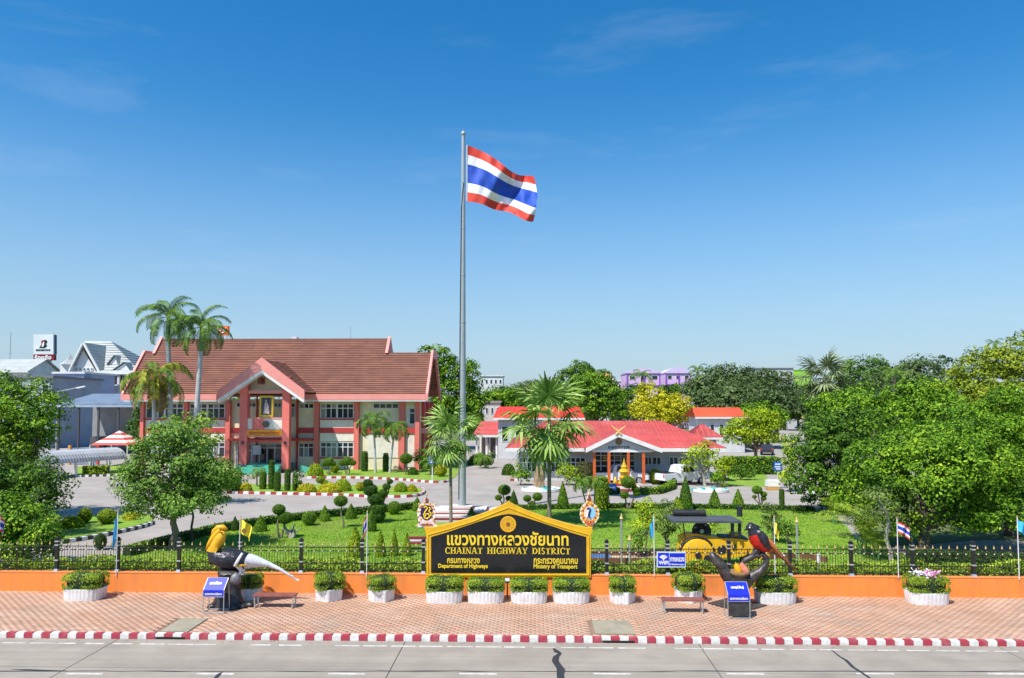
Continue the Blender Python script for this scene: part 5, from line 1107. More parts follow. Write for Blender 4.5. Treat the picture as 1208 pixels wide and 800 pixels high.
for sg in (-1, 1):
    s = MB(); s.tube([(g_a.x - sg * .25, yy0 - .12, g_a.z - .05), (g_a.x + sg * .15, yy0 - .14, g_a.z + .35), (g_a.x + sg * .65, yy0 - .12, g_a.z + .75)], [.09, .08, .03], 6); s.build('roof_finial', gl_, hall)
for px in (701, 718.3, 741, 759):
    c_ = qh2(px, 570, Y=YH0); s = MB(); s.bb(c_.x - .12, c_.x + .12, yy0 + .3, yy0 + .54, 0, zt_ - .2); s.build('column', orange_c, hall)
s = MB(); s.bb(qh2(697, 0, Y=YH0).x, qh2(763, 0, Y=YH0).x, yy0 - .2, -.01, .0, .12); s.build('porch_floor', mat('porch_floor', (.4, .38, .37), .6), hall)
s = MB(); s.bb(qh2(760, 0).x, qh2(768, 0).x, -.5, -.1, .4, 1.1); s.build('air_conditioner', trimw, hall)

# ------------------------------------------------------------------ other red roofs and sheds
def shed(name, label, px0, px1, py_e, py_r, py_b, dep, Y, roofm, wallm, ridge_in=0.15, wins=0, ov=.6, hip=True, n=14, parts_wall=True):
    a, b = P(px0, py_e, Y), P(px1, py_e, Y); Yr = Y + dep / 2; r0, r1 = P(px0, py_r, Yr), P(px1, py_r, Yr); base = Vector(((a.x + b.x) / 2, Y, max(0, min(GZ, 99))))
    t = thing(name, label, 'building', base); ze = a.z - base.z; zr = r0.z - base.z; x0, x1 = a.x - base.x, b.x - base.x; ins = (x1 - x0) * ridge_in if hip else 0
    if zr < ze + .4: zr = ze + .8
    A = (x0, 0, ze); B = (x1, 0, ze); C_ = (x1, dep, ze); D_ = (x0, dep, ze); RA = (x0 + ins, dep / 2, zr); RB = (x1 - ins, dep / 2, zr)
    courses('roof', (A, B, RB, RA), n, roofm, t, ribs=.6); courses('roof', (C_, D_, RA, RB), 6, roofm, t)
    if hip: courses('roof', (B, C_, RB, RB), n, roofm, t); courses('roof', (D_, A, RA, RA), n, roofm, t)
    else:
        for xx in (x0 + ov, x1 - ov - .2): s = MB(); s.prism([(xx, ov, ze - .05), (xx, dep - ov, ze - .05), (xx, dep / 2, zr - .15)], (.2, 0, 0)); s.build('gable_wall', wallm, t)
    s = MB(); s.bb(x0 + ov, x1 - ov, ov, dep - ov, 0, ze - .02); s.build('wall', wallm, t)
    s = MB(); s.bb(x0, x1, -.06, .06, ze - .25, ze - .01); s.build('fascia', trimw, t)
    for i in range(wins):
        xa_ = x0 + ov + (x1 - x0 - 2 * ov) * (i + .25) / wins; xb_ = x0 + ov + (x1 - x0 - 2 * ov) * (i + .75) / wins
        s = MB(); s.bb(xa_, xb_, ov - .06, ov - .002, ze * .42, ze * .8); w_ = s.build('window', wfr, t); p = MB(); p.bb(xa_ + .1, xb_ - .1, ov - .08, ov - .062, ze * .42 + .1, ze * .8 - .1); p.build('pane', glass, w_)
    return t
shed('scarlet_roofed_building', 'low building with plain scarlet roof seen left of the tall fan palm', 582, 690, 493, 480, 520, 9, 98, redroof2, hallw, .04, 6)
shed('vermilion_roofed_building', 'low building with vermilion roof behind the yellow tree', 820, 884, 492, 481, 515, 8, 112, redbrt, hallw, .06, 5)
shed('small_hip_roof_pavilion', 'small pavilion with pyramid red roof right of the hall', 816, 853, 516, 500, 540, 5.2, 84, redroof, hallw, .48, 2)
# open carport: flat red roof on white columns
cb_ = G(580, 541); cp_ = thing('carport', 'open carport with pale red roof on white columns', 'carport', cb_); x0, x1 = P(558, 512, cb_.y).x - cb_.x, P(602, 512, cb_.y).x - cb_.x; z1 = P(580, 513, cb_.y).z - GZ
courses('roof', ((x0, -.6, z1), (x1, -.6, z1), (x1 - .5, 9, z1 + 1.6), (x0 + .5, 9, z1 + 1.6)), 12, redroof, cp_)
s = MB(); s.bb(x0, x1, -.7, -.55, z1 - .3, z1); s.build('fascia', trimw, cp_)
for k in range(4):
    for yy in (0, 7.5): s = MB(); xx = x0 + .5 + (x1 - x0 - 1) * k / 3; s.bb(xx - .12, xx + .12, yy - .12, yy + .12, 0, z1 - .05 + yy * .15); s.build('column', trimw, cp_)
s = MB(); s.bb(x0 + .2, x1 - .2, 8.0, 8.2, 0, z1 + 1.2); s.build('back_wall', mat('shade_wall', (.25, .22, .2), .8), cp_)
# ------------------------------------------------------------------ trees
def wob(a, b, k=4, amp=.12, r=random):
    a, b = Vector(a), Vector(b); L_ = (b - a).length; return [a.lerp(b, i / k) + (Vector((r.uniform(-1, 1), r.uniform(-1, 1), r.uniform(-.3, .3))) * amp * L_ * math.sin(math.pi * i / k)) for i in range(k + 1)]
def tree(name, label, base, blobs, leaf, m, tr=.22, bark=bark_m, clump=.55, cover=1.8, group=None, Y=None, fork=.42, inner=.25, zmin=-.75, aspect=.55, dep=.85, cat='tree', lean=0):
    """blobs in photo pixels (x, y, half width, half height[, depth shift in m]); base is a ground pixel or a point"""
    b = G(*base) if len(base) == 2 else Vector(base)
    if Y is not None: q = P(base[0], 470, Y); b = Vector((q.x, Y, GZ))
    t = thing(name, label, cat, b, 0, group); k = ppm(b.y); bl = []
    for e in blobs:
        c = P(e[0], e[1], b.y + (e[4] if len(e) > 4 else 0)) - b; k = ppm(b.y + (e[4] if len(e) > 4 else 0)); bl.append((tuple(c), (e[2] / k, e[2] / k * dep, e[3] / k)))
    o = bpy.data.objects.new('crown', crown_mesh('crown', bl, leaf, m, clump, cover, aspect, inner, zmin)); COL.objects.link(o); o.parent = t
    cz = sum(c[0][2] for c in bl) / len(bl); cx = sum(c[0][0] for c in bl) / len(bl); cyy = sum(c[0][1] for c in bl) / len(bl)
    fk = Vector((cx * .35, cyy * .35, cz * fork)); s = MB(); pts = wob((0, 0, -.1), fk, 4, .05); s.tube(pts, [tr * (1.25 if i == 0 else 1) * (1 - .3 * i / 4) for i in range(5)], 9); s.build('trunk', bark, t, True, 70)
    for c, r_ in bl:
        for j in range(2):
            e = Vector(c) + Vector((random.uniform(-.5, .5) * r_[0], random.uniform(-.5, .5) * r_[1], random.uniform(-.1, .4) * r_[2])); s = MB(); s.tube(wob(fk - Vector((0, 0, .1)), e, 4, .09), [tr * .62, tr * .45, tr * .3, tr * .18, tr * .06], 6); s.build('limb', bark, t, True, 70)
    return t
# right hand trees
tree('broadleaf_tree', 'largest spreading bright green tree behind the fence at right', (1088, 650), [(1085, 565, 62, 40), (1032, 588, 38, 28, 2.5), (1146, 580, 52, 40, 1), (1100, 530, 62, 32, 1), (1070, 618, 24, 14, 1), (1185, 605, 44, 28, 0), (1125, 612, 32, 20, .5), (1150, 545, 50, 34, 0), (1040, 548, 36, 30, 1)], .165, lf_bright, .30, bark_d, .5, 1.69)
tree('broadleaf_tree', 'dense green tree at the left end of the right hand trees', (992, 604), [(985, 548, 42, 38), (957, 566, 26, 30, -1), (1005, 512, 42, 28, 1), (962, 525, 28, 28), (1010, 583, 28, 20, 0), (972, 588, 22, 14, 0)], .19, lf_mid, .26, bark_d, .55, 1.82)
tree('broadleaf_tree', 'bright green tree filling the right edge of the view', (1190, 632), [(1190, 535, 52, 42), (1150, 510, 44, 32, 1), (1215, 580, 48, 40, -1), (1205, 490, 48, 32, 2), (1165, 575, 40, 34, 0)], .175, lf_bright, .28, bark_d, .52, 1.76)
tree('broadleaf_tree', 'mid green tree in the middle of the right hand wood', (1070, 572), [(1055, 498, 50, 30), (1110, 492, 48, 30), (1015, 488, 34, 24, 1), (1085, 470, 40, 22, 2)], .30, lf_bright, .3, bark_d, .65, 1.76)
tree('broadleaf_tree', 'olive yellow tree with the highest crown at upper right', (1170, 560), [(1180, 445, 52, 34), (1138, 468, 34, 24, -1), (1208, 425, 40, 30), (1160, 478, 48, 24, -2)], .32, leafmat('leaf_oliveyellow', (.07, .11, .006), (.20, .27, .016), (.38, .45, .04), .32), .35, bark_d, .7, 1.69)
tree('broadleaf_tree', 'dark grey green tree behind the right hand wood', (1085, 530), [(1062, 452, 34, 22), (1100, 445, 34, 24), (1082, 470, 40, 18)], .42, lf_grey, .4, bark_d, .9, 1.76)
tree('broadleaf_tree', 'round mid green tree behind the pale fan palm', (1030, 522), [(1020, 444, 34, 22), (1050, 452, 28, 18), (1000, 455, 24, 18)], .42, lf_mid, .4, bark_d, .9, 1.76)
tree('broadleaf_tree', 'green tree beyond the right edge of the view', (1290, 640), [(1290, 560, 60, 50), (1330, 590, 50, 40), (1260, 520, 45, 36), (1300, 610, 50, 24)], .26, lf_bright, .3, bark_d, .55, 1.5)
tree('broadleaf_tree', 'green tree beyond the left edge of the view', (-95, 640), [(-95, 560, 60, 50), (-130, 590, 50, 40), (-80, 510, 45, 36)], .26, lf_mid, .3, bark_d, .55, 1.5)
# left hand trees
tree('broadleaf_tree', 'tall bright tree at the upper left edge', (30, 612), [(28, 482, 44, 34), (-8, 500, 44, 36, 1), (48, 505, 21, 25, -1), (16, 525, 40, 26), (0, 460, 26, 18)], .18, lf_bright, .3, bark_d, .5, 1.76)
tree('broadleaf_tree', 'darker wide tree in the middle at the left edge', (55, 628), [(24, 565, 44, 28), (60, 572, 20, 22, -1), (-15, 575, 44, 34), (54, 598, 20, 22, -1)], .165, lf_mid, .26, bark_d, .48, 1.82)
tree('broadleaf_tree', 'low bushy bright tree just behind the left end of the fence', (24, 668), [(25, 622, 36, 28), (-12, 630, 34, 30), (52, 640, 16, 18, -.5), (10, 600, 26, 18), (22, 648, 36, 14), (-15, 655, 26, 14)], .15, lf_bright, .14, bark_d, .4, 1.89, fork=.35)
tree('broadleaf_tree', 'round leafy tree on the front lawn left of the hornbill', (205, 647), [(205, 548, 50, 36), (172, 576, 32, 26, -.6), (243, 572, 36, 28, .5), (200, 518, 36, 20), (228, 592, 34, 18, -.6), (182, 598, 30, 16), (258, 555, 22, 22), (155, 560, 16, 18)], .145, leafmat('leaf_frontlawn', (.045, .10, .014), (.13, .26, .03), (.29, .44, .08), .32), .2, bark_m, .42, 1.62, fork=.5)
tree('slim_tree', 'slim young tree behind the round leafy lawn tree', (227, 640), [(228, 590, 15, 13), (222, 575, 13, 12)], .16, lf_mid, .07, bark_d, .35, 1.62, fork=.7)
tree('open_shrub_tree', 'sparse pale green shrub tree rising behind the lawn tree', (222, 596), [(215, 500, 22, 11), (235, 496, 16, 9), (195, 512, 18, 10), (222, 522, 26, 12), (245, 520, 14, 12)], .26, leafmat('leaf_pale', (.07, .14, .015), (.20, .33, .03), (.40, .54, .08), .3), .12, bark_m, .5, .9)
tree('slender_tree', 'slender pale trunked tree with drooping leaves before the right wood', (1051, 664), [(1036, 588, 20, 14), (1030, 604, 16, 12, -.3), (1046, 602, 14, 10)], .14, leafmat('leaf_feathery', (.05, .09, .02), (.14, .21, .05), (.28, .36, .10), .3), .10, bark_p, .4, .9, fork=.92, aspect=.3)
tree('climber_column', 'lime yellow climbing shrub at the corner of the right wood', (931, 580), [(932, 528, 8, 12), (931, 546, 8, 12), (930, 562, 9, 12)], .22, lf_lime, .08, bark_d, .35, 1.6, cat='shrub')
# centre and rear trees
tree('broadleaf_tree', 'tall dense tree behind the right end of the office building', (532, 530), [(512, 430, 24, 22), (540, 444, 26, 24, 1), (520, 472, 34, 28), (550, 478, 24, 24, 1), (505, 452, 22, 22), (535, 500, 36, 18)], .42, lf_bright, .4, bark_d, .85, 1.89)
tree('broadleaf_tree', 'bright green tree behind the left half of the red hall', (705, 522), [(702, 470, 34, 26), (720, 485, 24, 18), (682, 478, 26, 20), (700, 452, 24, 16)], .45, lf_bright, .35, bark_d, .8, 2.03)
tree('broadleaf_tree', 'taller dark tree top left of the bright tree behind the hall', (680, 512), [(684, 438, 15, 12), (668, 446, 14, 11), (690, 452, 20, 14)], .45, lf_mid, .35, bark_d, .8, 1.89)
tree('broadleaf_tree', 'wide olive green tree behind the tall fan palm', (630, 512), [(636, 462, 34, 13), (610, 470, 30, 13), (660, 470, 26, 13), (628, 480, 40, 12)], .45, lf_olive, .35, bark_d, .8, 1.89)
tree('broadleaf_tree', 'fresh green tree left of the scarlet roof', (592, 518), [(590, 468, 20, 12), (606, 475, 16, 12), (575, 478, 18, 13), (596, 484, 22, 9)], .42, lf_bright, .3, bark_d, .7, 1.76)
tree('yellow_tree', 'dense yellow leaved tree behind the red hall', (780, 528), [(768, 470, 20, 18), (792, 482, 24, 18), (775, 488, 26, 16), (805, 492, 16, 14), (760, 484, 16, 14)], .32, lf_yel, .3, bark_d, .6, 1.7)
WOOD = [(835, 456, 26, 20), (862, 448, 26, 18), (890, 452, 26, 20), (916, 458, 24, 20), (850, 472, 30, 18), (905, 475, 30, 18), (876, 470, 28, 18)]
wl = ['leftmost dark grey green tree of the far wood behind the vermilion roof', 'second tree from the left in the far grey green wood', 'highest middle tree of the far grey green wood', 'rightmost tree of the far grey green wood by the street', 'low left tree at the front of the far wood', 'low right tree at the front of the far wood', 'low middle tree at the front of the far wood']
for (x, y, a, b), lab in zip(WOOD, wl): tree('broadleaf_tree', lab, (x, 470), [(x, y, a, b), (x + a * .35, y + 6, a * .7, b * .8), (x - a * .4, y + 5, a * .65, b * .8)], .55, lf_grey, .4, bark_d, 1.0, 1.35, 'far wood left of the street', Y=135 + (y % 5) * 3 - (10 if y > 465 else 0))
tree('broadleaf_tree', 'yellow green spreading tree left of the service road', (893, 548), [(885, 505, 24, 14), (905, 512, 18, 14), (868, 515, 20, 12), (898, 495, 20, 12)], .28, lf_lime, .25, bark_d, .6, 1.62)
tree('broadleaf_tree', 'deep green tree behind the yellow green one by the service road', (900, 530), [(898, 486, 22, 12), (915, 495, 14, 14), (880, 490, 18, 12)], .34, lf_bright, .25, bark_d, .6, 1.76)
tree('broadleaf_tree', 'rounded tree before the lime green far building', (950, 515), [(958, 466, 15, 13), (968, 476, 18, 16), (962, 494, 12, 12)], .4, lf_mid, .3, bark_d, .8, 1.7)
tree('broadleaf_tree', 'tall mid green tree below the pale fan palm', (990, 566), [(976, 494, 26, 24), (1002, 476, 30, 22, 1), (988, 515, 30, 20, -1)], .30, lf_bright, .3, bark_d, .65, 1.8)
tree('broadleaf_tree', 'low dark tree before the left purple building', (748, 470), [(748, 463, 17, 9), (734, 466, 12, 8)], .5, lf_mid, .3, bark_d, .9, 1.8, Y=165)
tree('broadleaf_tree', 'low dark tree before the right purple building', (800, 470), [(805, 462, 18, 9), (788, 463, 14, 8), (822, 462, 12, 8)], .5, lf_mid, .3, bark_d, .9, 1.8, Y=165)
for px_, py_, bl_, mm_, lab_ in ((272, 582, [(272, 562, 11, 14), (264, 570, 9, 10)], lf_bright, 'leafy shrub left of the portico column'), (352, 580, [(352, 566, 6, 10)], lf_mid, 'slim leafy shrub right of the portico column'), (498, 556, [(497, 540, 9, 10), (503, 546, 7, 8)], lf_bright, 'leafy shrub at the right corner of the office'), (668, 572, [(667, 556, 10, 11), (676, 560, 8, 9)], lf_lime, 'leafy lime shrub left of the hall porch'), (614, 572, [(613, 558, 9, 9), (620, 562, 7, 7)], lf_bright, 'leafy shrub at the left end of the hall'), (846, 576, [(845, 565, 6, 8)], lf_bright, 'leafy shrub beside the frangipani'), (872, 566, [(872, 558, 9, 6), (884, 560, 9, 5)], lf_mid, 'dark leafy shrubs in front of the clipped hedge')):
    tree('leafy_shrub', lab_, (px_, py_), bl_, .17, mm_, .05, bark_d, .3, 1.5, cat='shrub', fork=.4)
tree('broadleaf_tree', 'low leafy tree closing the end of the service road', (938, 470), [(938, 468, 17, 13), (922, 474, 16, 14), (952, 474, 15, 12), (938, 479, 22, 9)], 1.0, lf_grey, .5, bark_d, 2.2, 1.8, Y=400)
tree('frangipani_tree', 'pale trunked frangipani beside the right corner of the hall', (832, 573), [(822, 538, 14, 12), (840, 545, 12, 12), (812, 552, 10, 9), (832, 530, 12, 9)], .26, lf_lime, .16, bark_p, .4, .8, fork=.35)
tree('broadleaf_tree', 'bushy lime green shrub between hall and clipped hedge', (853, 574), [(852, 556, 8, 14), (858, 548, 7, 10), (849, 566, 8, 8)], .18, lf_lime, .08, bark_d, .32, 1.89, cat='shrub')
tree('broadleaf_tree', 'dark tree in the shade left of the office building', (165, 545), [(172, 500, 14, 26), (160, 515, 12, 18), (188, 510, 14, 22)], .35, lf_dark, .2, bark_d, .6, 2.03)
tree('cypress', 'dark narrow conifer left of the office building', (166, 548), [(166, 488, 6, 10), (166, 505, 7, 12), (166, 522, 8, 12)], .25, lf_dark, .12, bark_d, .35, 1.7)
# loose shrub trees on the lawn left of the roller
for px, py, bl, mm, lab in ((762, 655, [(762, 600, 11, 13), (757, 620, 12, 11), (768, 612, 10, 11)], lf_lime, 'lime tipped loose shrub left of the roller, tallest of three'),
                            (785, 656, [(787, 602, 11, 12), (781, 622, 12, 12), (793, 625, 9, 13)], lf_olive, 'olive loose shrub left of the roller, nearest to it'),
                            (754, 660, [(754, 634, 9, 9), (750, 644, 8, 7)], lf_mid, 'low dark loose shrub left of the roller'),
                            (912, 640, [(912, 616, 12, 12), (908, 604, 9, 9), (918, 626, 10, 8)], lf_olive, 'loose shrub tree on the lawn behind the red bird'),
                            (930, 642, [(931, 628, 9, 8), (926, 620, 7, 6)], lf_mid, 'small shrub tree right of the one behind the red bird'),
                            (838, 640, [(840, 622, 9, 10), (836, 612, 7, 8)], lf_lime, 'lime shrub behind the flywheel of the roller')):
    tree('shrub_tree', lab, (px, py), bl, .11, mm, .05, bark_m, .22, 1.1, 'loose shrubs round the roller', cat='shrub', fork=.5)
# far tree line, shared crowns
fc = []
for k, mm in enumerate((lf_mid, lf_grey, lf_olive)):
    bl = [((RNG.uniform(-3, 3), RNG.uniform(-2, 2), RNG.uniform(5, 8)), (RNG.uniform(2.5, 4), RNG.uniform(2.5, 4), RNG.uniform(2, 3))) for _ in range(6)]
    fc.append(crown_mesh('crown', bl, .8, mm, 1.3, 1.5))
ftk = MB(); ftk.tube([(0, 0, -.2), (.2, 0, 3), (0, .1, 6)], [.4, .3, .15], 7); ftk = ftk.mesh('trunk', bark_d)
r5 = random.Random(5); nF = 0
for px in range(-40, 1260, 30):
    for row in (1,):
        Y_ = (215 if row else 300) + r5.uniform(-25, 25); q = P(px + r5.uniform(-12, 12), 470, Y_); nF += 1
        t = thing('distant_tree', 'distant tree in the line along the horizon', 'tree', (q.x, Y_, 0), r5.uniform(0, 6), 'distant tree line', (1, 1, r5.uniform(.75, 1.15) * (1.0 if row else 1.15)))
        put('crown', fc[nF % 3], t); put('trunk', ftk, t)

# ------------------------------------------------------------------ palms
def frond_mesh(m, e0=60, e1=-50, n=26, ll=.30, hang=.55, wid=.022, seed=0, vee=.2):
    r = random.Random(seed); pts = []; p = Vector((0, 0, 0)); N_ = 24
    for i in range(N_ + 1):
        pts.append(p.copy()); a = R(e0 + (e1 - e0) * (i / N_) ** 1.25); p = p + Vector((math.cos(a), 0, math.sin(a))) / N_
    V, F, Q = [], [], []
    for i in range(N_):                                           # rachis
        w_ = .014 * (1 - i / N_) + .004; o = len(V); V += [pts[i] + Vector((0, -w_, 0)), pts[i] + Vector((0, w_, 0)), pts[i + 1] + Vector((0, w_ * .9, 0)), pts[i + 1] + Vector((0, -w_ * .9, 0))]; F.append([o, o + 1, o + 2, o + 3]); Q.append(.9)
    for k in range(n):
        s_ = .16 + .84 * k / (n - 1); i = min(N_ - 1, int(s_ * N_)); b = pts[i].lerp(pts[i + 1], s_ * N_ - i if s_ < 1 else 1); t = (pts[i + 1] - pts[i]).normalized()
        for sg in (-1, 1):
            L_ = ll * math.sin(math.pi * (.12 + .80 * s_)) ** .6 * r.uniform(.85, 1.1); out = Vector((t.x * .55, sg * 1.0, t.z * .55 + vee)).normalized()
            m1 = b + out * L_ * .5 + Vector((0, 0, -hang * L_ * .18)); tip = b + out * L_ * (.95 - .25 * hang) + Vector((0, 0, -hang * L_ * .9)); w_ = Vector((t.x, 0, t.z)) * wid * r.uniform(.8, 1.2)
            o = len(V); V += [b - w_ * .4, b + w_ * .4, m1 + w_, m1 - w_]; F.append([o, o + 1, o + 2, o + 3]); V += [m1 - w_, m1 + w_, tip + w_ * .15, tip - w_ * .15]; F.append([o + 4, o + 5, o + 6, o + 7]); q = r.random(); Q += [q, q]
    return np_mesh('frond', np.array([tuple(v) for v in V]), np.array(F), m, np.array(Q))
def fan_mesh(m, seed=0, n=26, pet=.75, droop=.35):
    r = random.Random(seed); V, F, Q = [], [], []
    for i in range(6):
        a, b = pet * i / 6, pet * (i + 1) / 6; z = lambda s: .10 * s - .12 * s * s; w_ = .022; o = len(V); V += [(a, -w_, z(a)), (a, w_, z(a)), (b, w_, z(b)), (b, -w_, z(b))]; F.append([o, o + 1, o + 2, o + 3]); Q.append(.85)
    h = Vector((pet, 0, .10 * pet - .12 * pet * pet))
    for k in range(n):
        th = R(-150 + 300 * k / (n - 1)); L_ = r.uniform(.62, .74) * (.75 + .25 * math.cos(th * .55)); d = Vector((math.cos(th), math.sin(th), .12 * math.cos(2 * th))); sd = Vector((-math.sin(th), math.cos(th), 0)); fold = .035 * (1 if k % 2 else -1)
        p1 = h + d * L_ * .55 + Vector((0, 0, -.06 * droop + fold)); tip = h + d * L_ + Vector((0, 0, -droop * r.uniform(.25, .7))); w_ = .040 * L_ / .65
        o = len(V); V += [h - sd * .012, h + sd * .012, p1 + sd * w_, p1 - sd * w_]; F.append([o, o + 1, o + 2, o + 3]); V += [p1 - sd * w_, p1 + sd * w_, tip + sd * .008, tip - sd * .008]; F.append([o + 4, o + 5, o + 6, o + 7]); q = r.random(); Q += [q, q]
    return np_mesh('frond', np.array([tuple(v) for v in V]), np.array(F), m, np.array(Q))
lf_palm = leafmat('leaf_palm', (.03, .08, .008), (.09, .19, .018), (.22, .34, .05), .28); lf_palmy = leafmat('leaf_palmyellow', (.10, .12, .010), (.27, .29, .02), (.5, .47, .06), .3); lf_fan = leafmat('leaf_fan', (.08, .15, .02), (.21, .35, .06), (.42, .55, .17), .3); lf_fanp = leafmat('leaf_fanpale', (.09, .13, .05), (.20, .26, .11), (.36, .42, .22), .3)
roy_t = mat('royal_trunk', (.34, .36, .37), .8, (.46, .47, .47), 2.5, .3, 12); shaft_m = mat('crownshaft', (.10, .22, .06), .5, (.16, .28, .09), 3)
fr_roy = [frond_mesh(lf_palm, 66, -58, 34, .23, .6, .011, s_) for s_ in (1, 2)] + [frond_mesh(lf_palm, 45, -60, 34, .22, .85, .011, 3)]; fr_yel = [frond_mesh(lf_palmy, 60, -85, 28, .26, 1.0, .018, 4), fr_roy[0]]; fr_man = [frond_mesh(lf_palm, 62, -85, 24, .32, .65, .018, s_) for s_ in (5, 6)]; fr_are = [frond_mesh(leafmat('leaf_areca', (.07, .13, .01), (.20, .31, .02), (.42, .50, .06), .3), 88, 5, 17, .36, .35, .016, s_) for s_ in (7, 8)]
fr_fan = [fan_mesh(lf_fan, s_) for s_ in (1, 2, 3)]; fr_fanp = [fan_mesh(lf_fanp, s_) for s_ in (4, 5)]; fr_dry = [frond_mesh(leafmat('leaf_dry', (.12, .08, .03), (.25, .17, .06), (.38, .28, .12), .3), -20, -95, 26, .22, 1.0, .016, 9)]
def palm(name, label, base, Y, top, flen, protos, n, trunk_r, tm, el=(75, -35), shaft=0, lean=None, group=None, scl=(.85, 1.1), dry=None, ndry=0, cat='palm tree', seed=0):
    r = random.Random(seed + 17); b = G(*base) if Y is None else Vector((P(base[0], 470, Y).x, Y, GZ)); t = thing(name, label, cat, b, 0, group); tp = P(top[0], top[1], b.y) - b; k = ppm(b.y); s = MB(); n_ = 8
    s.tube([Vector((tp.x * (i / n_) ** 1.4, 0, tp.z * i / n_ - .05)) for i in range(n_ + 1)], [trunk_r * (1.25 if i == 0 else 1.0 - .25 * i / n_) for i in range(n_ + 1)], 10); s.build('trunk', tm, t, True, 70)
    if shaft: s = MB(); s.tube([tp, tp + Vector((0, 0, shaft))], [trunk_r * .95, trunk_r * .5], 10); s.build('crownshaft', shaft_m, t, True)
    c = tp + Vector((0, 0, shaft)); L_ = flen / k
    for i in range(n):
        u_ = (i + .5) / n; az = i * 2.39996 + r.uniform(-.25, .25); elv = el[0] + (el[1] - el[0]) * u_ ** .8 + r.uniform(-7, 7); s_ = L_ * r.uniform(*scl)
        put('frond', protos[i % len(protos)], t, c + Vector((0, 0, -.12 * u_)), (r.uniform(-.25, .25), -R(elv), az), s_)
    for i in range(ndry): put('frond', dry[0], t, c - Vector((0, 0, .15)), (r.uniform(-.3, .3), R(r.uniform(0, 25)), i * 2.1 + r.uniform(-.3, .3)), L_ * .9)
    return t
# (fronds already rise at e0, so the tilt is relative to that)
palm('royal_palm', 'tallest royal palm, left of two before the office roof', (202, 562), None, (198, 402), 47, fr_roy, 20, .30, roy_t, (30, -76), 2.4, seed=1); palm('royal_palm', 'royal palm with curved pale trunk before the office roof', (228, 562), None, (237, 414), 47, fr_roy, 20, .30, roy_t, (30, -76), 2.4, seed=2)
palm('yellowing_palm', 'shorter yellowing palm at the left corner of the office building', (180, 563), None, (182, 458), 50, fr_yel, 18, .22, roy_t, (15, -75), 1.0, dry=fr_dry, ndry=4, seed=3)
palm('manila_palm', 'left of two small drooping palms before the office facade', (443, 558), None, (441, 505), 27, fr_man, 13, .13, roy_t, (20, -65), .8, seed=4); palm('manila_palm', 'right of two small drooping palms before the office facade', (460, 558), None, (465, 512), 25, fr_man, 13, .13, roy_t, (18, -65), .7, seed=5)
palm('fan_palm', 'fan palm standing just left of the flagpole foot', (532, 622), None, (531, 512), 34, fr_fan, 19, .10, bark_m, (80, -75), 0, scl=(.7, 1.05), seed=6); palm('fan_palm', 'tall fan palm right of the flagpole before the red hall', (648, 618), None, (648, 494), 47, fr_fan, 23, .13, bark_m, (82, -78), 0, scl=(.7, 1.05), seed=7)
palm('fan_palm', 'pale fan palm rising above the right hand wood', (975, 470), 92, (972, 446), 27, fr_fanp, 24, .28, bark_m, (75, -60), 0, seed=8)
palm('distant_palm', 'far palm before the left purple building', (757, 470), 185, (757, 446), 17, fr_roy, 13, .25, bark_m, (20, -50), .6, seed=9); palm('distant_palm', 'far palm right of the purple buildings', (823, 470), 185, (823, 440), 15, fr_roy, 13, .25, bark_m, (20, -50), .6, seed=10)
palm('distant_palm', 'far palm top above the upper right tree', (1173, 470), 100, (1173, 410), 13, fr_roy, 11, .25, bark_m, (20, -50), .6, seed=11); palm('distant_palm', 'palm top behind the tree next to the pale fan palm', (1052, 470), 98, (1055, 446), 22, fr_roy, 13, .25, bark_m, (20, -50), .6, seed=12)
def clump(label, base, hpx, n, stems, seed, protos=fr_are):
    r = random.Random(seed); b = G(*base); t = thing('areca_palm', label, 'palm', b); k = ppm(b.y); L_ = hpx / k
    for i in range(stems): s = MB(); x, y = r.uniform(-.3, .3), r.uniform(-.3, .3); s.tube([(x * .4, y * .4, 0), (x, y, L_ * .35)], [.05, .035], 6); s.build('stem', shaft_m, t)
    for i in range(n): put('frond', protos[i % 2], t, (r.uniform(-.3, .3), r.uniform(-.3, .3), L_ * r.uniform(.15, .4)), (r.uniform(-.2, .2), -R(r.uniform(-32, 6)), i * 2.4), L_ * r.uniform(.6, .85))
clump('large yellow green areca palm clump under the right wood', (1018, 655), 70, 15, 5, 1); clump('smaller areca palm clump right of the large one', (1034, 661), 40, 12, 4, 2); clump('areca palm clump at the foot of the pale fan palms row', (985, 618), 34, 10, 3, 3)
palm('slim_palm', 'slim twin dark palm behind the right plaque, left stem', (697, 625), None, (686, 574), 20, fr_man, 12, .05, bark_d, (15, -60), .3, seed=13); palm('slim_palm', 'slim twin dark palm behind the right plaque, right stem', (700, 625), None, (702, 572), 18, fr_man, 10, .05, bark_d, (15, -60), .3, seed=14)
palm('low_palm', 'low drooping palm left of the flagpole near the blue sign', (508, 560), None, (508, 545), 18, fr_man, 11, .1, bark_m, (10, -60), 0, seed=15); palm('low_palm', 'low drooping palm right of the flagpole by the driveway', (572, 552), None, (572, 540), 18, fr_man, 11, .1, bark_m, (10, -60), 0, seed=16); palm('low_palm', 'small palm left of the portico steps', (303, 574), None, (303, 556), 13, fr_man, 10, .08, bark_m, (10, -60), 0, seed=18)

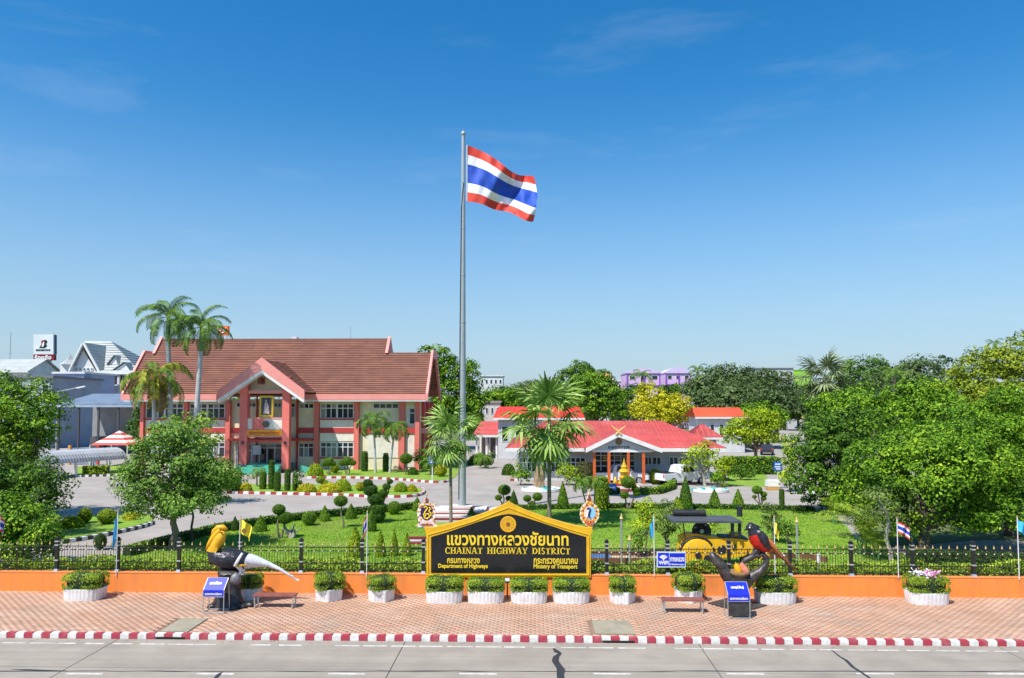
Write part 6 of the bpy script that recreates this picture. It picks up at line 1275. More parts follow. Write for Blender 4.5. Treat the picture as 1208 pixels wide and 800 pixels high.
# ------------------------------------------------------------------ clipped shrubs and hedges
PROTO = {}
def proto(kind, m):
    k = (kind, m.name)
    if k not in PROTO: PROTO[k] = surf_leaves(kind, 3000, .13, m, .05)
    return PROTO[k]
NM = dict(cone='cone_shrub', ball='ball_shrub', column='column_shrub', mound='mound_shrub')
def shrub(kind, px, py, wpx, hpx, m, label, group=None):
    b = G(px, py); k = ppm(b.y); w_, h_ = wpx / 2 / k, hpx / k; t = thing(NM[kind], label, 'shrub', b, random.uniform(0, 6), group)
    put('foliage', proto(kind, m), t, (0, 0, .02), (0, 0, 0), (w_, w_, h_ / (1 if kind == 'mound' else 2)))
    s = MB(); s.tube([(0, 0, -.05), (0, 0, h_ * .4)], .04, 6); s.build('stem', bark_d, t); return t
HL = 'clipped shrubs in the driveway hedge line'; BL = 'bright cones on the front lawn'; IS = 'shrubs of the planted island'; RH = 'clipped cones along the rear edge of the right lawn'
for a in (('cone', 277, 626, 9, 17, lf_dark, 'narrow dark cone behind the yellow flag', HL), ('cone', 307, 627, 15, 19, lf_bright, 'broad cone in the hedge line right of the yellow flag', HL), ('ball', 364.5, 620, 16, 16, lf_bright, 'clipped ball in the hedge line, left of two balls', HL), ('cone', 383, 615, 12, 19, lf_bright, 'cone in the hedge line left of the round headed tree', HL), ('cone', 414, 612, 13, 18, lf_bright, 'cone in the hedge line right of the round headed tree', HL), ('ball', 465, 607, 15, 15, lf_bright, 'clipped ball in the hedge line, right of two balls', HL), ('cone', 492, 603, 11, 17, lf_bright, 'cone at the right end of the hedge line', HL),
          ('cone', 419, 657, 19, 36, lf_lime, 'largest bright cone, left of the striped flag', BL), ('cone', 438, 627, 12, 25, lf_bright, 'bright cone behind the striped flag', BL), ('cone', 449, 657, 12, 31, lf_lime, 'bright cone just right of the striped flag', BL), ('cone', 465, 656, 10, 32, lf_lime, 'middle bright cone right of the striped flag', BL), ('cone', 480, 656, 11, 28, lf_lime, 'bright cone nearest to the name board', BL),
          ('column', 710, 600, 17, 35, lf_lime, 'tall clipped column behind the right plaque'), ('cone', 664, 600, 13, 32, lf_bright, 'cone at the right lawn edge near the tall fan palm', RH), ('cone', 606, 600, 11, 22, lf_mid, 'cone just right of the flagpole plinth', RH), ('cone', 809, 602, 16, 40, lf_mid, 'tallest dark leaning cone at the rear of the right lawn', RH), ('cone', 799, 603, 14, 17, lf_lime, 'low lime cone left of the tallest dark cone', RH), ('cone', 843, 599, 13, 22, lf_bright, 'left of the two small cones near the right fountain', RH), ('cone', 871, 599, 13, 22, lf_bright, 'right of the two small cones near the right fountain', RH), ('column', 922.5, 600, 6, 21, lf_mid, 'thin green column near the blue sign on a pole', RH),
          ('ball', 118, 648, 14, 17, lf_dark, 'dark clipped ball by the driveway left of the light blue flag'), ('ball', 100, 617, 15, 17, lf_lime, 'lime ball on the left lawn island, left of two'), ('ball', 126, 618, 20, 17, lf_lime, 'lime ball on the left lawn island, right of two'), ('mound', 84, 622, 26, 12, lf_lime, 'low lime mound left on the lawn island'), ('mound', 155, 613, 18, 9, lf_yel, 'low yellow mound at the right end of the lawn island'), ('mound', 165, 651, 26, 9, lf_mid, 'low green mound at the foot of the round lawn tree'), 
          ('column', 327, 579, 8, 21, lf_mid, 'dark column shrub before the portico, left of three', IS), ('column', 339, 579, 7, 24, lf_mid, 'dark column shrub before the portico, middle of three', IS), ('column', 348, 579, 6, 20, lf_mid, 'dark column shrub before the portico, right of three', IS), ('column', 320, 577, 7, 32, lf_mid, 'tall loose column shrub before the portico', IS), ('mound', 290, 579, 14, 9, lf_yel, 'yellow mound left of the portico', IS), ('mound', 362, 581, 22, 10, lf_yel, 'yellow mound right of the portico columns', IS), ('mound', 388, 581, 26, 11, lf_yel, 'wide yellow mound in the island middle', IS), ('mound', 404, 579, 20, 13, lf_lime, 'lime mound right in the island', IS), ('ball', 425, 579, 11, 10, lf_yel, 'small yellow ball in the island', IS), ('mound', 473, 580, 16, 10, lf_lime, 'lime mound near the right end of the island', IS), ('mound', 486, 580, 12, 8, lf_yel, 'yellow mound at the right end of the island', IS), ('column', 310, 577, 8, 20, lf_bright, 'green column shrub at the portico steps', IS), ('mound', 275, 579, 20, 22, lf_mid, 'leafy mound at the left end of the island', IS),
          ('column', 430, 556, 8, 22, lf_mid, 'clipped column by the facade left of the small palms'), ('column', 455, 556, 7, 20, lf_mid, 'clipped column by the facade between the small palms'), ('ball', 395, 558, 10, 11, lf_lime, 'lime ball by the facade under the left windows'), ('mound', 372, 562, 18, 14, lf_lime, 'lime mound by the facade right of the ramp'), ('mound', 487, 560, 12, 8, lf_mid, 'low green mound at the right corner of the facade'), ('ball', 520, 562, 14, 14, lf_yel, 'yellow ball near the blue sign left of the flagpole'),
          ('ball', 773, 571, 15, 17, lf_lime, 'lime ball shrub right of the hall porch'), ('mound', 640, 565, 14, 10, lf_bright, 'low green mound left of the hall'), ('mound', 600, 560, 16, 12, lf_mid, 'low green mound at the driveway corner left of the hall'), ('mound', 565, 548, 26, 12, lf_mid, 'wide green mound beside the carport'), ('cone', 556, 612, 10, 14, lf_bright, 'small spiky green shrub right of the flagpole plinth'), ('mound', 608, 500, 24, 14, lf_yel, 'orange yellow shrub before the scarlet roof'), ('column', 690, 571, 20, 24, leafmat('leaf_bronze', (.06, .06, .02), (.12, .12, .04), (.2, .2, .07), .2), 'bronze green round shrub left of the hall porch')):
    if a[1] == 608: continue
    shrub(*a)
def cloud(label, base, balls, m=lf_bright, name='cloud_tree'):
    b = G(*base); t = thing(name, label, 'topiary', b); k = ppm(b.y)
    for (x, y, r_) in balls:
        c = P(x, y, b.y) - b; q = r_ / k; put('foliage_pad', proto('ball', m), t, c - Vector((0, 0, q * .85)), (0, 0, x), (q * 1.05, q * 1.05, q * .85)); s = MB(); s.tube(wob((0, 0, -.05), c, 4, .10), [.07, .06, .05, .04, .03], 6); s.build('stem', bark_m, t, True)
cloud('two headed clipped tree on the lawn right of the yellow flag', (331, 635), [(329, 601, 7), (337, 611, 8)]); cloud('single round headed clipped tree in the middle of the left lawn', (405, 623), [(402, 591, 7.5)]); cloud('clipped cloud tree in a dark pot behind the right plaque', (741, 601), [(741, 569, 8), (749.5, 577, 4.2), (736.5, 584, 5), (751, 582, 4)]); cloud('clipped cloud tree near the blue sign on the right', (896, 600), [(893, 578, 5.5), (901, 583, 3.6), (901, 588, 3), (890, 586, 2.5)]); cloud('clipped cloud tree right of the flagpole plinth', (594, 598), [(595, 578, 7), (588, 587, 4), (600, 588, 3.5)]); cloud('two headed clipped tree before the left fountain', (625, 600), [(634, 586, 5.5), (622, 588, 4.5), (628, 594, 3.5)])
cloud('flat topped clipped tree by the facade, left of two', (388, 560), [(388, 545, 6), (383, 547, 3.5), (393, 547, 3.5)]); cloud('flat topped clipped tree by the facade, right of two', (410, 560), [(410, 544, 6), (404, 546, 4), (416, 546, 4)]); cloud('round headed clipped tree by the right facade corner', (479, 560), [(479, 541, 7)]); cloud('tall two armed animal shaped topiary on the left lawn', (447, 617), [(446, 600, 9.5), (445, 608, 9), (443, 588, 9), (437, 578, 8), (434, 570, 5.5), (452, 582, 5.5), (456, 574, 4.5), (460, 568, 3.5)], lf_mid, 'animal_topiary'); cloud('loose small clipped tree left in the planted island', (379, 581), [(378, 566, 5), (384, 570, 4)], lf_lime)
def hedge(label, px, w_, h_, m, leaf=.11, dens=1.0, name='hedge'):
    p = [G(a, b) for a, b in px]; c = p[0]; t = thing(name, label, 'hedge', c); Cs, Ns = [], []; core = MB()
    for a, b in zip(p, p[1:]):
        d = b - a; L_ = d.length; d.normalize(); nrm_ = Vector((-d.y, d.x, 0)); n = int(L_ * (w_ + 2 * h_) / (leaf * leaf * .30) * dens); sel = RNG.random(n) * (w_ + 2 * h_); s_ = RNG.uniform(0, L_, n); jt = RNG.normal(0, .025, n)
        top_ = sel < w_; side = np.where(sel < w_ + h_, -1.0, 1.0); off = np.where(top_, sel - w_ / 2, side * (w_ / 2 + jt)); z = np.where(top_, h_ + jt, np.where(sel < w_ + h_, sel - w_, sel - w_ - h_))
        base_ = np.array(a - c); Cs.append(base_ + np.outer(s_, np.array(d)) + np.outer(off, np.array(nrm_)) + np.outer(z, [0, 0, 1.0])); Ns.append(np.where(top_[:, None], np.array([[0, 0, 1.0]]), np.outer(side, np.array(nrm_))) + RNG.normal(size=(n, 3)) * .6)
        core.box((a + b) / 2 - c + Vector((0, 0, h_ / 2 - .04)), (L_ + .05, w_ * .86, h_ * .9), rz=math.atan2(d.y, d.x))
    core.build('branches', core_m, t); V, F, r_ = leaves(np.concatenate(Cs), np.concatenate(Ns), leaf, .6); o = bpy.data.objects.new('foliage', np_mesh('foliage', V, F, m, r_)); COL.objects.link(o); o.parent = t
hedge('low clipped hedge along the driveway edge of the left lawn', [(150, 656), (200, 642.5), (258, 627.5), (330, 616.5), (400, 609), (440, 605.5), (492, 600.5)], .5, .45, lf_mid)
hedge('low clipped hedge along the rear edge of the right lawn', [(600, 602), (660, 600.5), (740, 599.5), (800, 600), (880, 601), (960, 603)], .45, .32, lf_mid)
hedge('tall clipped hedge beside the service road', [(857, 558.5), (917, 558.5)], 2.2, 1.7, lf_bright, .2)
hedge('dark hedge behind the fence under the right hand trees', [(1072, 668), (1120, 670), (1215, 674)], .8, .7, lf_dark, .12)  # hedge kept dark and put in for the deep shading below the trees
hedge('curved low hedge round the island before the hall porch', [(755, 583), (775, 582.5), (792, 577), (793, 572)], .6, .5, lf_bright, .13); hedge('short low hedge left of the golden shrine', [(716, 583), (729, 582)], .6, .5, lf_mid, .13)
hedge('clipped yellow hedge before the covered walkway', [(98, 561), (128, 560)], 1.2, .9, lf_lime, .2)
# ground cover along the inside of the fence
n = 22000; X = RNG.uniform(-21, 21, n); Yy = WY + .3 + RNG.random(n) ** 1.2 * 1.0; hz = .42 * (.6 + .4 * np.sin(X * 2.3) * np.sin(X * .9 + 1)) ; C = np.stack([X, Yy, GZ + .50 + RNG.random(n) ** .8 * (hz + .4) * (1.15 - (Yy - WY) * .25)], 1)
V, F, r_ = leaves(C, np.tile([0, -.3, 1.0], (n, 1)) + RNG.normal(size=(n, 3)) * .7, .13, .55); o = bpy.data.objects.new('ground_cover', np_mesh('ground_cover', V, F, lf_box, r_)); COL.objects.link(o); tag(o, 'strip of leafy ground cover along the inside of the fence', 'ground cover', kind='stuff')
mb = MB(); mb.bb(-21, 21, WY + .24, WY + 1.25, 0, GZ + .62); tag(struct(mb.build('planting_bed', mat('soil', (.05, .035, .02), .95, (.03, .05, .015), 2))), 'raised soil bed along the inside of the fence')
# grass tufts that break up the smooth lawns
def tufts(px_poly, n, name, label):
    p = [G(a, b) for a, b in px_poly]; xs_ = [q.x for q in p]; ys_ = [q.y for q in p]; X = RNG.uniform(min(xs_), max(xs_), n); Y_ = RNG.uniform(min(ys_), max(ys_), n); ins = np.zeros(n, bool); j = len(p) - 1
    for i in range(len(p)):
        c1 = (p[i].y > Y_) != (p[j].y > Y_); xi = (p[j].x - p[i].x) * (Y_ - p[i].y) / (p[j].y - p[i].y + 1e-9) + p[i].x; ins ^= c1 & (X < xi); j = i
    X, Y_ = X[ins], Y_[ins]; k = len(X); C = np.stack([X, Y_, np.full(k, GZ + .02)], 1); a = RNG.uniform(0, 6.28, k); h_ = RNG.uniform(.015, .045, k); w_ = RNG.uniform(.012, .03, k); dx = np.stack([np.cos(a), np.sin(a), np.zeros(k)], 1) * w_[:, None]; up = np.stack([RNG.normal(0, .03, k), RNG.normal(0, .03, k), h_], 1)
    V = np.stack([C - dx, C + dx, C + up + dx * .2, C + up - dx * .2], 1).reshape(-1, 3); F = np.arange(k * 4).reshape(k, 4); o = bpy.data.objects.new(name, np_mesh(name, V, F, leafmat('leaf_grass', (.08, .18, .010), (.20, .36, .018), (.38, .50, .06), .35, nscale=.5), RNG.random(k))); COL.objects.link(o); tag(o, label, 'grass', kind='stuff')
tufts([(60, 676.5), (150, 655), (200, 641), (258, 626), (330, 615), (400, 607.5), (440, 604), (492, 599), (497, 604), (503, 618), (504, 677)], 90000, 'grass', 'short grass of the front lawn left of the name board')
tufts([(600, 604), (660, 600), (740, 598), (880, 600), (960, 602), (985, 610), (1000, 625), (1010, 640), (1060, 655), (1085, 663), (1095, 679), (700, 677.5), (600, 677.5)], 90000, 'grass', 'short grass of the front lawn right of the name board')
# ------------------------------------------------------------------ vehicles
car_w = mat('car_white', (.74, .75, .77), .25, (.70, .71, .73), 1); car_d = mat('car_dark', (.03, .035, .045), .25); tyre = mat('tyre', (.02, .02, .02), .8); rim_m = mat('rim', (.5, .5, .52), .35, metal=.6); lamp_r = mat('tail_lamp', (.5, .02, .02), .3); lamp_w = mat('head_lamp', (.8, .8, .78), .2)
def car(label, base, rz, paint, kind='pickup', L_=5.1):
    t = thing('pickup_truck' if kind == 'pickup' else 'parked_car', label, 'pickup' if kind == 'pickup' else 'car', base, rz); h = L_ / 2; W = .86
    if kind == 'pickup': prof = [(-h, .45), (-h, 1.05), (-h + 1.75, 1.08), (-h + 1.78, 1.10), (-h + 3.3, 1.08), (h - .25, 1.0), (h, .85), (h, .42), (h - .6, .36), (-h + .5, .36)]; cab = [(-h + 1.78, 1.10), (-h + 1.95, 1.68), (-h + 2.3, 1.76), (-h + 3.0, 1.74), (-h + 3.75, 1.08)]
    else: prof = [(-h, .45), (-h, .95), (-h + .5, 1.02), (h - 1.2, .98), (h - .2, .85), (h, .7), (h, .42), (h - .6, .34), (-h + .5, .34)]; cab = [(-h + .4, 1.02), (-h + 1.0, 1.45), (-h + 2.6, 1.47), (-h + 3.5, .98)]
    s = MB(); s.prism([(x, -W, z) for x, z in prof], (0, 2 * W, 0)); bd = s.build('body', paint, t)
    mo = bd.modifiers.new('bevel', 'BEVEL'); mo.width = .06; mo.segments = 2
    rings = [[(x, -W * .96, z) for x, z in cab], [(x, W * .96, z) for x, z in cab]]
    s = MB(); n = len(cab); s.add([(x, -W * (.97 if z < 1.2 else .80), z) for x, z in cab] + [(x, W * (.97 if z < 1.2 else .80), z) for x, z in cab], [list(range(n))[::-1], list(range(n, 2 * n))] + [(i, (i + 1) % n, n + (i + 1) % n, n + i) for i in range(n)]); s.build('cabin', paint, t)
    x0, x1 = cab[0][0], cab[-1][0]; zt_ = max(z for _, z in cab)
    for sg in (-1, 1):
        for a, b, c_, d in ((.16, .46, .22, .46), (.52, .86, .52, .72)):
            s = MB(); zz0, zz1 = 1.14, zt_ - .10; w0, w1 = W * .965, W * .83; q = [(x0 + (x1 - x0) * a, sg * w0, zz0), (x0 + (x1 - x0) * b, sg * w0, zz0), (x0 + (x1 - x0) * d, sg * w1, zz1), (x0 + (x1 - x0) * c_, sg * w1, zz1)]; s.prism([Vector(p) + Vector((0, sg * .012, 0)) for p in q], (0, -sg * .01, 0)); s.build('side_window', glass, t)
        for xx in (-h + 1.0, h - .95):
            s = MB(); s.lathe([(.20, -.11), (.34, -.10), (.34, .10), (.20, .11)], 18); w_ = s.build('wheel', tyre, t, True, 40); w_.location = (xx, sg * (W - .08), .34); w_.rotation_euler = (R(90), 0, 0); s = MB(); s.lathe([(.22, -.115), (.21, -.12), (.02, -.125)] if sg > 0 else [(.02, .125), (.21, .12), (.22, .115)], 12); s.build('rim', rim_m, w_)
        s = MB(); s.box((h - .06, sg * .62, .74), (.16, .34, .16)); s.build('headlight', lamp_w, t); s = MB(); s.box((-h + .03, sg * .74, .85), (.1, .16, .3)); s.build('tail_light', lamp_r, t); s = MB(); s.box((x1 - .35, sg * (W + .09), 1.12), (.1, .18, .14)); s.build('mirror', paint, t)
    xa, za, xb, zb = cab[-1][0], cab[-1][1], cab[-2][0], cab[-2][1]; s = MB(); s.prism([(xa - .05, -W * .86, za + .06), (xa - .05, W * .86, za + .06), (xb + .06, W * .72, zb - .06), (xb + .06, -W * .72, zb - .06)], (.03, 0, .03)); s.build('windscreen', glass, t)
    if kind == 'pickup': s = MB(); s.bb(-h + .12, -h + 1.7, -W + .12, W - .12, 1.085, 1.10); s.build('load_bed', black_p, t)
    s = MB(); s.box((h + .01, 0, .5), (.1, 1.6, .2)); s.build('bumper', black_p if kind == 'pickup' else paint, t)
b = G(727, 566.5); b.y = YH0 + 1.5; car('white pickup parked behind the porch columns of the hall', b, R(3), car_w)
b = G(806, 572); b.y += .8; car('white pickup parked right of the hall porch', b, R(28), car_w)
if 0: car('dark car parked in the shade below the clipped hedge', b, R(10), car_d, 'car', 4.3)
b = G(905, 536); car('dark car driving on the service road', b, R(70), car_d, 'car', 4.3)
b = G(590, 538); b.y += 3; car('white car parked inside the carport', b, R(85), car_w, 'car', 4.3)
if 0: car('silver car in deep shade under the right hand trees', b, R(-25), mat('car_silver', (.4, .41, .43), .3, metal=.4), 'car', 4.4)

# ------------------------------------------------------------------ shrine, fountains, signs on the yard
gilt = mat('shrine_gold', (.78, .52, .02), .35, (.62, .36, .02), 8, metal=.3); marn = mat('shrine_maroon', (.30, .04, .04), .5)
b = G(736.5, 578); sh = thing('golden_shrine', 'small golden tiered shrine on a stepped maroon base before the hall', 'shrine', b)
for k, (w_, z0, z1, m) in enumerate(((1.5, 0, .18, marn), (1.2, .18, .36, wht2), (.95, .36, .55, marn))): s = MB(); s.bb(-w_, w_, -w_ * .7, w_ * .7, z0, z1); s.build('step', m, sh)
s = MB(); s.lathe([(.55, .55), (.5, .7), (.35, .8), (.42, 1.0), (.52, 1.05), (.3, 1.15), (.34, 1.5), (.5, 1.55), (.42, 1.66), (.24, 1.8), (.30, 1.95), (.18, 2.1), (.08, 2.35), (.01, 2.7)], 10); s.build('spire', gilt, sh)
for sg in (-1, 1): s = MB(); s.lathe([(.18, .55), (.2, .7), (.1, .95), (.02, 1.1)], 8, (sg * .75, 0, 0)); s.build('side_urn', gilt, sh)
def fountain(label, px, py, wpx, seed):
    b = G(px, py); k = ppm(b.y); r_ = wpx / 2 / k; t = thing('mosaic_fountain', label, 'fountain', b); rg = random.Random(seed)
    s = MB(); s.lathe([(r_, 0), (r_, .22), (r_ * .93, .24), (r_ * .92, .12), (.05, .12)], 28, (0, 0, 0), 1, .75); s.build('basin', trimw, t, True, 30)
    teal = mat('mosaic_teal', (.02, .42, .40), .3, (.05, .55, .50), 6)
    for i in range(26):
        a, q = rg.uniform(0, 6.28), math.sqrt(rg.random()) * .88; w_ = rg.uniform(.15, .42); s = MB(); c = Vector((math.cos(a) * q * r_, math.sin(a) * q * r_ * .75, .14)); n = 6
        s.prism([c + Vector((w_ * rg.uniform(.6, 1.1) * math.cos(j / n * 6.28), w_ * .6 * rg.uniform(.6, 1.1) * math.sin(j / n * 6.28), 0)) for j in range(n)], (0, 0, rg.uniform(.05, .16))); s.build('mosaic_stone', teal if i % 5 < 3 else white_l, t)
fountain('teal and white mosaic fountain left of the hall porch', 638, 579, 46, 1); fountain('teal and white mosaic fountain right of the hall porch', 838, 580, 42, 2)
b = G(636, 578); mon = thing('brown_stone', 'upright brown stone in the left mosaic fountain', 'stone', b + Vector((0, .2, .12))); s = MB(); s.lathe([(.5, 0), (.45, .6), (.5, 1.2), (.4, 1.7), (.1, 1.85)], 9); rough(s, .08, 3); s.build('rock', mat('brown_rock', (.35, .24, .14), .9, (.25, .16, .09), 3, .5, 6), mon)
def polesign(label, px, pyb, pyt, wpx, hpx):
    b = G(px, pyb); k = ppm(b.y); t = thing('direction_sign', label, 'sign', b); zt_ = P(px, pyt, b.y).z - GZ; h_, w_ = hpx / k, wpx / k
    s = MB(); s.tube([(0, 0, 0), (0, 0, zt_)], .05, 8); s.build('pole', trimw, t); s = MB(); s.bb(-w_ / 2, w_ / 2, -.1, -.055, zt_ - h_, zt_); s.build('panel', mat('sign_azure', (.015, .12, .50), .4), t)
    for q, wd in ((.25, .7), (.55, .8), (.8, .5)): s = MB(); s.bb(-w_ * wd / 2, w_ * wd / 2, -.115, -.102, zt_ - h_ * q - h_ * .06, zt_ - h_ * q + h_ * .06); s.build('white_line', white_l, t)
polesign('blue sign on white pole left of the flagpole', 510, 568, 538, 9, 9); polesign('blue sign on white pole before the right hand wood', 918, 576, 545, 10, 10)
b = G(911, 577.5); bx = thing('planter_box', 'white and ochre planter box at the foot of the right blue sign', 'planter', b); s = MB(); s.bb(-.5, .5, -.35, .35, .28, .8); s.build('upper_band', trimw, bx); s = MB(); s.bb(-.48, .48, -.33, .33, 0, .28); s.build('lower_band', mat('ochre', (.55, .3, .08), .7), bx)
b = G(956, 584); pp = thing('gate_pillar', 'white pillar at the edge of the right hand wood', 'pillar', b); s = MB(); s.bb(-.3, .3, -.3, .3, 0, 1.7); s.build('shaft', trimw, pp); s = MB(); s.bb(-.38, .38, -.38, .38, 1.7, 1.9); s.build('cap', offw, pp)
b = G(492, 648); sb = thing('garden_bench', 'small red and white garden bench left of the name board', 'bench', b)
for a, c_, m in ((.30, .36, mrn), (.52, .62, mrn), (.40, .50, wht2)): s = MB(); s.bb(-.55, .55, -.1 if a > .35 else -.35, .1 if a > .35 else .12, a, c_); s.build('slat', m, sb)
for sg in (-1, 1): s = MB(); s.bb(sg * .45 - .05, sg * .45 + .05, -.3, .1, 0, .30); s.build('leg', wht2, sb)
b = G(343, 635); st_ = thing('root_sculpture', 'pale twisted tree root ornament on the left lawn', 'ornament', b)
for k in range(5): a = k * 1.3; s = MB(); s.tube(wob((0, 0, 0), (math.cos(a) * .45, math.sin(a) * .3, .5 + .25 * (k % 3)), 4, .2), [.12, .1, .08, .05, .02], 6); s.build('root', bark_p, st_, True)
b = G(722, 583); bs = thing('small_notice', 'tiny blue notice board by the golden shrine', 'sign', b); s = MB(); s.bb(-.35, .35, -.03, .03, .3, .85); s.build('panel', mat('sign_azure', (.015, .12, .50), .4), bs); s = MB(); s.bb(-.25, .25, -.045, -.032, .45, .6); s.build('white_line', white_l, bs); s = MB(); s.tube([(0, 0, 0), (0, 0, .3)], .04, 6); s.build('post', trimw, bs)

# ------------------------------------------------------------------ covered walkway, tent, workshop at left
zinc = mat('zinc_sheet', (.52, .53, .54), .5, (.42, .43, .44), 1.5, metal=.25); zblue = mat('zinc_blue', (.34, .42, .50), .55, (.28, .35, .43), .7, stain=((.2, .25, .3), .4, .5))
b = G(95, 560); wk = thing('covered_walkway', 'curved corrugated canopy of the walkway at the left', 'canopy', b); A_ = P(36, 548, 70) - b; B_ = P(137, 541, b.y + 4) - b; d = (B_ - A_); n = 60; rad = 1.5
rings = []
for i in range(n + 1):
    c = A_ + d * (i / n); rr0 = rad + (.05 if i % 2 else 0); nn = Vector((-d.y, d.x, 0)).normalized(); rings.append([c + nn * rr0 * math.cos(R(a)) + Vector((0, 0, .8 * rr0 * math.sin(R(a)))) for a in range(0, 181, 20)])
s = MB(); V = [p for r_ in rings for p in r_]; m_ = len(rings[0]); s.add(V, [(i * m_ + j, i * m_ + j + 1, (i + 1) * m_ + j + 1, (i + 1) * m_ + j) for i in range(n) for j in range(m_ - 1)]); s.build('corrugated_roof', zinc, wk)
for i in range(6):
    for sg in (-1, 1): c = A_ + d * (i / 5) + Vector((-d.y, d.x, 0)).normalized() * 1.3 * sg; s = MB(); s.tube([(c.x, c.y, 0), (c.x, c.y, c.z + .1)], .07, 8); s.build('post', trimw, wk)
b = G(140, 549); tn = thing('striped_tent', 'red and white pyramid tent behind the walkway', 'tent', b); k = ppm(b.y); z0, z1 = P(140, 524, b.y).z - GZ, P(130, 508, b.y).z - GZ; w_ = 22 / k
for i in range(4):
    a = [(-w_, -w_), (w_, -w_), (w_, w_), (-w_, w_)]; p, q = a[i], a[(i + 1) % 4]; s = MB()
    for j in range(6):
        f0, f1 = j / 6, (j + 1) / 6; t_ = Vector((0, 0, z1)); P0, P1 = Vector((*p, z0)), Vector((*q, z0)); s.poly([P0.lerp(t_, f0), P1.lerp(t_, f0), P1.lerp(t_, f1), P0.lerp(t_, f1)][:4 if j < 5 else 3], j % 2)
    s.build('canvas', [mat('tent_red', (.55, .08, .07), .7), mat('tent_pale', (.75, .66, .62), .7)], tn); s = MB(); s.tube([(*p, 0), (*p, z0)], .06, 6); s.build('pole', trimw, tn)
YW = 104; b = Vector((P(115, 500, YW).x, YW, GZ)); wsb = thing('workshop_shed', 'open workshop shed with blue grey metal roof at the left', 'building', b); x0, x1 = P(66, 470, YW).x - b.x, P(166, 470, YW).x - b.x; z0 = P(100, 477.5, YW).z - GZ; z1 = P(100, 465, YW + 9).z - GZ
s = MB(); n = 80
for i in range(n): xa, xb = x0 + (x1 - x0) * i / n, x0 + (x1 - x0) * (i + 1) / n; xm = (xa + xb) / 2; s.add([(xa, 0, z0), (xm, 0, z0 + .08), (xb, 0, z0), (xa, 9, z1), (xm, 9, z1 + .08), (xb, 9, z1)], [(0, 1, 4, 3), (1, 2, 5, 4)])
s.build('metal_roof', zblue, wsb); s = MB(); s.bb(x0, x1, -.08, .0, z0 - .35, z0 - .01); s.build('fascia', zblue, wsb)
s = MB(); s.bb(x0 + .3, x1 - .3, 8.5, 8.7, 0, z1 - .2); s.build('back_wall', mat('shed_grey', (.22, .22, .23), .85, (.3, .3, .31), .5), wsb)
for i in range(5): xx = x0 + .4 + (x1 - x0 - .8) * i / 4; s = MB(); s.bb(xx - .12, xx + .12, .1, .34, 0, z0 - .36); s.build('post', mat('steel_dark', (.06, .06, .07), .6), wsb)
for i, (xa, h_) in enumerate(((.12, 2.4), (.3, 1.6), (.52, 2.8), (.75, 2.0))): s = MB(); xx = x0 + (x1 - x0) * xa; s.bb(xx, xx + 2.6, 6.0, 8.0, 0, h_); s.build('stored_crate', mat('crate_%d' % i, [(.08, .08, .09), (.2, .2, .2), (.05, .06, .09), (.16, .13, .1)][i], .8), wsb)
b = G(94, 548); fnb = thing('blue_gate', 'blue grey sliding gate between an orange and a red post', 'gate', b); k = ppm(b.y)
for j in range(12): s = MB(); s.bb(-1.0 + j * .26, -.86 + j * .26, -.03, .03, .1, 2.0); s.build('bar', mat('gate_blue', (.14, .20, .30), .6), fnb)
for zz in (.15, 1.05, 1.95): s = MB(); s.bb(-1.1, 2.1, -.05, -.031, zz - .05, zz + .05); s.build('rail', mat('gate_blue', (.14, .20, .30), .6), fnb)
s = MB(); s.bb(-1.4, -1.12, -.15, .15, 0, 2.3); s.build('post', mat('post_ochre', (.6, .28, .05), .7), fnb); s = MB(); s.bb(2.12, 2.35, -.15, .15, 0, 2.3); s.build('post', red_b, fnb)

# ------------------------------------------------------------------ town behind, left side
def roofm(n_, c1, c2): return mat(n_, c1, .6, c2, .4, rnd=True, rndv=.06)
rgrey = roofm('roof_grey', (.36, .39, .38), (.44, .47, .46)); hwhite = mat('house_white', (.72, .72, .72), .8, (.62, .62, .62), .6); hblue = mat('wall_bluegrey', (.30, .34, .52), .8, (.38, .42, .56), .5)
YHs = 145; b = Vector((P(110, 470, YHs).x, YHs, 0)); hs_ = thing('gabled_house', 'large white house with steep grey gabled roofs at the left', 'building', b)
def qs(px, py, dy=0): v = P(px, py, YHs + dy) - b; return v
zb = qs(0, 462).z
s = MB(); s.bb(qs(86, 440).x, qs(160, 440).x, 1, 13, 0, qs(0, 440).z); s.build('wall', hwhite, hs_)
s = MB(); s.prism([qs(84, 440, .8), qs(114, 440, .8), qs(98, 413, .8)], (0, .3, 0)); s.build('gable_wall', hwhite, hs_)
la, ra, ap_ = qs(80, 442), qs(119, 442), qs(98.5, 404)
courses('roof', ((la.x, 0, la.z), (la.x, 12, la.z), (ap_.x, 12, ap_.z), (ap_.x, 0, ap_.z)), 10, rgrey, hs_); courses('roof', ((ra.x, 0, ra.z), (ra.x, 12, ra.z), (ap_.x, 12, ap_.z), (ap_.x, 0, ap_.z)), 10, rgrey, hs_)
for p, q in ((la, ap_), (ra, ap_)): s = MB(); s.tube([p + Vector((0, -.1, 0)), q + Vector((0, -.1, 0))], .25, 6); s.build('barge_board', trimw, hs_)
e0, e1 = qs(112, 437, 2), qs(164, 437, 2); r0, r1 = qs(100, 402.5, 9), qs(131, 403, 9); courses('roof', ((e0.x, e0.y, e0.z), (e1.x, e1.y, e1.z), (r1.x, r1.y, r1.z), (r0.x, r0.y, r0.z)), 12, rgrey, hs_)
courses('roof', ((e1.x, e1.y, e1.z), (e1.x, 16, e1.z), (r1.x, r1.y, r1.z), (r1.x, r1.y, r1.z)), 12, rgrey, hs_)
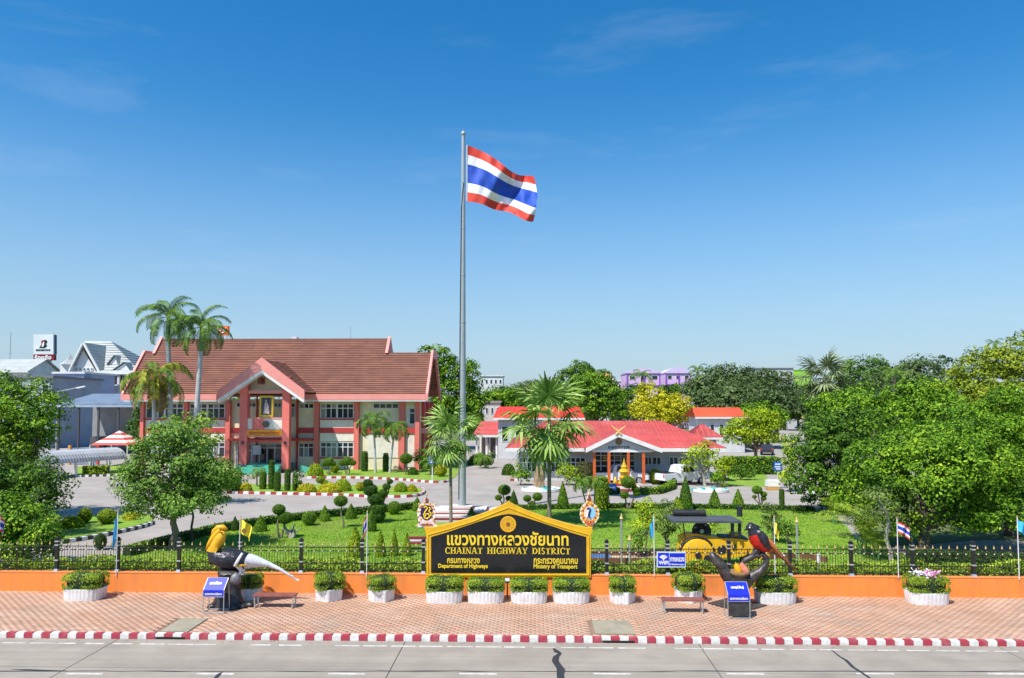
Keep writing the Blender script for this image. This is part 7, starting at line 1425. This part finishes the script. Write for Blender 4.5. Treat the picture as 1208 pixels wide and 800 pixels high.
for cx_, cyb, w_, h_, dy in ((133, 430, 7, 11, 3), (143, 438, 12, 11, 1)):
    l_, r_, t_ = qs(cx_ - w_, cyb, dy), qs(cx_ + w_, cyb, dy), qs(cx_ + w_ * .3, cyb - h_, dy); s = MB(); s.prism([l_ + Vector((.3, .2, 0)), r_ + Vector((-.3, .2, 0)), t_ - Vector((0, -.2, .3))], (0, .2, 0)); s.build('dormer_wall', hwhite, hs_)
    for q in (l_, r_): courses('dormer_roof', ((q.x, q.y - .2, q.z), (q.x, q.y + 5, q.z), (t_.x, t_.y + 5, t_.z), (t_.x, t_.y - .2, t_.z)), 5, rgrey, hs_)
l_, r_ = qs(108, 440, -1.5), qs(156, 440, -1.5); courses('porch_roof', ((l_.x, -2, l_.z - .3), (r_.x, -2, r_.z - .3), (r_.x, 1, r_.z + .6), (l_.x, 1, l_.z + .6)), 4, rgrey, hs_)
for px in (110, 118, 127, 140, 148, 155): c = qs(px, 450, -1.5); s = MB(); s.bb(c.x - .2, c.x + .2, -1.7, -1.3, 0, l_.z - .3); s.build('column', hwhite, hs_)
s = MB(); s.bb(l_.x, r_.x, -1.6, -1.45, qs(0, 459).z, qs(0, 454).z); s.build('balcony', hwhite, hs_)
for a, c_ in ((112, 117), (120, 126), (129, 139), (142, 147), (149, 154)): window(a, c_, 443, 454, 2, hs_, rows=(0, 1), Y=None, q=lambda px, py, Y=None: qs(px, py, .95), fr=.12)
for i in range(5): window(89 + i * 4.6, 91.4 + i * 4.6, 434.5, 437, 1, hs_, rows=(0, 1), q=lambda px, py, Y=None: qs(px, py, .75), fr=.1)
c = qs(78, 430); s = MB(); s.bb(c.x - 1.2, c.x + 1.2, 0, 2.4, 0, c.z); s.build('turret', hwhite, hs_); s = MB(); s.lathe([(2.3, c.z), (.8, c.z + 1.0), (.05, c.z + 2.2)], 4, (c.x, 1.2, 0)); s.build('turret_roof', rgrey, hs_)
def block(name, label, px0, px1, pt, Y, dep, wm, rm, wins=(0, 0), flat=True, cat='building'):
    a, c_ = P(px0, pt, Y), P(px1, pt, Y); b = Vector(((a.x + c_.x) / 2, Y, 0)); t = thing(name, label, cat, b); hw_ = (c_.x - a.x) / 2; s = MB(); s.bb(-hw_, hw_, 0, dep, 0, a.z); s.build('wall', wm, t)
    if flat: s = MB(); s.bb(-hw_ - .3, hw_ + .3, -.3, dep + .3, a.z, a.z + .35); s.build('roof', rm, t)
    nx, nz = wins
    for i in range(nx):
        for j in range(nz):
            xx = -hw_ + 2 * hw_ * (i + .25) / nx; ww = hw_ * 1.0 / nx; zz = a.z - 1.0 - j * 3.0; s = MB(); s.bb(xx, xx + ww, -.08, -.005, zz - 1.3, zz); w_ = s.build('window', wfr, t); s = MB(); s.bb(xx + .1, xx + ww - .1, -.1, -.082, zz - 1.2, zz - .1); s.build('pane', glass, w_)
    return t, a.z, hw_
block('blue_grey_building', 'blue grey walled building beside the gabled house', 64, 99, 441, 132, 10, hblue, hwhite, (3, 1))
t, z_, hw_ = block('flat_canopy', 'low building with dark flat canopy at the far left', -30, 62, 446, 120, 14, mat('canopy_wall_blue', (.26, .29, .36), .8, (.34, .36, .42), .4), mat('canopy_dark', (.16, .16, .17), .6), (6, 1))  # wall material is plain grey blue
shed('grey_gabled_shed', 'pale grey gable roofed building at the far left edge', -30, 33, 438, 424, 470, 12, 150, rgrey, hwhite, .0, 3, hip=False)
# roadside lamp arm
b = Vector((P(68, 470, 112).x, 112, 0)); lampo = thing('street_lamp', 'street lamp with long white arm above the workshop roof', 'street lamp', b); z_ = P(68, 462, 112).z; s = MB(); s.tube([(0, 0, 0), (0, 0, z_)], .12, 8); s.build('pole', galv, lampo); c = P(92, 457, 112) - b; s = MB(); s.tube([(0, 0, z_), (c.x * .6, 0, c.z - .3), (c.x, 0, c.z)], .08, 6); s.build('arm', galv, lampo); s = MB(); s.box((c.x + .5, 0, c.z + .03), (1.3, .35, .18), ry=R(-12)); s.build('lamp_head', trimw, lampo)
# billboard
YBb = 170; b = Vector((P(52, 470, YBb).x, YBb, 0)); bb_ = thing('tall_billboard', 'tall white and crimson billboard with a bold letter mark at the left', 'billboard', b)
def qbb(px, py, y=0): v = P(px, py, YBb) - b; v.y += y; return v
def bbp(x0, x1, y0, y1, y, d, name, m): s = MB(); s.prism([qbb(x0, y1, y), qbb(x1, y1, y), qbb(x1, y0, y), qbb(x0, y0, y)], (0, d, 0)); return s.build(name, m, bb_)
bbp(39.5, 63, 394.5, 418, 0, .8, 'panel', mat('board_white', (.72, .75, .76), .5, (.62, .66, .68), .4)); bbp(39.5, 64, 418.2, 425, -.05, .85, 'crimson_panel', mat('board_crimson', (.22, .006, .012), .5)); bbp(63.05, 64.5, 395, 418, .1, .7, 'side', mat('board_side', (.05, .09, .14), .6))
bk = mat('print_black', (.01, .01, .012), .5)
s = MB(); s.prism([qbb(x, y, -.06) for x, y in ((46.3, 410.5), (49.5, 405.5), (48.2, 403.5), (50, 401.5), (54, 401), (55.7, 402.3), (55.6, 404.2), (54, 405.6), (55.4, 407), (55, 409), (52.5, 410.6))], (0, .04, 0)); s.build('letter_mark', bk, bb_)
s = MB(); s.prism([qbb(x, y, -.10) for x, y in ((48.2, 403.8), (50, 401.8), (52, 401.6), (49.6, 404.8))], (0, .03, 0)); s.build('red_accent', mat('print_red', (.6, .01, .03), .5), bb_); s = MB(); s.prism([qbb(x, y, -.10) for x, y in ((49.2, 409), (51.2, 403.4), (52.4, 403.2), (52.4, 406.4), (51.4, 409))], (0, .03, 0)); s.build('white_counter', white_l, bb_)
a, c_ = qbb(42.5, 414), qbb(59.3, 412); put('lettering', text_mesh('BRIDGESTONE', bk, width=c_.x - a.x, height=c_.z - a.z, depth=.05, off=.03), bb_, ((a.x + c_.x) / 2, -.05, a.z)); a, c_ = qbb(41, 424.2), qbb(61, 418.6); put('lettering', text_mesh('ร้อยล้อ', white_l, width=c_.x - a.x, height=c_.z - a.z, depth=.05, off=.03), bb_, ((a.x + c_.x) / 2, -.1, a.z))
for px in (44, 58): c = qbb(px, 425, .5); s = MB(); s.tube([(c.x, .5, 0), (c.x, .5, c.z)], .25, 8); s.build('post', galv, bb_)
for i in range(3): p, q = qbb(44, 426 + i * 4, .5), qbb(58, 430 + i * 4, .5); s = MB(); s.tube([p, q], .08, 5); s.build('brace', galv, bb_)
# orange sign behind the roof
YO = 125; b = Vector((P(263, 470, YO).x, YO, 0)); og_ = thing('orange_roof_sign', 'orange square sign on posts behind the office roof', 'sign', b); p, q = P(257, 395.5, YO) - b, P(269.5, 384.5, YO) - b; s = MB(); s.bb(p.x, q.x, 0, .5, p.z, q.z); s.build('panel', mat('sign_orange', (.75, .13, .01), .5), og_)
wm = (p.x + q.x) / 2; wz = (p.z + q.z) / 2; W_ = q.x - p.x
s = MB(); s.tube([(wm - W_ * .25, -.05, wz - W_ * .05), (wm - W_ * .15, -.05, wz + W_ * .2), (wm + W_ * .3, -.05, wz + W_ * .2)], .12, 6); s.build('white_mark', white_l, og_); s = MB(); s.tube([(wm - W_ * .12, -.05, wz - W_ * .2), (wm + W_ * .12, -.05, wz - W_ * .18), (wm + W_ * .12, -.05, wz + W_ * .05), (wm - W_ * .02, -.05, wz + W_ * .05)], .1, 6); s.build('white_mark', white_l, og_)
for xx in (p.x + .3, q.x - .3): s = MB(); s.tube([(xx, .25, 0), (xx, .25, p.z)], .09, 6); s.build('post', galv, og_)
# far buildings
pur = mat('purple_wall', (.66, .42, .68), .7, (.72, .50, .74), .3); purd = mat('purple_dark', (.24, .08, .42), .7)
def purple(label, px0, px1, pt, Y, arch):
    t, z_, hw_ = block('purple_building', label, px0, px1, pt + 5, Y, 14, pur, purd, (3, 1), flat=False)
    s = MB(); n = 10; top_ = [(-hw_ * 1.04 + 2.08 * hw_ * i / n, -.4, z_ + math.sin(math.pi * i / n) * arch) for i in range(n + 1)]; s.prism(top_ + [(hw_ * 1.04, -.4, z_ - .4), (-hw_ * 1.04, -.4, z_ - .4)], (0, 15, 0)); s.build('curved_roof', mat('purple_pale', (.62, .50, .72), .6), t)
    for xx in (-hw_, 0, hw_ - .4): s = MB(); s.bb(xx, xx + .4, -.25, -.01, 0, z_ - .4); s.build('pier', purd, t)
    s = MB(); s.bb(-hw_, hw_, -.3, -.02, z_ - 4.2, z_ - 3.9); s.build('band', purd, t)
purple('left and larger of two purple buildings on the horizon', 739, 779, 434, 225, 1.3); purple('right and smaller of two purple buildings on the horizon', 785, 815, 434, 240, 1.6)
shed('temple_roof_building', 'far building with stepped orange temple roof', 702, 724, 447, 440, 470, 10, 230, roofm('roof_orange', (.55, .16, .06), (.6, .3, .15)), hwhite, .2, 3, n=6)
block('pale_far_building', 'far white building left of the purple ones', 722, 740, 450, 240, 10, hwhite, hwhite, (3, 1)); block('pale_far_building', 'far white building behind the trees left of centre', 566, 593, 444, 230, 10, hwhite, hwhite, (5, 1)); block('lime_building', 'far lime green building left of the pale fan palm', 935, 957, 437, 430, 10, mat('lime_wall', (.30, .62, .03), .7), mat('lime_wall', (.30, .62, .03), .7), (0, 0)); block('grey_far_building', 'far flat grey building above the far wood', 890, 936, 434.5, 230, 10, mat('far_grey', (.45, .45, .45), .8), mat('far_grey', (.45, .45, .45), .8), (8, 1))
block('brown_far_roof', 'far building with a brown roof left of the scarlet roof', 565, 590, 475, 150, 9, mat('far_beige', (.5, .45, .4), .8), mat('far_brown', (.3, .24, .2), .8), (4, 1))
# masts and street furniture at the far right street
b = G(949, 505); tl = thing('traffic_signal', 'grey utility pole with yellow signal head at the street', 'traffic light', b); z_ = P(949, 472, b.y).z - GZ
s = MB(); s.tube([(0, 0, 0), (0, 0, z_)], .16, 8); s.build('pole', galv, tl); p = P(915, 480, b.y) - b; s = MB(); s.tube([(0, 0, P(949, 487, b.y).z - GZ), (p.x, 0, p.z)], .11, 6); s.build('arm', galv, tl); p = P(922, 475, b.y) - b; s = MB(); s.tube([(0, 0, P(949, 481, b.y).z - GZ), (p.x, 0, p.z)], .09, 6); s.build('arm', galv, tl); p = P(946, 491, b.y) - b; s = MB(); s.box((p.x, -.2, p.z), (.5, .4, .8)); s.build('signal_head', mat('signal_yellow', (.7, .4, .02), .5), tl)
b = Vector((P(10, 470, 170).x, 170, 0)); ms = thing('thin_mast', 'thin radio mast at the far left', 'mast', b); s = MB(); s.tube([(0, 0, 0), (0, 0, P(10, 392, 170).z)], .09, 5); s.build('pole', galv, ms); s = MB(); z_ = P(10, 417, 170).z; s.tube([(-.6, 0, z_), (.6, 0, z_)], .06, 5); s.build('crossbar', galv, ms)
# dry leaves blown against the wall and into the gutter
n = 420; X = RNG.uniform(-19, 19, n); k = RNG.random(n); Yv = np.where(k < .55, WY - .03 - RNG.random(n) ** 2.2 * 1.3, np.where(k < .8, KY - .06 - RNG.random(n) ** 2 * .25, KY + .25 + RNG.random(n) * 4.6)); Zv = np.where(Yv < KY, .006, GZ + .012)
V, F, r_ = leaves(np.stack([X, Yv, Zv], 1), np.tile([0, 0, 1.0], (n, 1)) + RNG.normal(size=(n, 3)) * .15, .075, .5, .06); o = bpy.data.objects.new('fallen_leaves', np_mesh('fallen_leaves', V, F, leafmat('leaf_fallen', (.10, .06, .02), (.22, .14, .05), (.34, .26, .08), .2), r_)); COL.objects.link(o); tag(o, 'dry leaves scattered on the pavement and in the gutter', 'leaves', kind='stuff')
